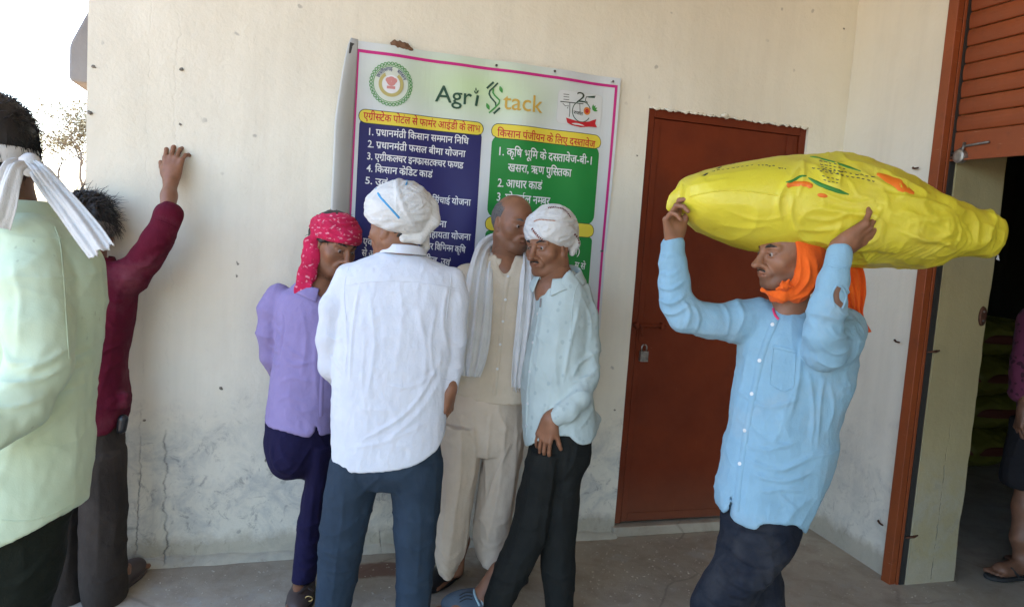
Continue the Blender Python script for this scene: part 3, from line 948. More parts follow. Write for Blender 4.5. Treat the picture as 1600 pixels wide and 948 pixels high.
# far acacia tree and scrub beyond the platform
def tree(name, base, H, seed, label, spread=1.0, leaf=True, col=(0.24, 0.215, 0.13)):
    R = random.Random(seed)
    tr = empty(name, base, label, 'tree')
    bark = plain('dry_bark', (0.20, 0.17, 0.135), 0.9, bump=0.4, scale=8)
    lf = plain('dusty_leaf', col, 0.8, var=0.4, scale=3)
    trunk, limbs, leaves = [], [], []
    def grow(p, d, L, r, depth):
        pts = [p]; q = np.array(p, float); dd = np.array(d, float)
        for i in range(4):
            dd = dd + np.array([R.uniform(-.25, .25), R.uniform(-.25, .25), R.uniform(-.12, .16)])
            dd /= np.linalg.norm(dd)
            q = q + dd * L / 4
            pts.append(q.copy())
        (trunk if depth == 0 else limbs).append(tube(pts, np.linspace(r, r * 0.62, 5), 5 if depth < 3 else 3))
        if depth >= 5:
            for p_ in pts[1:]:
                for _ in range(34):
                    c = p_ + np.array([R.gauss(0, .22), R.gauss(0, .22), R.gauss(0, .09)])
                    s = R.uniform(0.03, 0.06)
                    a = np.array([R.uniform(-1, 1), R.uniform(-1, 1), R.uniform(-.5, .5)]); b = np.array([R.uniform(-1, 1), R.uniform(-1, 1), R.uniform(-.5, .5)])
                    leaves.append(([c - a * s, c + b * s * .6, c + a * s, c - b * s * .6], [(0, 1, 2, 3)]))
            return
        for k in range(3 if depth < 4 else 2):
            th = R.uniform(0, 2 * math.pi)
            sp = R.uniform(.45, 1.0) * spread
            nd = dd * 0.75 + np.array([math.cos(th) * sp, math.sin(th) * sp, R.uniform(-.05, .45)])
            nd /= np.linalg.norm(nd)
            grow(pts[R.choice([3, 4, 4])], nd, L * R.uniform(.68, .86), r * .6, depth + 1)
    grow(np.array(base), (0.05, 0, 1), H * 0.30, H * 0.022, 0)
    V, Fc = merge(trunk); mk('trunk', V, Fc, bark, tr)
    V, Fc = merge(limbs); mk('branches', V, Fc, bark, tr)
    V, Fc = merge(leaves); o = mk('crown', V, Fc, lf, tr, False); tag(o, kind='stuff')
    return tr
tree('acacia_tree', (-5.2, 22.5, -0.3), 5.2, 11, 'pale thin leaved acacia tree far off beyond the left end of the wall', 1.15)
tree('thorn_tree', (-16.0, 30.0, -0.3), 5.5, 5, 'distant thorn tree on the dry plain at far left', 1.1)
# ================================================================== PEOPLE: shared builders
SK = (0.25, 0.112, 0.060)
M_skin = skin_mat('skin_brown', SK)
M_skin_dark = skin_mat('skin_dark_brown', (0.16, 0.076, 0.045))
M_hair = plain('black_hair', (0.012, 0.010, 0.010), 0.5, var=0.5, scale=200, bump=0.3)
M_greyhair = plain('grey_hair', (0.13, 0.12, 0.115), 0.7, var=0.6, scale=260, bump=0.5)

def basis(a, pitch=0.0, tilt=0.0):
    """rows x (to the figure's left seen from behind... its right-hand axis), y facing, z up. a: 0 faces the viewer, 90 faces picture right"""
    a, pitch, tilt = rad(a), rad(pitch), rad(tilt)
    f = TC * math.cos(a) + RH * math.sin(a)
    f = f * math.cos(pitch) - ZZ * math.sin(pitch)
    x = np.cross(f, ZZ); x /= np.linalg.norm(x)
    z = np.cross(x, f)
    x, z = x * math.cos(tilt) + z * math.sin(tilt), z * math.cos(tilt) - x * math.sin(tilt)
    return np.array([x, f, z])

class Head:
    def __init__(self, c, B, s=1.0):
        self.c = np.array(c, float); self.B = B; self.s = s
    def w(self, x, y, z):
        return self.c + (self.B.T @ np.array([x, y, z])) * self.s
    def loc(self, P):
        return (P - self.c) @ self.B.T / self.s

def head_field(H, neck_to=None, neck_r=0.056, nose=1.0, jaw=1.0, lean=0.0, ears=True):
    f = Field(); w = H.w; s = H.s; B = H.B
    E = lambda c, r, k=0.02, mode='a', M=None: f.ell(w(*c), np.array(r) * s, B if M is None else M @ B, k * s, mode)
    C = lambda a, b, ra, rb, k=0.015, mode='a': f.cap(w(*a), w(*b), ra * s, rb * s, k * s, mode)
    E((0, -0.015, 0.028), (0.075, 0.098, 0.092))
    E((0, 0.028, -0.030), (0.060 * jaw, 0.060, 0.083), 0.03)
    E((0, 0.070, -0.094), (0.019, 0.017, 0.016), 0.035)
    for q in (-1, 1):
        C((q * 0.055 * jaw, -0.005, -0.055), (q * 0.024, 0.058, -0.096), 0.014, 0.013, 0.03)
        E((q * 0.045, 0.056, -0.026), (0.019, 0.017, 0.017), 0.03)
        C((q * 0.010, 0.088, 0.024), (q * 0.046, 0.068, 0.021), 0.008, 0.007, 0.014)
        E((q * 0.032, 0.092, 0.001), (0.018, 0.015, 0.011), 0.012, 's')
        # eyeball with lids
        E((q * 0.031, 0.0735, 0.001), (0.0135, 0.0125, 0.0125), 0.004)
        C((q * 0.019, 0.0855, 0.0072), (q * 0.044, 0.0755, 0.0052), 0.0040, 0.0038, 0.003)
        C((q * 0.020, 0.084, -0.0066), (q * 0.043, 0.0755, -0.0062), 0.0034, 0.0030, 0.004)
        # nostril wings
        E((q * 0.0125, 0.098, -0.036), (0.0085, 0.010, 0.0075), 0.007)
        if ears:
            a = rad(12 * q)
            E((q * 0.074, -0.010, -0.008), (0.0075, 0.019, 0.031), 0.004)
            E((q * 0.081, -0.006, -0.004), (0.005, 0.011, 0.019), 0.004, 's')
            E((q * 0.074, 0.000, -0.035), (0.006, 0.009, 0.009), 0.005)
        C((q * 0.020, 0.092, -0.040), (q * 0.029, 0.080, -0.062), 0.0035, 0.003, 0.01)
    C((0, 0.088, 0.016), (0, 0.107 + 0.006 * (nose - 1), -0.026), 0.0075, 0.0105 * nose, 0.012)
    E((0, 0.110 + 0.007 * nose, -0.034), (0.0115 * nose, 0.012, 0.010), 0.010)
    for q in (-1, 1):
        E((q * 0.007, 0.112, -0.044), (0.0035, 0.006, 0.004), 0.003, 's')
    # mouth
    E((0, 0.080, -0.062), (0.028, 0.016, 0.020), 0.016)
    C((-0.020, 0.087, -0.0595), (0.0, 0.0975, -0.0565), 0.0045, 0.0055, 0.006)
    C((0.020, 0.087, -0.0595), (0.0, 0.0975, -0.0565), 0.0045, 0.0055, 0.006)
    C((-0.017, 0.087, -0.0685), (0.017, 0.087, -0.0685), 0.0055, 0.0055, 0.006)
    E((0, 0.088, -0.069), (0.012, 0.009, 0.006), 0.006)
    C((-0.022, 0.094, -0.0635), (0.022, 0.094, -0.0635), 0.0018, 0.0018, 0.002, 's')
    # neck
    n0 = w(0, -0.018, -0.045)
    n1 = neck_to if neck_to is not None else w(0, -0.045, -0.20)
    f.cap(n0, n1, neck_r * s, neck_r * 1.08 * s, 0.03)
    for q in (-1, 1):
        f.cap(w(q * 0.05, -0.02, -0.06), np.array(n1) + B[0] * q * 0.012 + B[1] * 0.03, 0.014, 0.016, 0.025)
    return f

def skin_tint(v, H, stub=0.0, grey=0.0):
    """lips, lids and beard shadow: real colours of the skin"""
    q = H.loc(v)
    c = np.ones((len(v), 3), np.float32)
    def add(mask, col):
        m_ = np.clip(mask, 0, 1)[:, None]
        c[:] = c * (1 - m_) + np.array(col, np.float32) * m_
    face = (q[:, 1] > 0.04) & (np.abs(q[:, 0]) < 0.06)
    lips = np.exp(-((q[:, 0] / 0.021) ** 4 + ((q[:, 2] + 0.0635) / 0.0095) ** 4)) * (q[:, 1] > 0.07)
    add(lips * 0.6, (0.80, 0.55, 0.55))
    beard = np.clip(((-0.048 - q[:, 2]) / 0.012), 0, 1) * (q[:, 1] > -0.01) * (q[:, 2] > -0.13) * (1 - lips)
    add(beard * stub, (0.50, 0.50, 0.52))
    for s_ in (-1, 1):
        e = np.exp(-(((q[:, 0] - s_ * 0.031) / 0.020) ** 4 + ((q[:, 2]) / 0.012) ** 4)) * face
        add(e * 0.35, (0.6, 0.52, 0.5))
    n_ = noise(v, 45, 45, 45, 4)
    c *= (0.88 + 0.24 * n_)[:, None]
    return c

def eyes(H, parent, gaze=(0, 0)):
    """two eyeballs with dark irises"""
    for q in (-1, 1):
        me_v, me_f, mi = [], [], []
        g = np.array([math.sin(rad(gaze[0])) , math.cos(rad(gaze[0])), math.sin(rad(gaze[1]))]); g /= np.linalg.norm(g)
        a = np.cross(g, [0, 0, 1.0]); a /= np.linalg.norm(a); b = np.cross(a, g)
        R = 0.0119
        rings = [0, 0.12, 0.26, 0.42, 0.62, 0.9, 1.3, 1.8]
        me_v.append(H.w(*(np.array([q * 0.031, 0.0752, 0.001]) + g * R)))
        n = 14
        for t in rings[1:]:
            for j in range(n):
                th = 2 * math.pi * j / n
                me_v.append(H.w(*(np.array([q * 0.031, 0.0752, 0.001]) + R * (g * math.cos(t) + (a * math.cos(th) + b * math.sin(th)) * math.sin(t)))))
        for j in range(n):
            me_f.append((0, 1 + (j + 1) % n, 1 + j)); mi.append(0)
        for i in range(len(rings) - 2):
            for j in range(n):
                p0 = 1 + i * n
                me_f.append((p0 + j, p0 + (j + 1) % n, p0 + n + (j + 1) % n, p0 + n + j))
                mi.append(0 if i < 1 else (1 if i < 2 else 2))
        o = mk('eye', me_v, me_f, M_pupil, parent)
        o.data.materials.append(M_iris); o.data.materials.append(M_sclera)
        o.data.polygons.foreach_set('material_index', mi)
M_pupil = plain('pupil', (0.004, 0.004, 0.004), 0.15, bump=0)
M_iris = plain('iris_brown', (0.03, 0.014, 0.007), 0.2, bump=0)
M_sclera = plain('eye_white', (0.26, 0.20, 0.17), 0.25, bump=0)

def brows(H, parent, mat=None, moustache=0, thick=1.0):
    f = Field(); w = H.w
    for q in (-1, 1):
        f.chain([(w(q * 0.012, 0.0925, 0.0225), 0.0030 * thick), (w(q * 0.030, 0.0880, 0.0295), 0.0038 * thick), (w(q * 0.050, 0.070, 0.0245), 0.0018)], 0.004)
    v, qd = f.mesh(0.0018, 1)
    v = v + vnormals(v, qd) * ((noise(v, 420, 420, 420, 3) - 0.5) * 0.0018)[:, None]
    mk('eyebrows', v, qd, mat or M_hair, parent)
    if moustache:
        f = Field()
        for q in (-1, 1):
            f.chain([(w(q * 0.002, 0.1005, -0.0495), 0.0035 * moustache), (w(q * 0.016, 0.0955, -0.0525), 0.0045 * moustache), (w(q * 0.029, 0.083, -0.062), 0.0025 * moustache)], 0.004)
        v, qd = f.mesh(0.0018, 1)
        v = v + vnormals(v, qd) * ((noise(v, 380, 380, 380, 5) - 0.5) * 0.003)[:, None]
        mk('moustache', v, qd, mat or M_hair, parent)

def hair_cap(H, parent, mat=None, thick=0.008, front=0.045, low=-0.05, rough=0.004, strands=0, slen=0.02, seed=1, wild=1.0):
    f = Field(); s = H.s
    f.ell(H.w(0, -0.017, 0.030), np.array([0.075 + thick, 0.098 + thick, 0.093 + thick]) * s, H.B, 0.01)
    f.ell(H.w(0, 0.045, -0.07), np.array([0.10, 0.085, 0.115]) * s, H.B, 0.012, 's')     # clear the face
    f.half(H.w(0, -0.06, low), -H.B[2] * 1.0 - H.B[1] * 0.35, 0.01)
    for q in (-1, 1):
        f.ell(H.w(q * 0.08, -0.012, -0.022), np.array([0.03, 0.030, 0.036]) * s, H.B, 0.008, 's')
    v, q = f.mesh(0.0035, 1)
    n = vnormals(v, q)
    L = H.loc(v)
    v = v + n * ((noise(L, 170, 30, 40, seed) - 0.4) * rough * 2)[:, None]
    o = mk('hair', v, q, mat or M_hair, parent)
    if strands:
        R = np.random.RandomState(seed)
        idx = R.choice(len(v), strands)
        lst = []
        for i in idx:
            p = v[i]; nn = n[i]
            if L[i, 2] < low - 0.01: continue
            fl_ = nn * 0.22 * wild - H.B[2] * 0.6 * (1 if L[i, 2] < 0.06 else 0.1) + R.randn(3) * 0.3 * wild + H.B[1] * 0.35
            fl_ /= np.linalg.norm(fl_)
            ln = slen * R.uniform(0.5, 1.3)
            p1 = p + (nn * 0.28 * wild + fl_ * 0.6) * ln * 0.5
            p2 = p1 + fl_ * ln * 0.6 - ZZ * ln * 0.15
            lst.append(tube([p - nn * 0.004, p1, p2], [0.0013, 0.0010, 0.0003], 3))
        V, Fc = merge(lst)
        st = mk('strands', V, Fc, mat or M_hair, o); tag(st, kind='stuff')
    return o

def turns(seed, n, t=.009, w=(.014, .026), slant=.75):
    R = random.Random(seed); out = []
    for i in range(n):
        a = R.uniform(-slant, slant); b = R.uniform(-.45, .35)
        out.append(((a, b, 1.0), R.uniform(-.075, .075), R.uniform(*w), t * R.uniform(.8, 1.5)))
    return out

def cloth_strip(name, pts, mat, parent, pleats=3.0, amp=.007, n=26, m=60, seed=1, thick=.0022, face=None, rag=.0):
    """a length of thin cloth gathered in lengthwise pleats. pts rows: (photo x, y, depth, half width m[, roll degrees])"""
    C = np.array([D(p[0], p[1], p[2]) for p in pts]); W = np.array([p[3] for p in pts]); A = np.array([p[4] if len(p) > 4 else 0 for p in pts], float)
    k = m // (len(pts) - 1) + 1
    Cd = cat(C, k); ex = cat(np.stack([W, A], 1), k)
    T = np.gradient(Cd, axis=0); T /= np.linalg.norm(T, axis=1)[:, None]
    N0 = face if face is not None else TC
    V = []; t = np.linspace(-1, 1, n)
    for i, (c, tt) in enumerate(zip(Cd, T)):
        N = N0 - tt * (tt @ N0); N /= np.linalg.norm(N); S = np.cross(N, tt)
        a = rad(ex[i, 1]); S, N = S * math.cos(a) + N * math.sin(a), N * math.cos(a) - S * math.sin(a)
        s = i / len(Cd)
        q = np.stack([t * 2.2 + seed * 9, np.full(n, s * 2.1), np.full(n, seed * 3.3)], 1)
        off = amp * (np.sin(t * math.pi * pleats + 1.5 * math.sin(s * 4 + seed) + seed) + 1.3 * (noise(q, 1.6, 1.6, 1, seed) - .5)) + amp * .5 * np.sin(t * math.pi * pleats * 2.3 + s * 5)
        w = ex[i, 0]
        end = rag * (noise(q, 5, 1, 1, seed + 4) - .5) * (1 if i == len(Cd) - 1 else 0)
        for j in range(n):
            V.append(c + S * w * t[j] + N * (off[j] - .012 * t[j] ** 2) + tt * (end[j] if rag and i == len(Cd) - 1 else 0))
    Fc = [(i * n + j, i * n + j + 1, (i + 1) * n + j + 1, (i + 1) * n + j) for i in range(len(Cd) - 1) for j in range(n - 1)]
    o = mk(name, V, Fc, mat, parent)
    so = o.modifiers.new('solid', 'SOLIDIFY'); so.thickness = thick; so.offset = 0
    return o

def turban(H, parent, mat, r=(0.105, 0.125, 0.105), c=(0, -0.02, 0.07), bands=(), base_n=(0, 0.25, -1), base_p=(0, 0.09, 0.035), extra=None, pleat=0.0025, vox=0.0035, name='turban', crown=0.0, seed=1, A=None):
    """wound cloth: an ovoid with overlapping slanting bands, each with pleats of its own.
    bands: (normal, offset, half width, thickness) in head axes (or axes A)"""
    Bx = H.B if A is None else A
    c_w = H.w(*c) if A is None else H.c + Bx.T @ np.array(c)
    r = np.array(r) * H.s
    mx = max([b[3] for b in bands] + [0.0]) + 0.012
    nb = [(np.array(b[0], float) / np.linalg.norm(b[0]), b[1], b[2], b[3]) for b in bands]
    def fn(P):
        q = (P - c_w) @ Bx.T
        k0 = np.sqrt(((q / r) ** 2).sum(-1)) + 1e-9
        k1 = np.sqrt(((q / (r * r)) ** 2).sum(-1)) + 1e-9
        d = k0 * (k0 - 1) / k1
        h = np.zeros_like(d)
        for i, (n_, o_, w_, t_) in enumerate(nb):
            a = (q @ n_ - o_) / w_
            prof = t_ * np.sqrt(np.clip(1 - a * a, 0, 1)) + pleat * np.sin(a * (5.5 + i % 3) + 2.2 * i + 6 * (q @ np.roll(n_, 1)) / 0.1 * 0.25) * np.clip(1 - a * a, 0, 1)
            h = np.maximum(h, prof)
        return d - h
    f = Field()
    R = r.max() + mx
    f.fn(fn, c_w - R, c_w + R, 0.005)
    if base_n is not None:
        f.half(H.w(*base_p), H.B.T @ np.array(base_n, float), 0.018)
    if extra: extra(f)
    v, q = f.mesh(vox, 1)
    n = vnormals(v, q)
    L = (v - c_w) @ Bx.T
    v = v + n * ((ridged(L, 26, 26, 60, seed) - 0.4) * 0.0022 + (noise(L, 12, 12, 12, seed) - 0.5) * 0.004)[:, None]
    o = mk(name, v, q, mat, parent)
    return o, bvh(v, q)

def hand_field(f, W, fd, pn, side, curl=(20, 25, 15), thumb=(35, 20), spread=4, s=1.0, k=0.006, fingers=None, palm_len=0.088):
    """W wrist, fd towards the fingers, pn out of the PALM, side +1/-1 where the thumb is along cross(fd, pn)"""
    fd = np.array(fd, float); fd /= np.linalg.norm(fd)
    pn = np.array(pn, float); pn -= fd * (pn @ fd); pn /= np.linalg.norm(pn)
    sd = np.cross(fd, pn) * side
    W = np.array(W, float)
    # palm
    f.cap(W, W + fd * 0.03 * s, 0.026 * s, 0.030 * s, 0.02, flat=(pn, 0.72))
    K = []
    for i in range(4):
        off = (0.0305 - i * 0.0205) * s
        base = W + fd * (palm_len - (0.0, -0.003, 0.002, 0.011)[i] + 0) * s + sd * off
        f.cap(W + fd * 0.018 * s + sd * off * 0.65, base, 0.0145 * s, 0.0112 * s, 0.012)
        K.append(base)
    f.ell(W + fd * 0.042 * s + sd * 0.020 * s + pn * 0.010 * s, np.array([0.024, 0.016, 0.032]) * s, np.array([sd, pn, fd]), 0.014)
    L = [(0.044, 0.027, 0.021), (0.048, 0.031, 0.023), (0.045, 0.029, 0.022), (0.035, 0.021, 0.019)]
    for i in range(4):
        cu = curl if fingers is None else fingers[i]
        ang = 0
        a = rad(spread * (1.5 - i))
        d0 = fd * math.cos(a) + sd * math.sin(a)
        p = K[i]
        r = (0.0092, 0.0094, 0.0090, 0.0080)[i] * s
        for j in range(3):
            ang += cu[j] + (i * 2 if j == 0 else 0)
            dr = d0 * math.cos(rad(ang)) + pn * math.sin(rad(ang))
            p2 = p + dr * L[i][j] * s
            f.cap(p, p2, r, r * 0.90, 0.004)
            r *= 0.92
            p = p2
    # thumb leaves the side of the palm near the wrist
    t0 = W + fd * 0.026 * s + sd * 0.026 * s + pn * 0.004 * s
    a1, a2 = thumb
    d1 = fd * math.cos(rad(a1)) + sd * math.sin(rad(a1)) + pn * 0.35; d1 /= np.linalg.norm(d1)
    t1 = t0 + d1 * 0.042 * s
    d2 = d1 + fd * 0.35 * (a2 / 30) + pn * math.sin(rad(a2)) * 0.6; d2 /= np.linalg.norm(d2)
    t2 = t1 + d2 * 0.031 * s
    t3 = t2 + (d2 + pn * 0.15) * 0.024 * s
    f.cap(t0, t1, 0.0150 * s, 0.0112 * s, 0.012)
    f.cap(t1, t2, 0.0108 * s, 0.0098 * s, 0.004)
    f.cap(t2, t3, 0.0098 * s, 0.0080 * s, 0.004)
    return f

def nails(W, *a):
    pass

def collar(name, c, rx, ry, a0, a1, mat, parent, h=0.036, flare=1.28, face=None, tip=0.018, tilt=(0, 0), thick=0.0035, roll=0.006):
    """folded shirt collar round the neck. c centre of the neck at the collar fold, angles measured from the figure's
    facing direction; the opening is left between a1 and a0+360"""
    f = face
    V = []; n = 44
    x = np.cross(f, ZZ); x /= np.linalg.norm(x)
    fh = np.cross(ZZ, x)
    for i in range(n + 1):
        t = i / n
        a = rad(a0 + (a1 - a0) * t)
        d = fh * math.cos(a) + x * math.sin(a)
        e = 1 - abs(2 * t - 1)
        tipf = max(0, 1 - e * 5) ** 1.5
        R = np.array([rx, ry])
        rr = 1.0 / math.sqrt((math.sin(a) / rx) ** 2 + (math.cos(a) / ry) ** 2)
        dz = tilt[0] * math.cos(a) + tilt[1] * math.sin(a)
        wob = 0.002 * math.sin(9 * t * math.pi) 
        p_in = c + d * rr * 0.97 + ZZ * (dz - 0.028)
        p_t = c + d * rr * 1.0 + ZZ * (dz + 0.0)
        p_r = c + d * (rr + roll) + ZZ * (dz + 0.001)
        p_m = c + d * (rr * (1 + (flare - 1) * 0.5) + wob) + ZZ * (dz - h * 0.5)
        p_b = c + d * (rr * flare + wob) + ZZ * (dz - h - tip * tipf)
        V += [p_in, p_t, p_r, p_m, p_b]
    Fc = []
    for i in range(n):
        for j in range(4):
            k_ = i * 5 + j
            Fc.append((k_, k_ + 5, k_ + 6, k_ + 1))
    o = mk(name, V, Fc, mat, parent)
    so = o.modifiers.new('solid', 'SOLIDIFY'); so.thickness = thick; so.offset = 0
    sb = o.modifiers.new('sub', 'SUBSURF'); sb.levels = 1; sb.render_levels = 1
    return o

def button(name, tree, px, py, mat, parent, r=0.0055):
    h = hit(tree, px, py)
    if h is None: return
    p, n = h
    a = np.cross(n, ZZ); a /= np.linalg.norm(a); b = np.cross(n, a)
    V, Fc = tube([p - n * 0.001, p + n * 0.0035, p + n * 0.004], [r, r, r * 0.75], 12)
    return mk(name, V, Fc, mat, parent, sharp=40)

def footwear(name, A, fd, L, Wd, Ht, mat, parent, up=ZZ, sole=None, sole_mat=None, kind='shoe'):
    """A heel ground point, fd toe direction (horizontal)"""
    fd = np.array(fd, float); fd /= np.linalg.norm(fd)
    sd = np.cross(fd, up)
    B = np.array([sd, fd, up])
    f = Field()
    f.ell(A + fd * L * 0.22 + up * Ht * 0.55, (Wd * 0.42, L * 0.24, Ht * 0.62), B, 0.02)
    f.ell(A + fd * L * 0.62 + up * Ht * 0.38, (Wd * 0.52, L * 0.40, Ht * 0.46), B, 0.03)
    f.half(A + up * 0.008, -up, 0.006)
    v, q = f.mesh(0.004, 1)
    o = mk(name, v, q, mat, parent)
    g = Field()
    g.ell(A + fd * L * 0.25 + up * 0.010, (Wd * 0.43, L * 0.27, 0.05), B, 0.01)
    g.ell(A + fd * L * 0.64 + up * 0.010, (Wd * 0.54, L * 0.41, 0.05), B, 0.03)
    g.half(A + up * 0.001, -up, 0.003); g.half(A + up * 0.020, up, 0.003)
    v2, q2 = g.mesh(0.004, 1)
    mk('sole', v2, q2, sole_mat or mat, o)
    return o, bvh(v, q)

def person(label, x, y, d, group=None):
    p = onZ(x, y) if d is None else D(x, y, d)
    return empty('person', (p[0], p[1], 0.0), label, 'person', group)

def body(parent, parts, mat, H=None, stub=0.3):
    v, q = join(parts)
    c = skin_tint(v, H, stub) if H is not None else np.ones((len(v), 3), np.float32)
    return mk('body', v, q, mat, parent, attr=c)

def foot_field(f, A, fd, L=0.245, ankle=None, up=ZZ):
    fd = np.array(fd, float); fd /= np.linalg.norm(fd)
    sd = np.cross(fd, up)
    B = np.array([sd, fd, up])
    f.ell(A + fd * 0.035 + up * 0.040, (0.030, 0.040, 0.036), B, 0.02)
    f.cap(A + fd * 0.06 + up * 0.045, A + fd * 0.165 + up * 0.026, 0.034, 0.028, 0.02)
    f.cap(A + fd * 0.06 + up * 0.03, A + fd * 0.165 + sd * 0.012 + up * 0.022, 0.030, 0.030, 0.02)
    f.cap(A + fd * 0.06 + up * 0.02, A + fd * 0.165 - sd * 0.014 + up * 0.020, 0.025, 0.026, 0.02)
    for i in range(5):
        o = (-0.030 + i * 0.0155)
        ln = (0.030, 0.040, 0.046, 0.050, 0.052)[i]
        f.cap(A + fd * 0.172 + sd * o + up * 0.018, A + fd * (0.172 + ln) + sd * o * 1.1 + up * 0.012, 0.010, 0.0085 if i < 4 else 0.0115, 0.006)
    if ankle is not None:
        f.cap(A + fd * 0.045 + up * 0.06, ankle, 0.036, 0.040, 0.02)
    return f
# ================================================================== PEOPLE
def R(px, d): return px * d / FPX
def hemcut(f, pts, dep, k=0.004):
    Q = np.array([[D(x, y, dep) @ RH, D(x, y, dep)[2]] for x, y in pts])
    Q = cat(Q, 6); Q = Q[np.argsort(Q[:, 0])]
    f.fn(lambda P: np.interp(P @ RH, Q[:, 0], Q[:, 1]) - P[..., 2], [0] * 3, [0] * 3, k, 'i')
def arm(f, pts, k=0.02, flat=None):
    P = [(D(x, y, d), R(r, d)) for x, y, r, d in pts]
    return f.chain(P, k=k, **({'flat': flat} if flat else {}))
def rows(st, d, ry=None):
    return [(y, l, r, d + (x[0] if x else 0), x[1] if len(x) > 1 else ry) for y, l, r, *x in st]
def garment(name, f, mat, parent, vox=0.006, smooth=1, **kw):
    v, q = f.mesh(vox, smooth)
    v = cloth(v, q, **kw)
    o = mk(name, v, q, mat, parent)
    return o, bvh(v, q)
def core(pts, vox=0.012):
    f = Field()
    for chain in pts:
        f.chain([(D(x, y, d), r) for x, y, d, r in chain], k=0.03)
    return f.mesh(vox, 1)

M_white = fabric('white_cotton', (0.62, 0.65, 0.71), (0.585, 0.615, 0.68), dirt=(0.60, 0.60, 0.60), dirt_amt=0.15)
M_wturb = fabric('white_turban_cloth', (0.62, 0.62, 0.60), (0.55, 0.55, 0.54), weave=700, bump=0.35)
M_blue_tr = fabric('slate_blue_trousers', (0.026, 0.043, 0.066), (0.021, 0.035, 0.055), bump=0.2)
M_beige_sh = fabric('cream_shirt_cloth', (0.55, 0.47, 0.36), (0.49, 0.42, 0.32))
M_beige_tr = fabric('cream_trouser_cloth', (0.57, 0.48, 0.38), (0.51, 0.43, 0.34))
M_scarf = fabric('off_white_scarf', (0.64, 0.64, 0.63), (0.57, 0.58, 0.575), weave=600, bump=0.35)
M_lav = fabric('lavender_cotton', (0.28, 0.23, 0.44), (0.25, 0.205, 0.40))
M_navy = fabric('dark_navy_cloth', (0.011, 0.009, 0.042), (0.009, 0.007, 0.034), rough=0.9)
M_maroon = fabric('maroon_cloth', (0.095, 0.004, 0.017), (0.075, 0.003, 0.014), dirt=(0.20, 0.08, 0.09), dirt_amt=0.4)
M_brown_tr = fabric('brown_grey_trousers', (0.034, 0.027, 0.022), (0.028, 0.022, 0.018), dirt=(0.09, 0.07, 0.055), dirt_amt=0.35)
M_dgreen_tr = fabric('black_green_trousers', (0.009, 0.012, 0.008), rough=0.9)
M_skyblue = fabric('pale_blue_shirt_cloth', (0.22, 0.38, 0.49), (0.195, 0.345, 0.45), dirt=(0.33, 0.36, 0.36), dirt_amt=0.4)
M_dusty_navy = fabric('dusty_black_navy_trousers', (0.010, 0.013, 0.021), (0.008, 0.010, 0.017), dirt=(0.07, 0.07, 0.072), dirt_amt=0.45)
M_orange_c = fabric('orange_cotton', (0.74, 0.12, 0.012), (0.64, 0.09, 0.01), weave=600)
M_leather = plain('dark_brown_leather', (0.055, 0.036, 0.032), 0.55, bump=0.2)
M_black_l = plain('black_leather', (0.012, 0.012, 0.014), 0.4, bump=0.15)
M_rubber = plain('black_rubber', (0.02, 0.02, 0.02), 0.8)
M_cream_rub = plain('grimy_white_rubber', (0.5, 0.5, 0.47), 0.7)
M_btn = plain('pearl_button', (0.6, 0.62, 0.62), 0.3, bump=0)

def print_mat(name, c, pc, scale, lo, hi, stretch=(1, 1, 1), dist=0.0, amt=0.7, c2=None):
    """cloth with small woven or printed marks"""
    t = NT(name); v = t.coord()
    base = t.mix(t.ramp(t.noise(v, 10, 5), [(0.35, 0), (0.65, 1)]), c, c2 or tuple(x * 0.9 for x in c))
    vo = t.n('TexVoronoi'); vo.inputs['Scale'].default_value = scale
    nz = t.n('TexNoise'); nz.inputs['Scale'].default_value = scale * 0.8; t.l(v, nz.inputs['Vector'])
    sc = t.n('VectorMath', operation='SCALE'); t.l(nz.outputs[1], sc.inputs[0]); sc.inputs['Scale'].default_value = dist
    ad = t.n('VectorMath', operation='ADD'); t.l(t.mapping(stretch), ad.inputs[0]); t.l(sc.outputs[0], ad.inputs[1])
    t.l(ad.outputs[0], vo.inputs['Vector'])
    msk = t.ramp(vo.outputs['Distance'], [(lo, 1), (hi, 0)])
    base = t.mix(t.math('MULTIPLY', msk, amt), base, pc)
    t.col(base); t.set(Roughness=0.85, Sheen_Weight=0.05)
    t.b.inputs['Specular IOR Level'].default_value = 0.2
    th = t.noise(t.mapping((900, 900, 320)), 1.0, 2)
    t.bump(t.math('ADD', t.math('MULTIPLY', th, 0.3), t.noise(v, 45, 4, 0.6, 0.8)), 0.25, 0.0035)
    return t.m
M_mint = print_mat('mint_motif_cotton', (0.42, 0.50, 0.49), (0.27, 0.34, 0.35), 26, 0.16, 0.20, (1, 1, 0.8), 0.012, 0.5)
M_green = print_mat('pale_green_dotted_cotton', (0.50, 0.60, 0.44), (0.30, 0.36, 0.26), 34, 0.07, 0.10, (1, 1, 0.45), 0.0, 0.5, (0.46, 0.56, 0.40))
M_pink = print_mat('crimson_bandana_cloth', (0.56, 0.018, 0.085), (0.72, 0.36, 0.42), 42, 0.18, 0.34, (1, 1, 1.5), 0.05, 0.6, (0.42, 0.012, 0.055))
M_purple_pr = print_mat('plum_patterned_cloth', (0.10, 0.02, 0.05), (0.02, 0.006, 0.012), 30, 0.3, 0.4, (1, 1, 1), 0.04, 0.8)

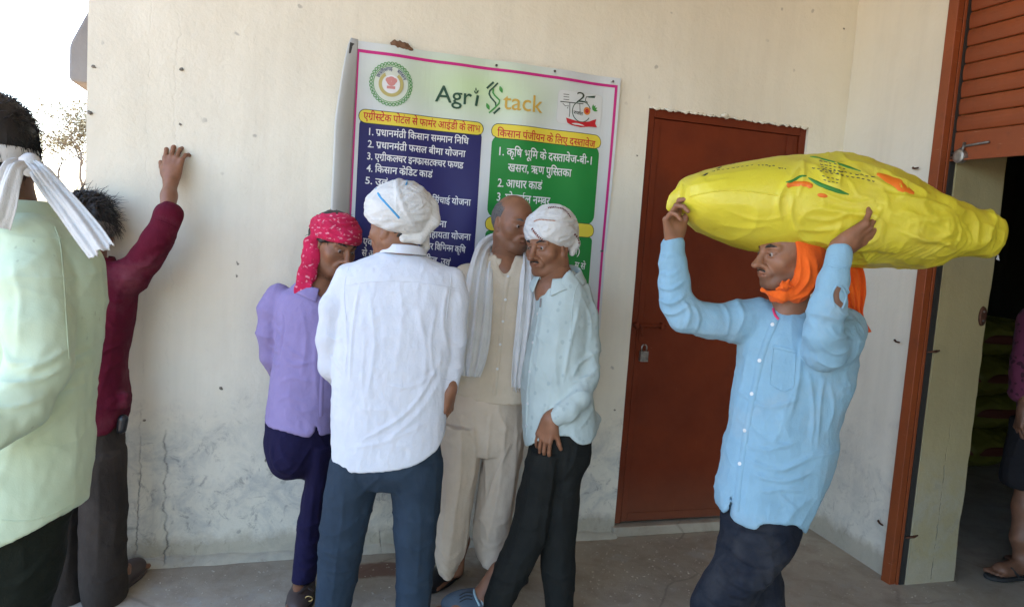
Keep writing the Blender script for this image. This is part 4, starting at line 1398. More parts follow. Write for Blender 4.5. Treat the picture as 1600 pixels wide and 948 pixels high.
# ------------------------------------------------------------------ the man with his back turned, white shirt
def man_white():
    d = 2.75
    P = person('man seen from behind in white shirt and white turban with a blue stripe', 605, 990, d)
    H = Head(D(618, 356, d), basis(-122, 3), 1.0)
    nb = D(632, 408, d + 0.0)
    hf = head_field(H, nb, 0.060)
    hand = Field()
    Wp = D(703, 607, d - 0.02)
    hand_field(hand, Wp, -ZZ + RH * -0.05 - TC * 0.1, TC * -0.3 - RH, 1, curl=(28, 38, 25), thumb=(20, 15), s=0.98)
    hand.cap(D(707, 575, d), Wp, 0.030, 0.024, 0.02)
    feet = Field()
    for x, yk in ((515, 995), (643, 995)):
        a = D(x, 985, d); A = np.array([a[0], a[1], 0.0]) + TC * 0.06
        foot_field(feet, A, -TC + RH * (0.1 if x > 600 else -0.25), ankle=A - TC * 0.04 + ZZ * 0.16)
    body(P, [hf.mesh(0.003), hand.mesh(0.0026), feet.mesh(0.006),
             core([[(632, 415, d, .055), (625, 480, d, .085), (610, 700, d, .085)], [(545, 435, d, .03), (519, 480, d, .028), (516, 530, d, .022), (520, 570, d + .02, .02), (540, 602, d + .14, .018)],
                   [(705, 440, d, .03), (712, 480, d, .028), (710, 530, d, .022), (704, 600, d, .02)], [(560, 700, d, .06), (540, 830, d, .045), (517, 975, d, .035)], [(655, 700, d, .06), (650, 830, d, .045), (645, 975, d, .035)]])],
         M_skin, H, 0.25)
    eyes(H, P); brows(H, P)
    hair_cap(H, P, thick=0.004, low=-0.085)
    # trousers
    f = Field()
    f.loft(rows([(660, 528, 684, 0, .12), (700, 522, 690, 0, .125), (735, 518, 692, 0, .12), (758, 530, 680, 0, .09)], d), k=0.03)
    f.loft(rows([(715, 520, 606, 0, .11), (750, 511, 594, 0, .105), (790, 505, 582, 0, .095), (820, 501, 574, -.01, .085), (893, 496, 560, 0, .08), (948, 492, 547, 0, .075), (984, 490, 543, 0, .072)], d), k=0.012)
    f.loft(rows([(715, 606, 692, 0, .11), (750, 609, 691, 0, .105), (790, 612, 687, 0, .095), (820, 615, 683, -.01, .085), (893, 618, 677, 0, .08), (948, 618, 672, 0, .075), (984, 617, 669, 0, .072)], d), k=0.012)
    st = [([(600, 735), (575, 760), (545, 790)], 5, .004), ([(600, 745), (580, 785), (560, 830)], 5, .004), ([(612, 738), (640, 765), (672, 790)], 5, .004), ([(614, 750), (630, 790), (650, 815)], 5, .004),
          ([(540, 760), (528, 850), (515, 950)], 4, .003), ([(505, 860), (530, 872), (555, 870)], 5, .004), ([(622, 850), (650, 862), (678, 852)], 5, .004), ([(500, 900), (525, 915), (552, 905)], 5, .004), ([(620, 905), (645, 915), (672, 908)], 5, .003), ([(655, 770), (655, 850), (648, 940)], 4, .003)]
    garment('trousers', f, M_blue_tr, P, seed=3, hang=.006, hs=(11, 11, 3), cross=.004, cs=(5, 5, 14), strokes=st, dep=d - .1)
    # shirt
    f = Field()
    f.loft(rows([(396, 592, 664, 0, .068), (403, 580, 676, 0, .078), (412, 558, 700, 0, .09), (424, 540, 714, 0, .102), (445, 531, 720, 0, .112), (490, 530, 716, 0, .12), (545, 524, 711, 0, .122), (600, 520, 703, 0, .12), (650, 518, 697, 0, .125), (700, 519, 695, 0, .13), (740, 521, 693, 0, .13)], d), k=0.02, p=2.3)
    arm(f, [(543, 432, 19, d), (522, 480, 21, d), (515, 530, 19, d), (516, 572, 17, d + .02), (535, 600, 15, d + .14)], 0.022)
    arm(f, [(708, 436, 19, d), (712, 470, 20, d), (710, 530, 18, d), (707, 575, 15, d), (703, 602, 12.5, d - .01)], 0.02)
    hemcut(f, [(500, 700), (522, 716), (535, 723), (570, 723), (610, 720), (650, 714), (675, 702), (688, 690), (700, 672), (740, 640)], d)
    f.cap(D(703, 600, d), D(703, 608, d), R(12.5, d), R(12.5, d), 0.008)
    st = [([(560, 440), (548, 520), (545, 600)], 4, .0045), ([(575, 450), (585, 540), (570, 640)], 6, .0035), ([(700, 440), (690, 500), (700, 560)], 5, .005), ([(622, 430), (628, 500), (618, 580)], 8, .003),
          ([(690, 560), (640, 640), (560, 690)], 4, .005), ([(690, 590), (650, 650), (600, 690)], 5, .004), ([(532, 480), (540, 540), (535, 590)], 4, .005), ([(650, 470), (665, 560), (650, 640)], 7, .0035),
          ([(535, 620), (570, 640), (620, 640)], 6, .003), ([(680, 480), (672, 540), (678, 600)], 4, .004), ([(503, 560), (520, 572), (532, 590)], 4, .005), ([(500, 525), (516, 535), (532, 530)], 5, .005),
          ([(698, 540), (712, 548), (724, 545)], 4, .004), ([(696, 575), (708, 583), (720, 580)], 4, .004), ([(600, 600), (640, 605), (690, 580)], 5, .003), ([(540, 700), (600, 690), (670, 660)], 5, .003)]
    o, T = garment('shirt', f, M_white, P, vox=0.0052, seed=2, hang=.0030, hs=(9, 9, 2.2), cross=.002, cs=(6, 6, 13), strokes=st, dep=d - .12)
    ribbon('yoke_seam', T, [(541, 446), (580, 440), (640, 440), (718, 452)], 0.0035, M_white, o, 0.0005, .0008)
    ribbon('arm_seam', T, [(545, 418), (538, 450), (541, 500)], 0.0035, M_white, o, 0.0005, .0008)
    ribbon('arm_seam', T, [(706, 420), (703, 450), (697, 500)], 0.0035, M_white, o, 0.0005, .0008)
    ribbon('cuff', T, [(690, 592), (703, 594), (716, 591)], 0.004, M_white, o, 0.0008, .0012)
    collar('collar', D(631, 384, d), .070, .072, 12, 348, M_white, P, h=.032, flare=1.22, face=basis(-178)[1], tilt=(-.006, 0))
    # turban
    B = turns(3, 13) + [((.55, .1, 1), .02, .05, .012), ((-.6, .3, 1), .03, .045, .013), ((.2, -.5, 1), -.02, .05, .015), ((-.25, .25, 1), -.045, .035, .015), ((.8, -.2, .7), .055, .03, .011),
         ((.1, .9, .8), .05, .04, .011), ((-.5, -.6, 1), .005, .03, .012), ((.3, .2, 1), .075, .035, .008), ((.35, -.9, .5), .05, .028, .016), ((0.1, -1, .15), .07, .024, .014)]
    def ext(f):
        f.chain([(D(672, 322, d - .03), .030), (D(676, 345, d - .04), .026), (D(655, 372, d - .05), .020), (D(630, 373, d - .07), .014)], 0.012)
        f.chain([(D(664, 362, d), .020), (D(664, 385, d + .02), .016), (D(662, 396, d + .04), .010)], 0.01)
    o, T = turban(H, P, M_wturb, r=(.108, .122, .098), c=(0, -.018, .062), bands=B, base_n=(0, .33, -1), base_p=(0, .09, .025), extra=ext, seed=3)
    ribbon('blue_stripe', T, [(585, 286), (592, 305), (607, 322), (624, 341)], 0.008, plain('turban_blue', (0.06, 0.30, 0.55), 0.9), o, .001, .001)
    ribbon('blue_stripe', T, [(627, 275), (636, 282), (634, 290)], 0.006, bpy.data.materials['turban_blue'], o, .001, .001)
man_white()
# ------------------------------------------------------------------ older man in cream, scarf over both shoulders
def man_beige():
    d = 3.2
    P = person('balding older man in cream shirt and wide cream trousers, white scarf round his neck', 755, 890, None)
    H = Head(D(802, 350, d), basis(35, 8, 4), 1.0)
    hf = head_field(H, D(790, 405, d + .02), 0.060, nose=1.15, jaw=1.06)
    feet = Field()
    A1 = onZ(716, 905); A2 = onZ(768, 886)
    foot_field(feet, A1 + TC * -.06, TC * .9 - RH * .55, ankle=A1 - TC * .04 + ZZ * .16)
    foot_field(feet, A2 + TC * -.05, TC * .8 + RH * .5, ankle=A2 - TC * .03 + ZZ * .16)
    body(P, [hf.mesh(0.0026), feet.mesh(0.006), core([[(790, 400, d, .058), (788, 425, d - .01, .080), (775, 480, d, .085), (765, 620, d, .08)], [(722, 700, d, .06), (712, 890, d, .035)], [(775, 700, d, .06), (768, 870, d, .035)],
         [(715, 435, d, .03), (706, 520, d, .028), (712, 590, d - .05, .02)]])], M_skin, H, 0.5)
    eyes(H, P, (0, -10)); brows(H, P, M_greyhair)
    brows_ = None
    # grey fringe of hair round the sides and back, bald on top
    f = Field()
    f.ell(H.w(0, -0.020, 0.022), (0.0795, 0.1015, 0.090), H.B, 0.01)
    f.ell(H.w(0, 0.045, 0.10), (0.062, 0.105, 0.060), H.B, 0.012, 's')
    f.ell(H.w(0, 0.062, -0.03), (0.11, 0.085, 0.14), H.B, 0.008, 's')
    for q_ in (-1, 1):
        f.ell(H.w(q_ * 0.08, -0.006, -0.018), (0.03, 0.026, 0.036), H.B, 0.006, 's')
    f.half(H.w(0, -0.06, -0.055), -H.B[2] - H.B[1] * .3, 0.01)
    v, q = f.mesh(0.003, 1); n = vnormals(v, q)
    v = v + n * ((noise(v, 350, 350, 200, 3) - 0.6) * 0.004)[:, None]
    mk('hair', v, q, M_greyhair, P)
    # trousers: wide with long pleats
    f = Field()
    f.loft(rows([(600, 702, 822, 0, .125), (640, 698, 822, 0, .13), (680, 694, 820, 0, .125), (705, 700, 815, 0, .10)], d), k=0.03)
    f.loft(rows([(660, 692, 756, 0, .125), (710, 690, 750, 0, .12), (747, 687, 744, 0, .115), (820, 679, 733, 0, .10), (857, 677, 728, 0, .095), (880, 682, 716, -.02, .09), (896, 692, 712, -.04, .085)], d - .03), k=0.010)
    f.loft(rows([(660, 754, 821, 0, .125), (710, 753, 816, 0, .12), (747, 750, 810, 0, .11), (820, 740, 799, 0, .10), (845, 740, 797, 0, .095), (865, 745, 792, -.01, .09), (878, 752, 784, -.03, .085)], d + .03), k=0.010)
    st = [([(720, 640), (722, 720), (712, 800), (700, 880)], 4, .008), ([(738, 640), (742, 700), (735, 770)], 4, .006), ([(768, 640), (760, 720), (757, 800)], 4, .007), ([(790, 640), (785, 720), (772, 800), (762, 850)], 5, .007),
          ([(808, 650), (805, 720), (797, 790)], 4, .006), ([(685, 850), (700, 870), (722, 862)], 4, .006), ([(690, 872), (704, 885), (716, 880)], 4, .006), ([(745, 845), (765, 860), (790, 850)], 4, .006), ([(700, 740), (696, 800), (690, 850)], 5, .006), ([(800, 690), (775, 740), (756, 800)], 4, .006)]
    garment('trousers', f, M_beige_tr, P, seed=13, hang=.010, hs=(16, 16, 2.0), cross=.003, cs=(5, 5, 12), strokes=st, dep=d - .1)
    # shirt
    f = Field()
    f.loft(rows([(398, 768, 822, 0, .075), (408, 750, 840, 0, .088), (425, 722, 862, 0, .105), (450, 712, 868, 0, .118), (500, 712, 864, 0, .125), (560, 710, 858, 0, .13), (605, 704, 850, 0, .135), (640, 700, 845, 0, .135)], d), k=0.02, p=2.3)
    arm(f, [(728, 430, 18, d), (714, 470, 19, d - .01), (708, 530, 18, d - .02), (715, 590, 15, d - .08)], 0.02)
    arm(f, [(852, 435, 17, d), (866, 490, 18, d), (868, 560, 16, d), (862, 610, 13, d)], 0.02)
    f.chain([(D(791, 388, d - .06), .050), (D(790, 412, d - .10), .030), (D(789, 440, d - .13), .006)], .006, mode='s')
    hemcut(f, [(660, 600), (699, 607), (730, 613), (765, 620), (790, 622), (815, 622), (880, 618)], d)
    st = [([(775, 430), (772, 520), (768, 600)], 5, .003), ([(740, 440), (752, 500), (750, 580)], 6, .004), ([(800, 470), (815, 520), (805, 600)], 5, .004)]
    o, T = garment('shirt', f, M_beige_sh, P, vox=0.0055, seed=12, hang=.003, hs=(9, 9, 3), cross=.003, strokes=st, dep=d - .12)
    ribbon('placket', T, [(794, 432), (788, 470), (781, 540), (772, 617)], 0.020, M_beige_sh, o, .0006, .0012)
    for y in (432, 468, 502, 538, 576):
        button('button', T, 794 - (y - 432) * 0.118, y, M_btn, o)
    ribbon('pocket_edge', T, [(797, 452), (803, 450), (812, 452), (812, 480), (808, 494), (798, 495)], 0.004, M_beige_sh, o, .0006, .001)
    # singlet at the open neck
    f = Field(); f.ell(D(789, 440, d - .065), (.034, .030, .035), None, .01)
    v, q = f.mesh(.004); mk('vest', v, q, M_white, P)
    collar('collar', D(792, 398, d), .078, .080, 28, 332, M_beige_sh, P, h=.036, flare=1.35, face=basis(15)[1], tip=.03, tilt=(-.02, 0))
    # scarf: two hanging ends joined behind the neck
    sc = cloth_strip('scarf', [(800, 379, d + .085, .040), (780, 379, d + .075, .045), (765, 386, d + .03, .046), (757, 400, d - .05, .048), (751, 430, d - .125, .055), (746, 480, d - .150, .060), (742, 530, d - .155, .060), (738, 565, d - .155, .052), (736, 588, d - .155, .036)], M_scarf, P, pleats=3, amp=.008, seed=3)
    cloth_strip('scarf_end', [(790, 379, d + .085, .038), (815, 382, d + .06, .038), (826, 392, d - .01, .040), (829, 410, d - .09, .040), (829, 440, d - .135, .044), (825, 490, d - .150, .044), (818, 545, d - .155, .040), (812, 585, d - .155, .032), (809, 606, d - .155, .024)], M_scarf, sc, pleats=3, amp=.008, seed=6)
    fr = []
    for i in range(9):
        a = D(803 + i * 1.6, 600 + (i % 3), d - .135)
        fr.append(tube([a, a - ZZ * .015 + RH * .004 * math.sin(i * 2), a - ZZ * .03 + RH * .01 * math.sin(i * 1.3)], [.0014, .0012, .0008], 4))
    V, Fc = merge(fr); mk('fringe', V, Fc, M_scarf, sc)
    footwear('shoe', A1 - TC * .085 , TC * .9 - RH * .55, .27, .10, .085, M_black_l, P)
    footwear('shoe', A2 - TC * .085, TC * .8 + RH * .5, .27, .10, .085, M_black_l, P)

# ------------------------------------------------------------------ man in mint shirt, hand in pocket
def man_mint():
    d = 2.95
    P = person('man in pale mint shirt, hand in pocket, white turban with brown patterned border', 850, 940, None)
    H = Head(D(857, 384, d), basis(-40, 9, -3), 0.98)
    hf = head_field(H, D(872, 440, d + .01), 0.056, nose=1.1, jaw=0.97)
    hand = Field()
    Wp = D(859, 654, d - .13)
    hand_field(hand, Wp, -ZZ - RH * .22, -TC * .8 + RH * .5, 1, curl=(14, 16, 10), thumb=(28, 8), s=.92)
    hand.cap(D(874, 640, d - .125), Wp, .022, .023, .02)
    feet = Field()
    A1 = onZ(757, 946); A2 = D(872, 985, d); A2 = np.array([A2[0], A2[1], 0.])
    foot_field(feet, A1 - TC * .0 + RH * .03, -RH * .85 + TC * .45, ankle=A1 + RH * .05 + ZZ * .15)
    foot_field(feet, A2 - TC * .04, TC * .9 - RH * .1, ankle=A2 - TC * .04 + ZZ * .15)
    body(P, [hf.mesh(0.0024), hand.mesh(.0024), feet.mesh(.006), core([[(872, 430, d, .056), (868, 455, d - .01, .075), (875, 520, d, .08), (872, 660, d, .07)], [(905, 480, d, .03), (918, 590, d - .02, .025), (876, 635, d - .11, .02)],
        [(850, 700, d, .06), (835, 800, d - .02, .04), (785, 925, d - .02, .035)], [(888, 700, d, .06), (875, 850, d, .035), (874, 975, d, .03)]])], M_skin, H, 0.35)
    eyes(H, P, (-4, 2)); brows(H, P, moustache=.75)
    hair_cap(H, P, thick=.003, low=-.07)
    f = Field()
    f.loft(rows([(640, 828, 926, 0, .11), (680, 829, 925, 0, .115), (715, 826, 921, 0, .11), (740, 828, 905, 0, .09)], d), k=.03)
    f.loft(rows([(700, 827, 885, 0, .11), (747, 816, 872, 0, .10), (783, 807, 866, 0, .09), (820, 798, 858, -.01, .085), (857, 786, 846, -.02, .08), (893, 770, 828, -.03, .075), (925, 760, 808, -.03, .07), (954, 756, 797, -.03, .065)], d - .02), k=.01)
    f.loft(rows([(700, 862, 923, 0, .11), (747, 858, 909, 0, .10), (783, 850, 907, 0, .09), (820, 846, 903, 0, .085), (857, 844, 899, .0, .08), (893, 844, 899, 0, .075), (948, 852, 895, 0, .07), (988, 853, 893, 0, .07)], d + .01), k=.01)
    st = [([(838, 700), (825, 770), (812, 830), (790, 890)], 4, .005), ([(870, 700), (860, 760), (850, 830), (850, 870)], 4, .006), ([(905, 690), (892, 730), (870, 760)], 5, .006), ([(890, 690), (880, 760), (878, 840)], 4, .004), ([(905, 770), (885, 780), (862, 772)], 4, .004),
          ([(850, 805), (872, 815), (900, 808)], 4, .004), ([(805, 815), (825, 825), (845, 818)], 4, .005), ([(770, 895), (790, 905), (818, 900)], 4, .005), ([(765, 915), (783, 925), (802, 920)], 4, .005), ([(848, 900), (870, 912), (895, 905)], 4, .005), ([(780, 870), (800, 880), (830, 870)], 4, .004)]
    M_check = fabric('charcoal_checked_trousers', (0.0135, 0.0145, 0.013), (0.009, 0.010, 0.009), bump=.3)
    garment('trousers', f, M_check, P, seed=23, hang=.006, hs=(14, 14, 3), cross=.005, cs=(6, 6, 15), strokes=st, dep=d - .1)
    f = Field()
    f.loft(rows([(420, 853, 898, 0, .07), (435, 846, 908, 0, .085), (450, 842, 918, 0, .098), (475, 838, 922, 0, .11), (511, 832, 922, 0, .118), (567, 818, 922, 0, .12), (615, 815, 926, 0, .125), (650, 817, 932, 0, .13), (700, 819, 938, 0, .13)], d), k=.02, p=2.2)
    arm(f, [(903, 456, 19, d), (913, 490, 20, d - .01), (918, 540, 19, d - .02), (918, 585, 19, d - .04), (905, 620, 19, d - .09), (888, 640, 16, d - .12), (871, 650, 12.5, d - .135)], .018)
    f.chain([(D(868, 420, d - .05), .050), (D(858, 438, d - .10), .028), (D(854, 448, d - .12), .004)], .006, mode='s')
    hemcut(f, [(790, 690), (815, 693), (821, 694), (832, 684), (845, 674), (862, 668), (885, 668), (900, 680), (920, 682), (935, 668), (945, 640), (960, 600)], d, .006)
    f.cap(D(930, 655, d + .03), D(915, 668, d - .02), .025, .03, .02)
    st = [([(905, 480), (890, 540), (880, 600)], 4, .006), ([(850, 480), (842, 540), (835, 620)], 5, .004), ([(925, 560), (905, 570), (895, 590)], 4, .006), ([(930, 590), (912, 592), (890, 600)], 4, .007), ([(925, 615), (905, 612), (885, 622)], 4, .007), ([(860, 610), (850, 650), (840, 670)], 5, .004), ([(875, 500), (868, 560), (872, 620)], 6, .004),
          ([(845, 640), (870, 632), (890, 640)], 4, .004), ([(905, 640), (890, 655), (876, 668)], 3, .005), ([(830, 560), (850, 590), (872, 600)], 5, .004), ([(932, 640), (920, 655), (905, 670)], 4, .005), ([(912, 470), (925, 500), (925, 540)], 4, .004)]
    o, T = garment('shirt', f, M_mint, P, vox=.0052, seed=22, hang=.005, hs=(14, 14, 4), cross=.005, cs=(7, 7, 13), strokes=st, dep=d - .12)
    ribbon('placket', T, [(846, 455), (838, 510), (829, 560), (823, 620), (822, 680)], .018, M_mint, o, .0006, .0012)
    ribbon('pen_clip', T, [(846, 466), (845, 480)], .006, M_iron, o, .002, .003)
    for y in (490, 535, 580, 630, 665):
        button('button', T, np.interp(y, [455, 560, 680], [846, 829, 822]), y, M_btn, o)
    ribbon('shoulder_seam', T, [(905, 440), (897, 460), (893, 500), (893, 540)], .0035, M_mint, o, .0005, .0008)
    collar('collar', D(873, 424, d), .078, .082, 20, 340, M_mint, P, h=.044, flare=1.40, face=basis(-38)[1], tip=.028, tilt=(-.026, 0.004))
    B = turns(8, 10, .008) + [((.5, .2, 1), .02, .045, .010), ((-.7, .5, 1), .02, .040, .011), ((.1, -.6, 1), -.02, .045, .013), ((-.2, .5, 1), -.035, .030, .012), ((.9, -.2, .6), .04, .035, .010),
         ((.1, .9, .8), .055, .040, .009), ((-.9, .1, .5), .045, .03, .012), ((.3, -1, .5), .05, .025, .012)]
    def ext(f):
        f.chain([(H.w(-.045, -.085, .05), .030), (H.w(-.075, -.075, .0), .022), (H.w(-.07, -.06, -.035), .014)], .012)
    o, T = turban(H, P, M_wturb, r=(.093, .107, .092), c=(0, -.026, .058), bands=B, base_n=(-.10, .50, -1), base_p=(0, .09, .030), extra=ext, seed=6, vox=.003)
    M_bord = plain('turban_border_brown', (0.16, 0.035, 0.035), .9); M_bord2 = plain('turban_border_tan', (0.42, 0.20, 0.12), .9)
    def dashes(pts, n, w, L, mat):
        Pp = cat(np.array(pts, float), 8)
        s_ = np.concatenate([[0], np.cumsum(np.hypot(*np.diff(Pp, axis=0).T))])
        for i in range(n):
            t0 = s_[-1] * (i + .1) / n; t1 = s_[-1] * (i + .1 + L) / n
            a = [np.interp(t0, s_, Pp[:, 0]), np.interp(t0, s_, Pp[:, 1])]; b = [np.interp(t1, s_, Pp[:, 0]), np.interp(t1, s_, Pp[:, 1])]
            ribbon('border_mark', T, [a, b], w, mat, o, .0008, .0006, step=1.5)
    dashes([(831, 357), (842, 370), (857, 381), (872, 391), (886, 398)], 22, .009, .6, M_bord)
    dashes([(834, 346), (843, 343), (855, 344), (868, 345)], 16, .006, .7, M_bord2)
    dashes([(856, 325), (868, 324), (882, 328), (892, 340)], 16, .010, .6, M_bord)
    dashes([(833, 362), (846, 377), (862, 388), (880, 399)], 20, .004, .5, M_bord2)
    dashes([(897, 365), (903, 372), (905, 382)], 5, .008, .6, M_bord)
    # slip-on shoe with the toe to the left, and its pair
    M_denim = fabric('grey_blue_canvas', (0.10, 0.14, 0.19), (0.07, 0.10, 0.14)); M_pale = plain('pale_blue_trim', (0.35, 0.5, 0.56), .8)
    sh, T = footwear('shoe', A1 + RH * .085 - TC * .035, -RH * .9 + TC * .42, .275, .105, .095, M_denim, P, sole_mat=M_cream_rub)
    ribbon('shoe_band', T, [(741, 921), (742, 930), (749, 945)], .010, M_pale, sh, .001, .002)
    ribbon('shoe_band', T, [(748, 920), (749, 930), (756, 945)], .008, M_pale, sh, .001, .002)
    for k in range(3):
        ribbon('stitching', T, [(718, 930 + k * 5), (728, 925 + k * 5), (738, 926 + k * 5)], .004, M_rubber, sh, .001, .001)
    footwear('shoe', A2 - TC * .09, TC * .95 - RH * .1, .27, .10, .09, M_denim, P, sole_mat=M_cream_rub)

# ------------------------------------------------------------------ man in lavender, one foot up against the wall
def man_lav():
    d = 3.03
    P = person('man in lavender shirt and navy trousers leaning on the wall, crimson bandana on his head', 478, 935, None)
    H = Head(D(522, 383, d), basis(50, 16, 6), 1.0)
    hf = head_field(H, D(500, 452, d + .03), .056, nose=1.05)
    A = onZ(474, 925)
    feet = Field()
    foot_field(feet, A - TC * .06 - RH * .01, TC * .95 + RH * .12, ankle=A - TC * .03 + ZZ * .16)
    sole_c = D(502, 758, d + .19)
    feet.cap(sole_c + ZZ * .05, sole_c - ZZ * .11, .026, .024, .02)
    body(P, [hf.mesh(.0024), feet.mesh(.005), core([[(500, 445, d, .056), (500, 470, d - .01, .075), (480, 520, d, .075), (475, 650, d, .075)], [(432, 475, d, .03), (421, 520, d, .022), (424, 555, d + .03, .02), (440, 590, d + .11, .018)],
         [(500, 690, d, .045), (489, 800, d, .026), (475, 905, d, .030)], [(458, 680, d, .055), (455, 706, d - .05, .04), (488, 728, d + .10, .008)]])], M_skin, H, .45)
    eyes(H, P, (3, -18)); brows(H, P, moustache=.7)
    hair_cap(H, P, thick=.012, low=-.07, rough=.005, strands=240, slen=.016)
    # trousers
    f = Field()
    f.loft(rows([(630, 420, 518, 0, .11), (665, 418, 520, 0, .115), (690, 430, 520, 0, .11), (712, 460, 518, 0, .085)], d), k=.03)
    f.loft(rows([(690, 484, 522, 0, .095), (747, 478, 518, 0, .085), (783, 472, 512, 0, .078), (820, 465, 505, 0, .072), (860, 461, 499, 0, .066), (885, 458, 496, 0, .064), (905, 457, 492, 0, .06)], d), k=.012)
    f.chain([(D(456, 668, d), R(37, d)), (D(453, 692, d - .03), R(37, d)), (D(453, 713, d - .06), R(35, d))], .03)
    f.chain([(D(457, 716, d - .04), R(31, d)), (D(472, 722, d + .03), R(24, d)), (D(490, 735, d + .15), R(17, d))], .02)
    st = [([(425, 690), (432, 715), (448, 738)], 4, .006), ([(490, 690), (470, 725), (455, 742)], 4, .005), ([(440, 680), (445, 700), (460, 720)], 5, .004), ([(490, 750), (484, 800), (478, 860)], 4, .004), ([(466, 850), (480, 858), (496, 850)], 4, .004), ([(460, 870), (476, 880), (494, 874)], 4, .005), ([(459, 888), (475, 895), (492, 890)], 4, .005), ([(505, 740), (495, 790), (490, 840)], 4, .004)]
    garment('trousers', f, M_navy, P, seed=33, hang=.004, hs=(14, 14, 4), cross=.004, cs=(6, 6, 14), strokes=st, dep=d - .1)
    # shirt
    f = Field()
    f.loft(rows([(440, 480, 535, 0, .07), (452, 455, 545, 0, .09), (465, 438, 550, 0, .105), (490, 432, 550, 0, .115), (540, 432, 545, 0, .12), (590, 425, 535, 0, .12), (640, 419, 528, 0, .125), (680, 415, 524, 0, .13)], d), k=.02, p=2.2)
    arm(f, [(434, 462, 19, d), (424, 485, 20, d), (420, 520, 18, d), (424, 555, 17, d + .03), (440, 590, 15, d + .11)], .018)
    f.chain([(D(505, 444, d - .05), .048), (D(509, 456, d - .09), .028), (D(512, 470, d - .12), .006)], .006, mode='s')
    hemcut(f, [(400, 650), (417, 655), (450, 660), (480, 668), (494, 671), (500, 664), (504, 655), (507, 662), (510, 671), (530, 672)], d, .004)
    st = [([(437, 485), (442, 510), (437, 540), (432, 565)], 3, -.007), ([(438, 520), (450, 545), (475, 560)], 4, .005), ([(440, 560), (460, 570), (490, 565)], 4, .005), ([(432, 600), (460, 590), (490, 600)], 5, .004), ([(430, 630), (450, 620), (480, 632)], 5, .004), ([(470, 480), (478, 530), (470, 590)], 6, .003), ([(415, 500), (425, 515), (438, 520)], 4, .005), ([(408, 545), (420, 552), (434, 550)], 4, .005), ([(412, 565), (424, 572), (436, 570)], 4, .005), ([(500, 500), (492, 560), (495, 630)], 5, .004)]
    o, T = garment('shirt', f, M_lav, P, vox=.0052, seed=32, hang=.004, hs=(12, 12, 3.5), cross=.004, cs=(6, 6, 12), strokes=st, dep=d - .12)
    ribbon('placket', T, [(512, 470), (507, 540), (503, 600), (502, 650)], .018, M_lav, o, .0006, .0012)
    collar('collar', D(505, 441, d), .084, .084, 25, 335, M_lav, P, h=.036, flare=1.5, face=basis(30)[1], tip=.02, tilt=(-.02, 0))
    # bandana: cloth bound round the brow, crown of the head left bare behind, tail behind the ear
    B = turns(5, 9, .006, (.01, .02), .4) + [((.2, .5, 1), -.005, .035, .009), ((-.3, .3, 1), .02, .03, .009), ((.1, .7, 1), .035, .03, .009), ((-.2, .1, 1), -.02, .03, .008), ((.3, .9, .6), .07, .02, .006)]
    def ext(f):
        f.ell(H.w(0, -.085, .125), (.07, .085, .055), H.B, .012, 's')
        f.chain([(D(486, 380, d - .05), .030), (D(486, 402, d - .05), .032), (D(480, 428, d - .06), .034), (D(470, 450, d - .075), .024)], .015, flat=(TC, .6))
        for i in range(7):
            f.chain([(D(462 + i * 4, 448 - i, d - .08), .007), (D(461 + i * 3.4, 458 + (i % 3) * 4, d - .085), .005), (D(462 + i * 3, 466 - (i % 2) * 8, d - .085), .003)], .003)
    o, T = turban(H, P, M_pink, r=(.087, .110, .088), c=(0, -.012, .045), bands=B, base_n=(0, .22, -1), base_p=(0, .09, .034), extra=ext, seed=9, vox=.003, name='bandana')
    st = []
    # sandals of crossed straps
    def sandal(A_, fd, par_):
        sh, T = footwear('sandal', A_, fd, .27, .10, .07, M_leather, P, sole_mat=M_rubber)
        return sh, T
    sh, T = sandal(A - TC * .085 - RH * .01, TC * .95 + RH * .12, P)
    ribbon('strap', T, [(466, 908), (476, 915), (488, 922)], .018, M_leather, sh, .003, .003)
    ribbon('strap', T, [(489, 908), (478, 918), (468, 928)], .018, M_leather, sh, .004, .003)
    bk = hit(T, 481, 936)
    if bk:
        V, Fc = tube([bk[0] + bk[1] * .006 + RH * .014 * math.cos(t) + ZZ * .010 * math.sin(t) for t in np.linspace(0, 6.28, 13)], .0025, 6)
        mk('buckle', V, Fc, plain('brass', (.5, .36, .15), .35, .9), sh)
    V2 = Field(); V2.cap(sole_c - ZZ * .10 + TC * .02, sole_c - ZZ * .02 - TC * .01, .045, .04, .02, flat=(TC, .5)); v, q = V2.mesh(.005); mk('sandal', v, q, M_leather, P)

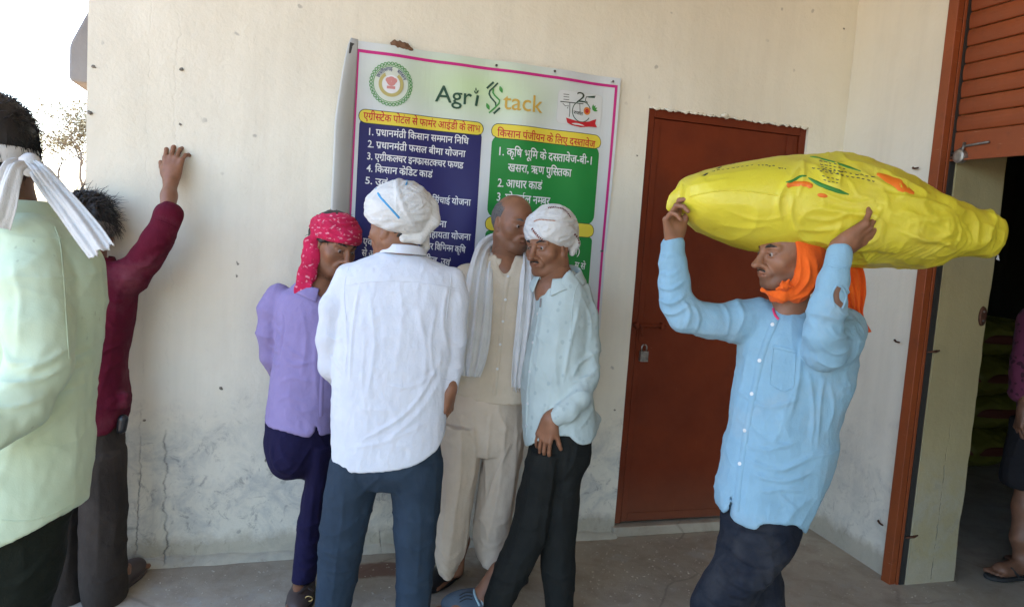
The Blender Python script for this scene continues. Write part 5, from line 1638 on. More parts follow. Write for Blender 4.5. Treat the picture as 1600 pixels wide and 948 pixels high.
# ------------------------------------------------------------------ man in maroon, hand on the wall
def man_maroon():
    d = 2.9
    P = person('man in dusty maroon shirt and brown trousers, one raised hand resting on the wall', 165, 925, None)
    H = Head(D(138, 357, d), basis(172, 12), 1.0)
    hf = head_field(H, D(142, 420, d), .056)
    wd = WY / ray(270, 250)[1]
    hand = Field()
    Wp = D(267, 281, wd - .055)
    hd = D(272, 238, wd - .03) - Wp
    hand_field(hand, Wp, hd, -TC, 1, fingers=[(22, 26, 20), (18, 24, 18), (18, 26, 20), (24, 32, 24)], curl=(20, 25, 20), thumb=(34, 20), spread=7, s=1.06)
    hand.chain([(D(262, 330, wd - .14), .031), (D(264, 306, wd - .10), .028), (Wp, .0245)], .02)
    feet = Field(); A1 = onZ(176, 925); A2 = onZ(100, 935)
    foot_field(feet, A1, -TC, ankle=A1 + ZZ * .16); foot_field(feet, A2, -TC, ankle=A2 + ZZ * .16)
    body(P, [hf.mesh(.003), hand.mesh(.0023), feet.mesh(.006), core([[(142, 420, d, .055), (150, 480, d, .08), (150, 660, d, .075)], [(180, 440, d, .03), (225, 405, d, .025), (262, 332, wd - .14, .022)],
         [(112, 720, d, .045), (102, 925, d, .03)], [(162, 720, d, .045), (166, 920, d, .03)]])], M_skin, H, .2)
    hair_cap(H, P, thick=.014, low=-.08, rough=.010, strands=1600, slen=.050, seed=5, wild=.9)
    # grey checked head band
    f = Field()
    f.ell(H.w(0, -.015, .005), (.098, .118, .060), H.B, .01)
    f.half(H.w(0, 0, .030), H.B[2] + H.B[1] * .1, .01); f.half(H.w(0, 0, -.018), -H.B[2] - H.B[1] * .1, .01)
    v, q = f.mesh(.004); v = cloth(v, q, seed=44, hang=.004, hs=(6, 6, 40), cross=.003, cs=(4, 4, 60))
    M_band = print_mat('grey_check_cloth', (.20, .17, .15), (.06, .05, .045), 40, .2, .3, (1, 1, 1), .0, .7)
    mk('head_band', v, q, M_band, P)
    f = Field()
    f.loft(rows([(640, 92, 190, 0, .115), (680, 90, 189, 0, .12), (715, 88, 191, 0, .115), (740, 92, 185, 0, .09)], d), k=.03)
    f.loft(rows([(700, 84, 140, 0, .11), (760, 80, 128, 0, .10), (820, 76, 127, 0, .095), (880, 72, 131, 0, .095), (935, 70, 133, 0, .10), (955, 72, 130, 0, .09)], d), k=.008)
    f.loft(rows([(700, 132, 191, 0, .11), (740, 129, 192, 0, .10), (795, 128, 194, 0, .095), (850, 129, 194, 0, .095), (900, 131, 194, 0, .10), (925, 133, 194, 0, .10), (941, 138, 190, 0, .09)], d), k=.008)
    st = [([(170, 700), (172, 780), (165, 880)], 5, .005), ([(150, 720), (152, 800), (148, 900)], 5, .004), ([(135, 900), (160, 912), (190, 902)], 4, .005), ([(100, 760), (98, 850), (95, 920)], 5, .005), ([(185, 800), (175, 850), (180, 900)], 4, .004)]
    garment('trousers', f, M_brown_tr, P, seed=43, hang=.005, hs=(12, 12, 3), cross=.004, cs=(5, 5, 13), strokes=st, dep=d - .1)
    f = Field()
    f.loft(rows([(404, 118, 170, 0, .075), (415, 105, 190, 0, .095), (440, 98, 208, 0, .11), (480, 98, 208, 0, .118), (537, 95, 198, 0, .12), (578, 95, 194, 0, .12), (624, 92, 199, 0, .125), (656, 92, 194, 0, .125), (690, 92, 191, 0, .125)], d), k=.02, p=2.2)
    arm(f, [(185, 440, 30, d), (205, 430, 27, d), (228, 405, 24, d + .01), (245, 375, 22, (d + wd - .14) / 2), (262, 345, 19, wd - .145)], .02)
    f.cap(D(258, 350, wd - .145), D(263, 337, wd - .14), R(20, wd), R(21, wd), .006)
    f.cap(D(105, 440, d), D(70, 560, d - .05), R(24, d), R(20, d), .02)
    hemcut(f, [(60, 670), (137, 674), (165, 672), (185, 668), (193, 656), (210, 630), (240, 600)], d)
    f.ell(D(196, 624, d - .02), (.022, .03, .03), None, .02)
    st = [([(160, 500), (175, 520), (200, 515)], 4, .006), ([(145, 560), (165, 545), (195, 540)], 4, .007), ([(150, 590), (170, 570), (192, 572)], 4, .006), ([(160, 640), (175, 620), (198, 620)], 5, .006), ([(195, 425), (215, 415), (235, 390)], 5, .006), ([(240, 365), (250, 372), (265, 375)], 4, .005), ([(225, 395), (238, 402), (250, 402)], 4, .006), ([(175, 450), (190, 470), (195, 500)], 5, .005), ([(210, 430), (222, 432), (232, 425)], 4, .005), ([(232, 380), (246, 386), (260, 386)], 4, .005)]
    o, T = garment('shirt', f, M_maroon, P, seed=42, hang=.006, hs=(12, 12, 4), cross=.006, cs=(6, 6, 12), strokes=st, dep=d - .12)
    ribbon('cuff', T, [(243, 343), (258, 348), (275, 356)], .006, M_maroon, o, .001, .002)
    collar('collar', D(141, 400, d), .078, .08, 12, 348, M_maroon, P, h=.032, flare=1.25, face=basis(172)[1])
    f = Field(); f.cap(D(192, 655, d - .03), D(190, 670, d - .03), .020, .018, .01); v, q = f.mesh(.004); mk('belt_pouch', v, q, M_black_l, P)
    footwear('shoe', A1 + TC * .05, -TC, .27, .10, .08, M_leather, P)
    footwear('shoe', A2 + TC * .05, -TC, .27, .10, .08, M_leather, P)

# ------------------------------------------------------------------ man in green close to the camera, cut by the frame
def man_green():
    d = 1.7
    P = person('near man in pale green shirt with white cloth knotted round his head', 10, 940, d)
    H = Head(D(-12, 245, d), basis(-158, 6), 1.05)
    hf = head_field(H, D(5, 322, d + .02), .060)
    body(P, [hf.mesh(.0035), core([[(5, 322, d, .055), (10, 420, d, .085), (15, 800, d, .085)], [(60, 400, d, .03), (70, 580, d, .025), (10, 680, d - .1, .02)], [(-60, 900, d, .06), (-70, 1500, d, .04)], [(40, 860, d, .055), (10, 1200, d, .045), (0, 1500, d, .035)]])], M_skin_dark, H, 0)
    hair_cap(H, P, thick=.010, low=-.062, rough=.002, strands=5200, slen=.026, seed=8, wild=.45)
    # head cloth with knot and long tail
    f = Field()
    f.ell(H.w(0, -.016, .0), np.array([.094, .117, .066]), H.B, .01)
    f.half(H.w(0, -.11, .012), H.B[2] - H.B[1] * .12, .006); f.half(H.w(0, -.11, -.026), -H.B[2] + H.B[1] * .12, .006)
    f.ell(D(47, 258, d - .07), (.022, .022, .026), None, .012)
    st = [([(55, 262), (85, 300), (120, 345), (150, 390)], 4, .006), ([(60, 280), (90, 320), (130, 375)], 4, .005), ([(58, 256), (95, 295), (140, 350), (160, 385)], 3, .005), ([(0, 258), (20, 264), (45, 258)], 3, .004), ([(0, 248), (22, 252), (45, 248)], 3, .004)]
    v, q = f.mesh(.0035); v = cloth(v, q, seed=54, hang=.001, hs=(10, 10, 40), cross=.001, cs=(8, 8, 30), strokes=st, dep=d - .06)
    hc = mk('head_cloth', v, q, M_scarf, P)
    cloth_strip('hanging_end', [(46, 254, d - .085, .014), (58, 266, d - .09, .019), (76, 289, d - .085, .023), (104, 323, d - .09, .026), (136, 364, d - .10, .029), (157, 392, d - .105, .028)], M_scarf, hc, pleats=2.2, amp=.0045, seed=2, face=TC * .8 + ZZ * .35, rag=.02)
    cloth_strip('hanging_end', [(30, 252, d - .13, .016), (14, 258, d - .16, .022), (4, 285, d - .17, .026), (-4, 320, d - .17, .030), (-14, 350, d - .16, .032)], M_scarf, hc, pleats=2, amp=.005, seed=5)
    f = Field()
    f.loft(rows([(760, -130, 118, 0, .125), (820, -132, 100, 0, .13), (880, -130, 90, 0, .125), (930, -125, 76, 0, .11)], d), k=.03)
    f.loft(rows([(860, -70, 86, 0, .11), (948, -80, 68, 0, .10), (1100, -90, 50, 0, .08), (1300, -80, 40, 0, .075), (1400, -70, 30, 0, .07)], d), k=.01)
    f.loft(rows([(860, -150, -40, .05, .11), (1100, -190, -90, .05, .09), (1400, -180, -100, .05, .07)], d), k=.01)
    garment('trousers', f, M_dgreen_tr, P, seed=53, hang=.006, hs=(10, 10, 3), cross=.005, dep=d - .1, strokes=[([(80, 830), (50, 880), (10, 930)], 6, .006), ([(70, 860), (60, 900), (40, 948)], 6, .005)])
    f = Field()
    f.loft(rows([(322, -45, 60, 0, .075), (335, -75, 95, 0, .10), (352, -100, 118, 0, .115), (380, -112, 138, 0, .125), (405, -118, 150, 0, .13), (460, -122, 156, 0, .135), (527, -125, 149, 0, .135), (614, -128, 137, 0, .14), (692, -128, 134, 0, .145), (760, -130, 126, 0, .15), (840, -130, 116, 0, .15)], d), k=.02, p=2.3)
    arm(f, [(48, 385, 46, d - .06), (52, 440, 50, d - .10), (58, 510, 48, d - .12), (60, 570, 46, d - .13), (30, 630, 42, d - .17), (-20, 670, 36, d - .22), (-60, 700, 30, d - .26)], .018)
    hemcut(f, [(-150, 815), (0, 820), (28, 822), (60, 818), (90, 807), (112, 795), (125, 785), (160, 760)], d)
    st = [([(92, 375), (97, 430), (99, 490), (104, 560)], 4, -.008), ([(20, 400), (40, 470), (45, 540)], 9, .005), ([(100, 520), (85, 560), (40, 575)], 6, .007), ([(100, 570), (70, 590), (20, 590)], 6, .007), ([(85, 615), (50, 625), (10, 620)], 6, .006), ([(0, 520), (30, 560), (70, 560)], 7, .006), ([(120, 420), (128, 520), (118, 620), (112, 740)], 6, .005), ([(100, 640), (80, 690), (75, 770)], 7, .004), ([(40, 710), (60, 740), (50, 800)], 7, .003), ([(140, 430), (138, 500), (126, 600)], 5, .004), ([(70, 640), (40, 680), (5, 700)], 6, .004)]
    o, T = garment('shirt', f, M_green, P, vox=.0052, seed=52, hang=.005, hs=(9, 9, 2.4), cross=.004, cs=(5, 5, 11), strokes=st, dep=d - .16)
    ribbon('hem_seam', T, [(2, 812), (28, 814), (60, 810), (90, 799), (112, 787)], .0035, M_green, o, .0005, .0008)
    ribbon('arm_seam', T, [(86, 355), (94, 380), (99, 430), (103, 490), (108, 560)], .0035, M_green, o, .0005, .0008)
    collar('collar', D(10, 311, d), .096, .092, 12, 348, M_green, P, h=.046, flare=1.36, face=basis(-165)[1])
for fn_ in (man_beige, man_mint, man_lav, man_maroon, man_green):
    fn_()
# ------------------------------------------------------------------ the porter and his sack
def lofth(f, st, k=.02, p=2.3, mode='a', caps=.02):
    rws = []
    for x, yt, yb, d, ry in st:
        c = D(x, (yt + yb) / 2, d)
        rws.append((c @ RH, c[2], c @ TC, (yb - yt) / 2 * d / FPX, ry))
    A = cat(rws, 6); A = A[np.argsort(A[:, 0])]
    u0, u1 = A[0, 0], A[-1, 0]
    def fn(P):
        u = P @ RH
        cz = np.interp(u, A[:, 0], A[:, 1]); cy = np.interp(u, A[:, 0], A[:, 2])
        rz = np.interp(u, A[:, 0], A[:, 3]); ry = np.interp(u, A[:, 0], A[:, 4])
        a = np.abs((P[..., 2] - cz) / rz); b = np.abs((P @ TC - cy) / ry)
        d = ((a ** p + b ** p) ** (1 / p) - 1) * np.minimum(rz, ry)
        e = np.maximum(u - u1, u0 - u)
        h = np.maximum(caps - np.abs(d - e), 0) / caps
        return np.maximum(d, e) + h * h * caps / 4
    Rm = max(A[:, 3].max(), A[:, 4].max())
    pts = np.array([RH * a + TC * b for a in (u0, u1) for b in (A[:, 2].min() - Rm, A[:, 2].max() + Rm)])
    lo = np.array([pts[:, 0].min(), pts[:, 1].min(), (A[:, 1] - A[:, 3]).min()]); hi = np.array([pts[:, 0].max(), pts[:, 1].max(), (A[:, 1] + A[:, 3]).max()])
    return f._add(fn, lo, hi, k, mode)

def text_mesh(s, bold=0.0, space=1.0):
    c = bpy.data.curves.new('tmp', 'FONT'); c.body = s; c.offset = bold; c.space_character = space; c.resolution_u = 3
    o = bpy.data.objects.new('tmp', c); COL.objects.link(o)
    bpy.context.view_layer.update()
    me = o.to_mesh()
    V = np.array([v.co[:] for v in me.vertices]).reshape(-1, 3); Fc = [tuple(p.vertices) for p in me.polygons]
    bpy.data.objects.remove(o)
    return V, Fc

def text_on(name, tree, s, p0, p1, hpx, mat, parent, lift=.0015, bold=0.0):
    V, Fc = text_mesh(s, bold)
    if len(V) == 0: return
    w = V[:, 0].max()
    p0 = np.array(p0, float); p1 = np.array(p1, float); e = p1 - p0; n_ = np.array([e[1], -e[0]]) / np.hypot(*e)
    out = []
    for v in V:
        q = p0 + e * v[0] / w + n_ * v[1] * hpx / .7
        h = hit(tree, *q)
        out.append(h[0] + h[1] * lift if h else None)
    keep = [f for f in Fc if all(out[i] is not None for i in f)]
    out = [o if o is not None else np.zeros(3) for o in out]
    return mk(name, out, keep, mat, parent, False)

t = NT('yellow_woven_plastic'); v_ = t.coord()
yc = t.mix(t.ramp(t.noise(v_, 9, 5), [(.3, 0), (.7, 1)]), (0.60, 0.53, 0.035), (0.54, 0.46, 0.03))
smd = t.ramp(t.noise(v_, 5, 7, .7), [(.52, 0), (.75, 1)])
yc = t.mix(t.math('MULTIPLY', smd, .35), yc, (.50, .42, .14))
t.col(yc); t.set(Roughness=.42); t.b.inputs['Specular IOR Level'].default_value = .45
wv = t.n('TexBrick') if False else None
hh = t.math('ADD', t.math('MULTIPLY', t.noise(v_, 24, 5, .55, 1.0), 1.0), t.math('MULTIPLY', t.noise(t.mapping((420, 420, 420)), 1.0, 2), .18))
t.bump(hh, .45, .006)
M_sack = t.m
M_pblack = plain('sack_print_black', (.03, .035, .03), .5); M_pgreen = plain('sack_print_green', (.03, .20, .03), .5); M_porange = plain('sack_print_orange', (.72, .16, .01), .5)

def sack():
    d = 2.45
    S = empty('fertiliser_sack', D(1300, 410, d), 'bulging yellow plastic sack carried on the porter\'s head', 'sack')
    f = Field()
    lofth(f, [(1056, 291, 322, d, .07), (1062, 282, 330, d, .11), (1072, 275, 341, d, .14), (1086, 270, 355, d, .16), (1106, 263, 367, d, .18), (1140, 255, 381, d, .20), (1184, 248, 393, d, .225), (1230, 244, 402, d, .235), (1289, 243, 409, d, .235), (1340, 255, 414, d, .225), (1380, 268, 417, d, .21), (1441, 298, 416, d, .17), (1481, 320, 404, d, .12), (1530, 333, 399, d, .07), (1556, 342, 395, d, .04), (1566, 345, 386, d, .026), (1572, 348, 384, d, .020)], p=2.25)
    f.chain([(D(1072, 300, d - .02), .030), (D(1058, 312, d - .03), .022), (D(1046, 325, d - .03), .010)], .02, flat=(TC, .5))
    # loose flap of plastic folded over the near side
    f.chain([(D(1285, 318, d - .20), .055), (D(1340, 350, d - .20), .060), (D(1400, 345, d - .18), .055), (D(1455, 345, d - .13), .040), (D(1508, 352, d - .07), .028), (D(1545, 358, d - .03), .022)], .03, flat=(TC, .35))
    st = [([(1270, 244), (1244, 268), (1222, 292), (1212, 318), (1222, 350)], 5, .012), ([(1262, 250), (1250, 280), (1240, 310)], 4, .008), ([(1236, 300), (1232, 335), (1250, 368), (1290, 388)], 5, .010), ([(1292, 388), (1330, 378), (1352, 350), (1372, 320)], 4, .012),
          ([(1250, 340), (1290, 345), (1325, 330)], 4, .007), ([(1240, 358), (1270, 362), (1310, 358)], 4, .006), ([(1275, 300), (1320, 318), (1365, 312)], 5, .008), ([(1370, 302), (1410, 310), (1460, 318), (1500, 330)], 4, .010), ([(1395, 360), (1440, 372), (1490, 380), (1520, 392)], 4, .010),
          ([(1400, 330), (1440, 340), (1480, 345)], 5, .008), ([(1410, 350), (1450, 345), (1490, 365)], 4, .007), ([(1500, 335), (1515, 360), (1510, 390)], 4, .008), ([(1520, 345), (1540, 365), (1545, 385)], 3, .006), ([(1340, 262), (1370, 285), (1400, 300)], 5, .006),
          ([(1135, 325), (1165, 340), (1200, 345), (1230, 335)], 4, .004), ([(1130, 350), (1170, 358), (1210, 352)], 6, .004), ([(1080, 300), (1085, 325), (1098, 345)], 5, .005), ([(1078, 290), (1110, 285), (1150, 278)], 5, .004), ([(1100, 275), (1140, 270), (1190, 262)], 5, .003)]
    for i in range(11):
        x = 1330 + i * 13
        st.append(([(x, 412 - i * .8), (x + 16, 398 - i * .6), (x + 40, 386 - i)], 2.6, .0045))
    for i in range(6):
        st.append(([(1290 + i * 14, 395), (1300 + i * 14, 402), (1312 + i * 14, 406)], 2.5, .003))
    v, q = f.mesh(.0055, 1)
    n = vnormals(v, q); F = frame_coords(v)
    rgt = np.clip((F[:, 0] - D(1215, 300, d) @ RH) / .12, 0, 1)
    disp = (ridged(F, 9, 9, 12, 61) - .35) * (.004 + .008 * rgt) + (ridged(F, 22, 22, 26, 62) - .35) * .004 * rgt + (noise(F, 4, 4, 4, 63) - .5) * .014
    v = v + n * (disp + stroke_disp(v, n, st, d - .2))[:, None]
    o = mk('sack_body', v, q, M_sack, S); T = bvh(v, q)
    ribbon('side_seam', T, [(1078, 307), (1110, 300), (1150, 297), (1200, 303), (1225, 306)], .005, M_sack, S, .001, .0015)
    ribbon('green_stripe', T, [(1263, 278), (1285, 290), (1326, 304)], .014, M_pgreen, S, .001, .0006, taper=.3)
    ribbon('green_stripe', T, [(1266, 245), (1280, 247), (1310, 256), (1345, 268)], .009, M_pgreen, S, .001, .0006, taper=.3)
    ribbon('orange_stripe', T, [(1229, 291), (1236, 288), (1248, 287), (1262, 288), (1269, 293)], .018, M_porange, S, .001, .0006, taper=.12)
    ribbon('green_stripe', T, [(1228, 285), (1238, 283), (1250, 276), (1260, 275)], .009, M_pgreen, S, .001, .0006, taper=.3)
    ribbon('orange_stripe', T, [(1277, 304), (1293, 307)], .014, M_porange, S, .001, .0006, taper=.35)
    ribbon('orange_stripe', T, [(1370, 272), (1395, 284), (1428, 302)], .040, M_porange, S, .001, .0006, taper=.35)
    # rows of small print, too far gone in the creases to read
    rp = random.Random(12)
    def small_print(a, b, w, n):
        a = np.array(a, float); b = np.array(b, float)
        x = 0.0
        for i in range(n):
            t0 = (i + .08) / n; t1 = (i + rp.uniform(.55, .88)) / n
            p0 = a + (b - a) * t0; p1 = a + (b - a) * t1
            mid = (p0 + p1) / 2 + np.array([0, rp.uniform(-1.0, 1.0)])
            ribbon('print', T, [p0, mid, p1], w, M_pblack, S, .0008, .0004, step=1.2, taper=.4)
    small_print((1112, 268), (1180, 257), .0022, 9)
    small_print((1184, 258), (1212, 260), .0045, 5); small_print((1216, 262), (1230, 265), .004, 3)
    for k_ in range(4): small_print((1279 + k_ * 1.5, 252 + k_ * 4.2), (1325 - k_ * 2, 260 + k_ * 4.6), .003, 6)
    small_print((1268, 262), (1368, 277), .0034, 12); small_print((1280, 267), (1370, 284), .0034, 11)
    small_print((1284, 275), (1312, 281), .003, 4); small_print((1286, 281), (1312, 287), .003, 4)
    for a_, b_ in (((1099, 275), (1105, 271)), ((1121, 264), (1126, 261)), ((1143, 257), (1146, 256))):
        ribbon('print', T, [a_, b_], .010, M_pblack, S, .0008, .0004, step=1.2)
    fr = [tube([D(1556, 395, d) , D(1560, 399 + k, d), D(1557 + k * 2, 405 + k, d - .01)], [.002, .0016, .001], 4) for k in range(3)]
    V, Fc = merge(fr); mk('tie_thread', V, Fc, M_white, S)
    return (v, q)
SACK = sack()

def man_porter():
    d = 2.45
    P = person('porter in pale blue shirt and dusty black trousers with orange scarf, carrying a sack', 1180, 1100, d)
    H = Head(D(1230, 397, d - .08), basis(-73, 4), .96)
    hf = head_field(H, D(1238, 490, d - .02), .054, nose=1.25, jaw=.98, ears=False)
    hf.ell(D(1226, 490, d - .03), (.05, .05, .04), None, .03)
    hands = Field()
    W1 = D(1053, 377, d - .03)
    hand_field(hands, W1, D(1050, 335, d - .05) - W1, TC * .75 + RH * .6, 1, fingers=[(25, 45, 30), (30, 50, 32), (38, 55, 35), (45, 55, 35)], thumb=(18, 30), s=.98, spread=3)
    hands.cap(D(1053, 410, d - .02), W1, .029, .0245, .02)
    W2 = D(1312, 386, d - .23)
    hand_field(hands, W2, D(1368, 354, d - .23) - W2, -TC * .75 - RH * .2 + ZZ * .55, -1, fingers=[(4, 10, 8), (16, 22, 14), (24, 28, 18), (30, 30, 20)], thumb=(34, 8), s=1.15, spread=7)
    hands.chain([(D(1302, 440, d - .24), .030), (D(1308, 405, d - .235), .027), (W2, .025)], .02)
    feet = Field()
    A1 = D(1120, 1095, d - .05); A1 = np.array([A1[0], A1[1], 0.]); A2 = D(1215, 1100, d + .05); A2 = np.array([A2[0], A2[1], 0.])
    foot_field(feet, A1, -RH, ankle=A1 - RH * .03 + ZZ * .16); foot_field(feet, A2, -RH, ankle=A2 - RH * .03 + ZZ * .16)
    body(P, [hf.mesh(.0022), hands.mesh(.0022), feet.mesh(.006), core([[(1238, 490, d, .05), (1240, 560, d, .075), (1200, 780, d, .075)], [(1185, 500, d, .03), (1110, 503, d, .026), (1060, 495, d, .024), (1053, 400, d - .02, .022)],
         [(1320, 515, d, .025), (1304, 538, d - .09, .022), (1289, 530, d - .18, .018), (1302, 440, d - .23, .02)], [(1180, 800, d, .05), (1150, 900, d - .08, .035), (1122, 1080, d - .05, .03)], [(1200, 820, d + .02, .045), (1188, 890, d + .05, .03), (1194, 950, d + .05, .03), (1212, 1080, d + .05, .03)]])], M_skin, H, .75)
    eyes(H, P, (0, -4)); brows(H, P, moustache=.55, thick=1.2)
    # head scarf: sides and back of the head, strap and knot under the chin, tails behind the shoulder
    f = Field()
    f.ell(H.w(0, -.030, .005), np.array([.089, .105, .125]), H.B, .02)
    f.chain([(H.w(-.078, -.03, -.03), .028), (H.w(-.066, -.02, -.085), .030), (H.w(-.045, -.01, -.125), .030)], .03)
    f.chain([(H.w(.078, -.03, -.03), .028), (H.w(.066, -.02, -.085), .030), (H.w(.045, -.01, -.125), .030)], .03)
    f.ell(H.w(0, .118, -.01), np.array([.12, .118, .150]), H.B, .010, 's')
    f.chain([(H.w(-.066, .008, -.085), .012), (H.w(-.042, .044, -.120), .010), (H.w(-.014, .070, -.126), .006), (H.w(.012, .078, -.116), .006), (H.w(.040, .052, -.104), .006), (H.w(.055, .02, -.07), .008)], .012)
    f.chain([(H.w(-.055, .00, -.115), .020), (H.w(-.035, .040, -.136), .016), (H.w(-.01, .055, -.142), .012)], .015)
    f.ell(H.w(-.058, .048, -.098), (.016, .014, .015), H.B, .006)
    for i, (a, b, c) in enumerate([(-.07, .065, -.082), (-.075, .045, -.078), (-.072, .065, -.105), (-.055, .075, -.108), (-.075, .03, -.10)]):
        f.cap(H.w(-.060, .048, -.098), H.w(a, b, c), (.008), .004, .003)
    v, q = f.mesh(.0035)
    st = [([(1238, 396), (1240, 430), (1228, 458)], 2.5, .006), ([(1248, 400), (1252, 430), (1236, 462)], 3, .007), ([(1262, 402), (1262, 440), (1242, 470)], 3, .007), ([(1276, 405), (1272, 445), (1252, 472)], 3, .006), ([(1284, 410), (1280, 450), (1262, 475)], 3, .005), ([(1190, 445), (1205, 462), (1228, 470)], 2, .004), ([(1230, 470), (1245, 462), (1265, 450)], 2.5, .005), ([(1325, 400), (1332, 440), (1336, 480)], 3, .006), ([(1315, 400), (1322, 440), (1330, 475)], 3, .005)]
    v = cloth(v, q, seed=71, hang=.004, hs=(28, 28, 8), cross=.001, fine=.0005, cs=(14, 14, 30), strokes=st, dep=d - .1)
    hs_ = mk('head_scarf', v, q, M_orange_c, P)
    cloth_strip('scarf_tail', [(1262, 392, d - .02, .05), (1295, 400, d + .04, .06), (1322, 425, d + .06, .055), (1333, 455, d + .05, .042), (1338, 486, d + .04, .022), (1348, 503, d + .04, .010), (1359, 518, d + .04, .004)], M_orange_c, hs_, pleats=3.5, amp=.010, seed=4)
    # trousers
    f = Field()
    f.loft(rows([(755, 1136, 1270, 0, .11), (800, 1128, 1256, 0, .115), (832, 1129, 1246, 0, .115), (850, 1132, 1238, 0, .10)], d), k=.03)
    f.loft(rows([(815, 1128, 1238, -.02, .11), (842, 1127, 1238, -.04, .11), (865, 1121, 1228, -.06, .105), (883, 1114, 1214, -.08, .10), (905, 1100, 1196, -.08, .095), (928, 1086, 1184, -.07, .09), (950, 1080, 1172, -.05, .085), (1000, 1086, 1158, -.05, .08), (1080, 1092, 1152, -.05, .08)], d), k=.015)
    f.loft(rows([(820, 1160, 1252, .03, .10), (850, 1165, 1236, .04, .10), (879, 1160, 1217, .05, .09), (908, 1156, 1223, .05, .085), (950, 1160, 1227, .05, .08), (1000, 1170, 1235, .05, .08), (1085, 1190, 1245, .05, .08)], d), k=.012)
    st = [([(1135, 830), (1160, 850), (1200, 855), (1235, 838)], 5, .008), ([(1128, 850), (1150, 872), (1190, 880), (1218, 868)], 5, .008), ([(1118, 880), (1140, 900), (1175, 905), (1205, 890)], 5, .008), ([(1110, 900), (1130, 915), (1165, 920)], 5, .008), ([(1165, 815), (1158, 840), (1140, 860)], 4, .007),
          ([(1095, 925), (1120, 935), (1150, 935)], 4, .007), ([(1180, 890), (1185, 920), (1178, 948)], 4, .007), ([(1200, 905), (1205, 930), (1200, 948)], 4, .005), ([(1150, 870), (1140, 890), (1120, 910)], 4, .006)]
    garment('trousers', f, M_dusty_navy, P, seed=73, hang=.007, hs=(12, 12, 5), cross=.008, cs=(8, 8, 12), strokes=st, dep=d - .12)
    # shirt
    f = Field()
    f.loft(rows([(478, 1200, 1285, .02, .075), (488, 1184, 1318, .01, .095), (503, 1170, 1338, 0, .11), (537, 1157, 1338, 0, .12), (585, 1153, 1334, 0, .125), (615, 1147, 1324, 0, .125), (662, 1140, 1306, 0, .13), (695, 1134, 1306, 0, .135), (740, 1124, 1292, 0, .135), (775, 1119, 1276, 0, .135), (805, 1120, 1258, 0, .135), (835, 1122, 1248, 0, .13)], d), k=.02, p=2.2)
    arm(f, [(1188, 496, 30, d), (1150, 502, 31, d), (1110, 502, 27, d - .01), (1072, 492, 27, d - .02), (1056, 470, 25, d - .02), (1053, 440, 24, d - .02), (1052, 412, 20, d - .025), (1052, 386, 17, d - .03)], .018)
    f.cap(D(1052, 398, d - .028), D(1053, 384, d - .03), R(18, d), R(18, d), .006)
    arm(f, [(1318, 515, 36, d), (1306, 535, 36, d - .08), (1290, 545, 32, d - .16), (1286, 520, 28, d - .20), (1292, 480, 26, d - .225), (1302, 440, 23, d - .235), (1309, 402, 18, d - .235)], .02)
    f.cap(D(1308, 412, d - .235), D(1310, 396, d - .235), R(19, d - .2), R(19, d - .2), .006)
    f.cap(D(1228, 470, d - .12), D(1217, 492, d - .13), .028, .006, .006, 's')
    # slit of the near sleeve
    f.fn(lambda Pp: np.sqrt((((Pp - sc_) @ RH) / .014) ** 2 + (((Pp - sc_) @ ZZ) / .050) ** 2 + (((Pp - sc_) @ TC) / .05) ** 2) * .014 - .014, D(1308, 462, d - .3) - .06, D(1308, 462, d - .3) + .06, .004, 's') if False else None
    hemcut(f, [(1100, 770), (1119, 782), (1123, 794), (1129, 782), (1132, 760), (1134, 780), (1136, 798), (1160, 805), (1172, 795), (1213, 796), (1235, 806), (1250, 821), (1262, 800), (1282, 765), (1310, 720)], d, .004)
    st = [([(1090, 480), (1100, 500), (1095, 525)], 4, .007), ([(1072, 470), (1085, 490), (1078, 520)], 4, .007), ([(1035, 470), (1055, 478), (1082, 462)], 3.5, .008), ([(1034, 450), (1055, 455), (1080, 440)], 3.5, .008), ([(1033, 425), (1052, 432), (1075, 420)], 3.5, .006), ([(1040, 490), (1060, 495), (1085, 478)], 4, .008), ([(1140, 470), (1150, 500), (1145, 532)], 5, .006), ([(1165, 465), (1172, 500), (1160, 530)], 5, .006),
          ([(1036, 398), (1052, 400), (1070, 397)], 2.5, .003), ([(1270, 500), (1290, 520), (1325, 512)], 4, .008), ([(1262, 530), (1285, 545), (1320, 540)], 4, .007), ([(1262, 555), (1285, 566), (1320, 560)], 4, .007), ([(1275, 470), (1292, 485), (1320, 478)], 4, .007), ([(1290, 440), (1300, 452), (1322, 446)], 3.5, .006), ([(1255, 545), (1250, 600), (1235, 660)], 6, .006), ([(1265, 580), (1275, 640), (1270, 700)], 6, .007), ([(1290, 590), (1285, 640), (1280, 700)], 5, .008),
          ([(1160, 610), (1200, 640), (1260, 620)], 5, .005), ([(1170, 720), (1215, 735), (1270, 715)], 5, .007), ([(1180, 745), (1225, 752), (1275, 738)], 5, .007), ([(1190, 770), (1230, 765), (1262, 770)], 5, .006), ([(1160, 700), (1200, 705), (1250, 690)], 5, .005), ([(1165, 660), (1195, 690), (1240, 700)], 5, .005), ([(1215, 770), (1232, 785), (1250, 800)], 4, .006), ([(1300, 600), (1310, 640), (1298, 680)], 5, .005), ([(1185, 560), (1178, 600), (1170, 640)], 5, .004)]
    o, T = garment('shirt', f, M_skyblue, P, vox=.005, seed=72, hang=.005, hs=(12, 12, 4), cross=.005, cs=(7, 7, 12), strokes=st, dep=d - .14)
    ribbon('placket', T, [(1212, 500), (1195, 540), (1182, 590), (1172, 640), (1163, 690), (1156, 740), (1150, 798)], .022, M_skyblue, o, .0006, .0015)
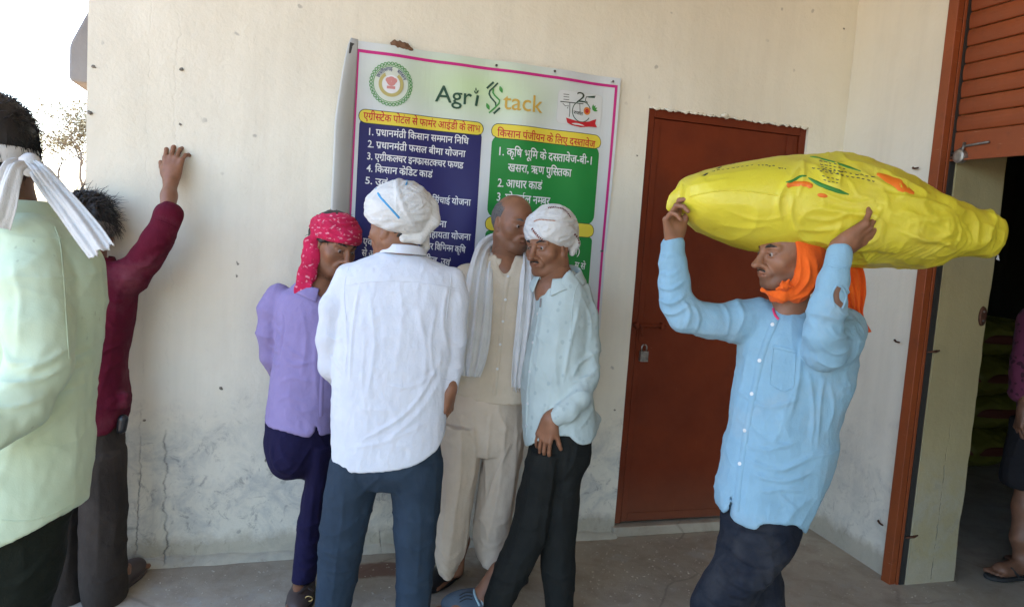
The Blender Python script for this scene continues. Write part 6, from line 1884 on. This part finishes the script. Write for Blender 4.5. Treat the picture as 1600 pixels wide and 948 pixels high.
    for y in (507, 563, 615, 672, 724):
        button('button', T, np.interp(y, [500, 540, 590, 640, 690, 740, 798], [1210, 1193, 1180, 1170, 1161, 1154, 1148]), y, M_btn, o, .006)
    ribbon('pocket_seam', T, [(1208, 543), (1202, 600), (1222, 612), (1240, 606), (1243, 552)], .004, M_skyblue, o, .0006, .001, sm=False)
    ribbon('pocket_edge', T, [(1208, 541), (1243, 549)], .014, M_skyblue, o, .0006, .0012)
    ribbon('cuff_seam', T, [(1034, 400), (1052, 403), (1071, 400)], .004, M_skyblue, o, .0006, .001)
    ribbon('cuff_seam', T, [(1291, 415), (1308, 420), (1326, 416)], .004, M_skyblue, o, .0006, .001)
    sl = ribbon('sleeve_slit', T, [(1310, 448), (1306, 458), (1308, 470), (1316, 478)],   .020, plain('bare_forearm', (.15, .07, .04), .6), o, .0003, .0005)
    ribbon('slit_edge', T, [(1307, 445), (1300, 460), (1304, 480)], .006, M_skyblue, o, .001, .003)
    ribbon('slit_edge', T, [(1314, 446), (1322, 462), (1316, 482)], .008, M_skyblue, o, .001, .003)
    ribbon('undershirt_edge', T, [(1208, 482), (1211, 492), (1217, 499)], .008, plain('pink_vest', (.6, .03, .12), .8), o, .0015, .001)
    collar('collar', D(1240, 482, d), .074, .078, 22, 338, M_skyblue, P, h=.034, flare=1.4, face=basis(-50)[1], tip=.02, tilt=(-.022, 0))
man_porter()

# ------------------------------------------------------------------ man inside the storeroom, cut by the right edge
def man_inside():
    d = 3.7
    P = person('barefoot looking man in plum patterned shirt and black shorts at the right edge inside the storeroom', 1600, 905, None)
    P['label'] = 'man in plum patterned shirt, black shorts and flip-flops inside the dark storeroom'
    H = Head(D(1640, 435, d), basis(-60, 5), 1.0)
    hf = head_field(H, D(1632, 500, d), .056)
    hand = Field(); W = D(1586, 640, d - .05)
    hand_field(hand, W, -ZZ - RH * .15, TC * .2 + RH, -1, curl=(25, 35, 25), s=1.0)
    hand.chain([(D(1596, 590, d), .036), (W, .026)], .02)
    feet = Field()
    A1 = onZ(1592, 899); A1 = np.array([A1[0], A1[1], .018])
    foot_field(feet, A1, -RH * .9 + TC * .25, ankle=A1 - RH * .03 + ZZ * .1)
    feet.chain([(A1 - RH * .03 + ZZ * .08, .036), (D(1584, 840, d), .048), (D(1590, 790, d), .056), (D(1597, 745, d), .060)], .03)
    A2 = A1 + RH * .22 - TC * .12
    foot_field(feet, A2, -RH, ankle=A2 + ZZ * .1); feet.chain([(A2 + ZZ * .1, .036), (A2 + ZZ * .45, .055)], .03)
    body(P, [hf.mesh(.003), hand.mesh(.003), feet.mesh(.005), core([[(1632, 500, d, .055), (1625, 700, d, .075)]])], M_skin_dark, H, .2)
    eyes(H, P); brows(H, P); hair_cap(H, P, thick=.012)
    f = Field()
    f.loft(rows([(655, 1570, 1680, 0, .12), (700, 1562, 1682, 0, .12), (745, 1552, 1680, 0, .115), (762, 1558, 1675, 0, .11)], d), k=.02)
    garment('shorts', f, M_black_cl, P, seed=83, dep=d)
    f = Field()
    f.loft(rows([(480, 1595, 1668, 0, .08), (505, 1578, 1690, 0, .11), (580, 1582, 1685, 0, .12), (665, 1580, 1682, 0, .125)], d), k=.02)
    arm(f, [(1590, 525, 16, d), (1583, 580, 16, d), (1580, 612, 15, d)], .015)
    garment('shirt', f, M_purple_pr, P, seed=82, dep=d, hang=.006, cross=.006)
    sh = empty('flip_flop', A1); 
    bpy.data.objects.remove(sh)
    g = Field(); B_ = np.array([np.cross(-RH * .9 + TC * .25, ZZ) / .934, (-RH * .9 + TC * .25) / .934, ZZ]); fd_ = B_[1]
    g.ell(A1 + fd_ * .06 - ZZ * .012, (.045, .08, .04), B_, .01); g.ell(A1 + fd_ * .17 - ZZ * .012, (.052, .085, .04), B_, .03)
    g.half(A1 - ZZ * .016, -ZZ, .002); g.half(A1 + ZZ * .002, ZZ, .002)
    v, q = g.mesh(.004); o = mk('flip_flop', v, q, M_rubber, P)
    V, Fc = merge([tube([A1 + fd_ * .10 + B_[0] * s_ * .045, A1 + fd_ * .14 + B_[0] * s_ * .03 + ZZ * .045, A1 + fd_ * .18 + ZZ * .035], .006, 6) for s_ in (-1, 1)])
    mk('thong_strap', V, Fc, M_rubber, o)
    P.location += Vector(RH * .04)
M_black_cl = fabric('black_cloth', (.010, .010, .012))
man_inside()

# ------------------------------------------------------------------ sacks piled in the dark storeroom
def pile():
    f = Field()
    f.ell((0, 0, .16), (.42, .27, .15), None, .02); f.cap((-.42, 0, .12), (.42, 0, .12), .10, .10, .06)
    v, q = f.mesh(.014, 1)
    n = vnormals(v, q)
    v = v + n * ((ridged(v, 7, 7, 9, 5) - .3) * .02)[:, None]
    M_dim_sack = plain('dim_yellow_plastic', (.13, .12, .012), .6, var=.3, scale=6)  # sack colours darkened to carry the storeroom's dimness
    M_red = plain('dim_red_print', (.09, .018, .01), .6)
    base = onZ(1555, 760)
    T = bvh(v, q)
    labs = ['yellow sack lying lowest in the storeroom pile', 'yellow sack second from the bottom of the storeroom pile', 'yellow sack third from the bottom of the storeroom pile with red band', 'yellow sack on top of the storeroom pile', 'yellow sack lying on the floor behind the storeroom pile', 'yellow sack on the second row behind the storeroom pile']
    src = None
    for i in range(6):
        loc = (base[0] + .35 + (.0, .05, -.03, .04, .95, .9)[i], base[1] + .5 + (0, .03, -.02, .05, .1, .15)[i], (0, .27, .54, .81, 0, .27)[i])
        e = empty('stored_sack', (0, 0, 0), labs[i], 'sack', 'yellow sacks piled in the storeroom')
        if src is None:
            o = mk('sack_body', v, q, M_dim_sack, e); src = o
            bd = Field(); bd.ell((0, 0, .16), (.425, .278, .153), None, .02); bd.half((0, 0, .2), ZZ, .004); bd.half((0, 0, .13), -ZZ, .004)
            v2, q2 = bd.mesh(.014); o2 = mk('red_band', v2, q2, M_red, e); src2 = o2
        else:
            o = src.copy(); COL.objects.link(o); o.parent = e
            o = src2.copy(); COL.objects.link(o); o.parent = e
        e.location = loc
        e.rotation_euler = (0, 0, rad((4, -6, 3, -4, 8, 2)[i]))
pile()
# ================================================================== BANNER
M_vinyl = NT('printed_vinyl_ground'); bv = M_vinyl.coord(); s_ = M_vinyl.sep(bv)
cx_ = M_vinyl.math('SUBTRACT', s_[0], 0.86); cz_ = M_vinyl.math('SUBTRACT', s_[2], 2.13)
rr_ = M_vinyl.math('SQRT', M_vinyl.math('ADD', M_vinyl.math('MULTIPLY', cx_, cx_), M_vinyl.math('MULTIPLY', M_vinyl.math('MULTIPLY', cz_, cz_), 6.0)))
M_vinyl.col(M_vinyl.mix(M_vinyl.ramp(rr_, [(0.05, 1), (0.55, 0)]), (0.57, 0.62, 0.64), (0.50, 0.66, 0.40)))
M_vinyl.set(Roughness=0.38); M_vinyl.b.inputs['Specular IOR Level'].default_value = .5
M_vinyl.bump(M_vinyl.noise(bv, 7, 3, .5), .25, .01)
M_vin = M_vinyl.m
def ink(n, c): return plain(n, c, .55, var=.06, scale=5, bump=0)
M_mag = ink('magenta_ink', (.52, .01, .20)); M_iblue = ink('deep_blue_ink', (.005, .006, .105)); M_igreen = ink('green_ink', (.006, .22, .035)); M_iyel = ink('yellow_ink', (.72, .60, .05))
M_ired = ink('red_ink', (.50, .01, .02)); M_iwhite = ink('white_ink', (.72, .74, .76)); M_dkgreen = ink('dark_green_ink', (.012, .07, .04)); M_midgreen = ink('leaf_green_ink', (.05, .28, .05)); M_gold = ink('gold_ink', (.55, .36, .06)); M_black = ink('black_ink', (.02, .03, .02)); M_grey = ink('grey_white_ink', (.55, .58, .58)); M_orng = ink('orange_ink', (.65, .22, .03)); M_pale = ink('pale_gold_ink', (.60, .56, .32))
BX0, BX1, BZ1, BZ0 = 0.300, 1.565, 2.262, 1.06
BYF = WY - 0.014
def bump_y(x, z):
    """the sheet hangs in slight waves"""
    return BYF - 0.006 * np.sin(x * 9 + 1.0 + z * 1.5) - 0.004 * np.sin(x * 23 + z * 4) - 0.006 * np.cos(z * 5.0 + x * 2) - .010 * np.exp(-((x - 1.0 - .5 * (z - 1.8)) / .10) ** 2) 
banner = empty('printed_banner', (.93, BYF, 2.26), 'large printed vinyl banner with blue and green text panels fixed to the wall', 'banner')
def on_sheet(name, V2, Fc, mat, lift, parent=None):
    V2 = np.asarray(V2, float)
    V = np.stack([V2[:, 0], bump_y(V2[:, 0], V2[:, 1]) - lift, V2[:, 1]], 1)
    return mk(name, V, Fc, mat, parent or banner, False)
def grid_face(x0, x1, z0, z1, step=.02, inside=None, rnd=0):
    nx = max(1, int((x1 - x0) / step)); nz = max(1, int((z1 - z0) / step))
    xs = np.linspace(x0, x1, nx + 1); zs = np.linspace(z0, z1, nz + 1)
    V = [(x, z) for x in xs for z in zs]
    if rnd:
        W = []
        for x, z in V:   # pull the corner points in to a rounded outline
            cx = min(max(x, x0 + rnd), x1 - rnd); cz = min(max(z, z0 + rnd), z1 - rnd)
            dx, dz = x - cx, z - cz; m_ = max(abs(dx), abs(dz)); h = math.hypot(dx, dz)
            if dx and dz and h > 0: x, z = cx + dx * m_ / h, cz + dz * m_ / h
            W.append((x, z))
        V = W
    Fc = [(i * (nz + 1) + j, (i + 1) * (nz + 1) + j, (i + 1) * (nz + 1) + j + 1, i * (nz + 1) + j + 1) for i in range(nx) for j in range(nz)]
    return V, Fc
V, Fc = grid_face(BX0 + .03, BX1, BZ0, BZ1, .02)
o = on_sheet('sheet', V, Fc, M_vin, 0)
so = o.modifiers.new('solid', 'SOLIDIFY'); so.thickness = .0015; so.offset = -1
def panel(name, x0, x1, z0, z1, mat, lift, rnd=.03, step=.016):
    V, Fc = grid_face(x0, x1, z0, z1, step, rnd=rnd); return on_sheet(name, V, Fc, mat, lift)
def strip(name, pts, w, mat, lift, closed=False):
    P = np.array(pts, float); Q = []
    for a, b in zip(P[:-1], P[1:]):
        k = max(1, int(np.hypot(*(b - a)) / .02)); Q += [a + (b - a) * i / k for i in range(k)]
    Q.append(P[-1]); Q = np.array(Q)
    T = np.gradient(Q, axis=0); T /= np.linalg.norm(T, axis=1)[:, None] + 1e-9; N = np.stack([-T[:, 1], T[:, 0]], 1) * w / 2
    V = np.concatenate([Q - N, Q + N]); n = len(Q)
    Fc = [(i, i + 1, n + i + 1, n + i) for i in range(n - 1)]
    return V, Fc
def P2(x, y):
    v = onY(x, y, BYF - .008); return v[0], v[2]
# magenta border
bx0, bx1, bz1 = .334, 1.545, 2.222
for a, b in (((bx0, BZ0), (bx0, bz1 + .006)), ((bx0 - .0065, bz1), (bx1 + .0065, bz1)), ((bx1, bz1 + .006), (bx1, BZ0))):
    V, Fc = strip('', [a, b], .013, None, 0); on_sheet('border_line', V, Fc, M_mag, .0012)
V, Fc = strip('', [(BX0 + .008, BZ0), (BX0 + .016, bz1 + .02)], .003, None, 0); on_sheet('edge_line', V, Fc, M_black, .0016)
# curled white margin on the left, nailed only at the top
V = []; nz = 40; nx = 10
for j in range(nz + 1):
    z = BZ0 + (BZ1 + .005 - BZ0) * j / nz
    w = .030 + .055 * np.clip((BZ1 - z) / .35, 0, 1) ** .6
    for i in range(nx + 1):
        t_ = i / nx
        x = BX0 + .032 - w * t_
        y = bump_y(BX0 + .03, z) - .075 * math.sin(t_ * 1.5) * np.clip((BZ1 + .05 - z) / .3, 0, 1) ** .5 * (w / .085) 
        V.append((x, y, z))
Fc = [(j * (nx + 1) + i, j * (nx + 1) + i + 1, (j + 1) * (nx + 1) + i + 1, (j + 1) * (nx + 1) + i) for j in range(nz) for i in range(nx)]
o = mk('curled_margin', V, Fc, M_grey, banner); so = o.modifiers.new('solid', 'SOLIDIFY'); so.thickness = .002
tri = [onY(547, 66, BYF - .03), onY(557, 70, BYF - .012), onY(556, 82, BYF - .012), onY(545, 84, BYF - .035)]
mk('folded_corner', tri, [(0, 1, 2, 3)], ink('dark_banner_back', (.06, .065, .07)), banner, False)
for px, py in ((775, 103), (866, 112), (957, 128), (940, 392)):
    p = onY(px, py, BYF - .01); V, Fc = tube([p + (0, .012, 0), p + (0, -.006, 0), p + (0, -.008, 0)], [.002, .002, .006], 8); mk('nail', V, Fc, M_iron, banner)
# mud wasp nest on the wall over the banner
M_mud = plain('dry_mud', (.17, .09, .05), .95, bump=.5, scale=60)
f = Field(); p = onY(625, 72, WY - .01); f.ell(p, (.042, .02, .018), None, .01); f.ell(p + (.028, 0, -.008), (.03, .018, .012), None, .01); f.ell(p + (-.02, 0, .006), (.022, .02, .014), None, .01)
v, q = f.mesh(.004); n = vnormals(v, q); v = v + n * ((noise(v, 90, 90, 90, 2) - .5) * .010)[:, None]
o = mk('mud_nest', v, q, M_mud); tag(o, 'small brown mud wasp nest on the wall just above the banner', 'nest')

# ---- Devanagari setting with joined letters
_gc = {}
BOLD = .013
def _bbox(s):
    V, Fc = text_mesh(s, BOLD)
    return V, Fc
def glyph(ch):
    if ch not in _gc:
        V, Fc = text_mesh(ch, BOLD if ch not in 'भझ' else 0.0)
        Vb, _ = text_mesh(ch + '|', BOLD); Va, _ = text_mesh('|', BOLD)
        adv = (Vb[:, 0].max() - Va[:, 0].max()) if len(Vb) else .3
        if ch == ' ': adv = .24
        if ch == 'ि': adv = .259
        _gc[ch] = (V, Fc, adv)
    return _gc[ch]
def clip_right(V, Fc, x):
    """drop the closing stem of a letter to make its half form"""
    V = V.copy(); keep = []
    for f in Fc:
        if V[list(f), 0].min() < x: keep.append(f)
    V[:, 0] = np.minimum(V[:, 0], x)
    return V, keep
MARKS = 'ंँुूृेैॅ़'
def compose(s):
    out = []; pen = 0.0; prev = None; i = 0
    while i < len(s):
        ch = s[i]
        if ch == '_':               # half form of the next letter
            i += 1; V, Fc, adv = glyph(s[i])
            cut = V[:, 0].max() - .125 if s[i] not in 'कफ' else V[:, 0].max() - .16
            V, Fc = clip_right(V, Fc, cut)
            V = V.copy(); V[:, 0] += pen; out.append((V, Fc)); prev = (pen, adv * .8); pen += cut - .015
        elif ch == '^':             # r sign under the letter
            x = pen - .05; out.append((np.array([(x - .34, .03, 0), (x - .29, -.05, 0), (x - .03, .13, 0), (x - .03, .24, 0)]) + 0., [(0, 1, 2, 3)]))
        elif ch == '~':             # r sign over the letter
            x = pen - .10; a = [(x + .10 * math.cos(t) , .74 + .09 * math.sin(t)) for t in np.linspace(math.radians(-80), math.radians(110), 8)]
            V = [(p[0] * 1.0, p[1], 0) for p in a] + [(x + (p[0] - x) * .5, .74 + (p[1] - .74) * .45, 0) for p in a]
            out.append((np.array(V), [(k, k + 1, 9 + k, 8 + k) for k in range(7)]))
        else:
            V, Fc, adv = glyph(ch)
            if len(V):
                W = V.copy(); W[:, 0] += pen; out.append((W, Fc))
            pen += adv if ch not in MARKS else 0
        i += 1
    V, Fc = merge([(list(map(tuple, v)), f) for v, f in out])
    return np.array(V), Fc, pen
def line(s, p0, p1, h, mat, lift=.0034, name='lettering'):
    """set the line between two photo points on the sheet, h = letter height (m) of the headline"""
    V, Fc, w = compose(s)
    a = np.array(P2(*p0)); b = np.array(P2(*p1)); e = (b - a); L = np.hypot(*e)
    w = V[:, 0].max() - V[:, 0].min(); x0 = V[:, 0].min()
    nrm = np.array([-e[1], e[0]]) / L
    h = h * .78
    Q = a + np.outer((V[:, 0] - x0) / w, e) + np.outer((V[:, 1] - .30) * h / .62, nrm)
    return on_sheet(name, Q, Fc, mat, lift)
def pan_px(name, a, b, mat, lift, rnd=.02):
    (x0, z1), (x1, z0) = P2(*a), P2(*b)
    return panel(name, x0, x1, z0, z1, mat, lift, rnd)
lx0, lx1 = P2(563, 200)[0] - .004, P2(752, 215)[0] + .004
panel('blue_panel', lx0, lx1, 1.14, 1.935, M_iblue, .0012, .012)
panel('heading_outline', lx0 - .006, lx1 + .006, 1.924, 1.984, M_black, .0018, .03, .010)
panel('yellow_heading', lx0 - .003, lx1 + .003, 1.927, 1.981, M_iyel, .0025, .028, .010)
rx0, rx1 = P2(767, 250)[0], P2(935, 270)[0]
panel('green_panel', rx0, rx1, P2(850, 335)[1] - .03, 1.935, M_igreen, .0012, .04)
panel('heading_outline', rx0 - .006, rx1 + .006, 1.921, 1.988, M_black, .0018, .035, .010)
panel('yellow_heading', rx0 - .003, rx1 + .003, 1.924, 1.985, M_iyel, .0025, .032, .010)
zz2 = P2(915, 360)[1]
panel('green_panel', rx0, rx1, 1.12, zz2 - .03, M_igreen, .0012, .02)
panel('heading_outline', rx0 - .006, rx1 + .006, zz2 - .034, zz2 + .034, M_black, .0018, .035, .010)
panel('yellow_heading', rx0 - .003, rx1 + .003, zz2 - .031, zz2 + .031, M_iyel, .0025, .032, .010)
line('एग^ीस्टेक पोर्टल'.replace('स्ट', '_सट').replace('र्ट', 'ट~') + ' से फाम~र आईडी के लाभ', (568, 181), (751, 202), .036, M_ired)
line('किसान पंजीयन के लिए दस्तावेज'.replace('कि', 'िक').replace('लि', 'िल').replace('स्त', '_सत'), (777, 208), (931, 226), .038, M_ired)
WL = [('1. प^धानमंत^ी िकसान स_ममान िनिध', (577, 206), (733, 221), .034), ('2. प^धानमंत^ी फसल बीमा योजना', (575, 225), (728, 241), .034), ('3. एग^ीक_लचर इ_नफ^ास_टक्चर फ_णड'.replace('क्च', '_कच').replace('स_टक', '_सटक'), (574, 244), (725, 259), .034),
      ('4. िकसान क^ेिडट काड~', (573, 263), (677, 273), .034), ('5. उव~', (571, 282), (606, 286), .034), ('िसंचाई योजना', (676, 312), (736, 317), .034), ('योजना', (664, 348), (699, 351), .034), ('सहायता योजना', (666, 366), (736, 371), .034),
      ('एव', (567, 377), (582, 379), .034), ('और िविभ_नन कृिष', (662, 384), (728, 391), .034), ('से अ', (565, 395), (585, 397), .034), ('में बीज, उव~', (650, 402), (704, 411), .034)]
for s, a, b, h in WL: line(s, a, b, h, M_iwhite)
WR = [('1. कृिष भूिम के द_सतावेज-बी-1'.replace('द_सत', 'द_सत'), (780, 237), (925, 252), .042), ('खसरा, ऋण पु_िसतका'.replace('_िसत', 'ि_सत'), (793, 262), (893, 271), .042), ('2. आधार काड~', (778, 286), (847, 291), .042), ('3. मोबाईल न_मबर', (777, 308), (860, 315), .042), ('से)', (895, 392), (907, 394), .036), ('म से', (899, 414), (916, 417), .036)]
for s, a, b, h in WR: line(s, a, b, h, M_iwhite)
# title words
def latin(s, p0, p1, h, mat, bold=.012, lift=.0034):
    V, Fc = text_mesh(s, bold)
    a = np.array(P2(*p0)); b = np.array(P2(*p1)); e = b - a; L = np.hypot(*e); w = V[:, 0].max() - V[:, 0].min(); x0 = V[:, 0].min(); nrm = np.array([-e[1], e[0]]) / L
    on_sheet('lettering', a + np.outer((V[:, 0] - x0) / w, e) + np.outer(V[:, 1] * h / .70, nrm), Fc, mat, lift)
latin('Agr', (680, 158), (737, 164), .072, M_dkgreen, .006)
latin('ı', (742, 165), (746, 166), .072, M_dkgreen, .006)
latin('tack', (785, 170.5), (846, 177.5), .076, M_gold, .004)
def leaf(px, py, L, ang, mat, w=.35):
    a = np.array(P2(px, py)); d_ = np.array([math.cos(rad(ang)), math.sin(rad(ang))]); n_ = np.array([-d_[1], d_[0]])
    k = 7
    V = [a + d_ * L * t + n_ * L * w * .5 * math.sin(math.pi * t) for t in np.linspace(0, 1, k)] + [a + d_ * L * t - n_ * L * w * .5 * math.sin(math.pi * t) for t in np.linspace(1, 0, k)]
    on_sheet('leaf', V, [tuple(range(len(V)))], mat, .0034)
leaf(744, 147, .022, 60, M_dkgreen); leaf(744, 147, .018, 125, M_dkgreen); leaf(744, 143, .018, 95, M_dkgreen)
def pl(pts, w, mat, lift=.0034, name='logo_stroke'):
    V, Fc = strip('', [P2(*p) for p in pts], w, None, 0); on_sheet(name, V, Fc, mat, lift)
pl([(761, 138), (771.5, 128.4)], .009, M_dkgreen); pl([(771.5, 177.7), (781, 168.8)], .009, M_dkgreen)
pl([(778, 130), (771, 137), (765.5, 142), (764.6, 147), (767, 152), (774.5, 161), (775, 167)], .007, M_dkgreen)
pl([(771, 138.5), (770.5, 145), (773, 149), (780.5, 157), (779.6, 162), (774, 168), (764.4, 176.5)], .007, M_midgreen)
leaf(784.6, 146, .034, 115, M_midgreen, .45); leaf(765, 172, .034, 118, M_midgreen, .45)
# round emblem: toothed green ring, gold wreath, red figure
def ring(cx, cz, r0, r1, mat, n=40, lift=.003, a0=0, a1=360, name='emblem_ring'):
    th = np.radians(np.linspace(a0, a1, n + 1))
    V = [(cx + r0 * math.cos(t), cz + r0 * math.sin(t)) for t in th] + [(cx + r1 * math.cos(t), cz + r1 * math.sin(t)) for t in th]
    on_sheet(name, V, [(i, i + 1, n + 2 + i, n + 1 + i) for i in range(n)], mat, lift)
ex, ez = P2(611, 132)
ER = .086
ring(ex, ez, .001, ER * .93, M_pale if False else ink('seal_cream', (.60, .66, .58)), 40, .0018, name='emblem_disc')
nt_ = 36
for i in range(nt_):
    a = 2 * math.pi * i / nt_; b = 2 * math.pi / nt_
    ring(ex + ER * math.cos(a), ez + ER * math.sin(a), .0045, .0078, M_midgreen, 8, .0032, name='emblem_tooth') if i % 1 == 0 else None
ring(ex, ez, ER * .86, ER * .89, M_midgreen)
ring(ex, ez, ER * .46, ER * .62, ink('wreath_gold', (.48, .42, .15)), 40, .003, 125, 415)
ring(ex, ez, .001, ER * .44, M_iwhite, 30, .003, name='emblem_disc')
ring(ex, ez + .012, .001, .020, ink('seal_red', (.58, .24, .23)), 16, .0036, name='emblem_figure'); ring(ex - .014, ez + .016, .001, .011, bpy.data.materials['seal_red'], 12, .0037, name='emblem_figure'); ring(ex + .014, ez + .016, .001, .011, bpy.data.materials['seal_red'], 12, .0038, name='emblem_figure')
V, Fc = grid_face(ex - .018, ex + .018, ez - .020, ez - .008, .01); on_sheet('emblem_figure', V, Fc, bpy.data.materials['seal_red'], .0036)
for i in range(14):
    a = rad(130 + i * 20.3); leafp = (ex + ER * .56 * math.cos(a), ez + ER * .56 * math.sin(a))
    d_ = np.array([math.cos(a + 1.9), math.sin(a + 1.9)]); n_ = np.array([-d_[1], d_[0]]); A_ = np.array(leafp)
    on_sheet('wreath_leaf', [A_ - d_ * .009, A_ + n_ * .004, A_ + d_ * .009, A_ - n_ * .004], [(0, 1, 2, 3)], bpy.data.materials['wreath_gold'], .0038)
def arc_text(s, cx, cz, r, a0, a1, h, mat):
    V, Fc, w = compose(s)
    x0, x1 = V[:, 0].min(), V[:, 0].max()
    th = np.radians(a0 + (a1 - a0) * (V[:, 0] - x0) / (x1 - x0)); rr = r + (V[:, 1] - .3) * h / .62
    on_sheet('lettering', np.stack([cx + rr * np.cos(th), cz + rr * np.sin(th)], 1), Fc, mat, .0038)
arc_text('छ_ततीसगढ़'.replace('छ_तत', 'छ_तत'), ex, ez, ER * .73, 158, 88, .014, ink('navy_ink', (.03, .05, .16)))
arc_text('शासन', ex, ez, ER * .73, 68, 22, .014, bpy.data.materials['navy_ink'])
# anniversary badge at the right
(ax, az), (bx_, bz_) = P2(873, 140), P2(939, 200)
panel('badge_outline', ax - .002, bx_ + .002, bz_ - .002, az + .002, M_grey, .0016, .02, .010)
panel('badge', ax, bx_, bz_, az, ink('badge_white', (.62, .66, .66)), .0022, .018, .010)
latin('2', (901, 159), (915, 160.5), .046, M_black, 0)
pl([(932, 150), (917, 151.5), (915, 157), (919, 160.5)], .004, M_black); pl([(920, 151.5), (931, 152)], .006, M_grey if False else M_dkgreen)
pl([(875, 159), (912, 162.5)], .004, M_black)
for y_ in (147.5, 151.5, 155.5): pl([(880, y_), (889, y_ + .8)], .0028, M_black)
pl([(890, 161), (890, 176), (889, 183)], .003, M_black); pl([(906, 162), (906.5, 177)], .003, M_black); pl([(879, 162), (883, 166), (888, 165), (886, 170)], .0028, M_black)
line('रजत', (896, 176), (911, 178.5), .018, M_black)
ring(*P2(909, 174.5), .046, .050, M_dkgreen, 30, .0034, 20, 330, name='badge_ring')
ring(*P2(917.7, 173.5), .010, .018, M_orng, 18, .0036, name='badge_ring'); ring(*P2(917.7, 173.5), .001, .010, M_ired, 12, .0037, name='badge_ring')
for a in (85, 60, 30, 0): leaf(927, 172, .028, a, M_midgreen, .35)
V = [P2(*p) for p in ((884, 184), (893, 187), (907, 191), (921, 190), (933, 186), (931, 193), (934, 199), (921, 198), (907, 199), (893, 196), (886, 192))]
on_sheet('badge_ribbon', V, [tuple(range(len(V)))], M_ired, .0036)
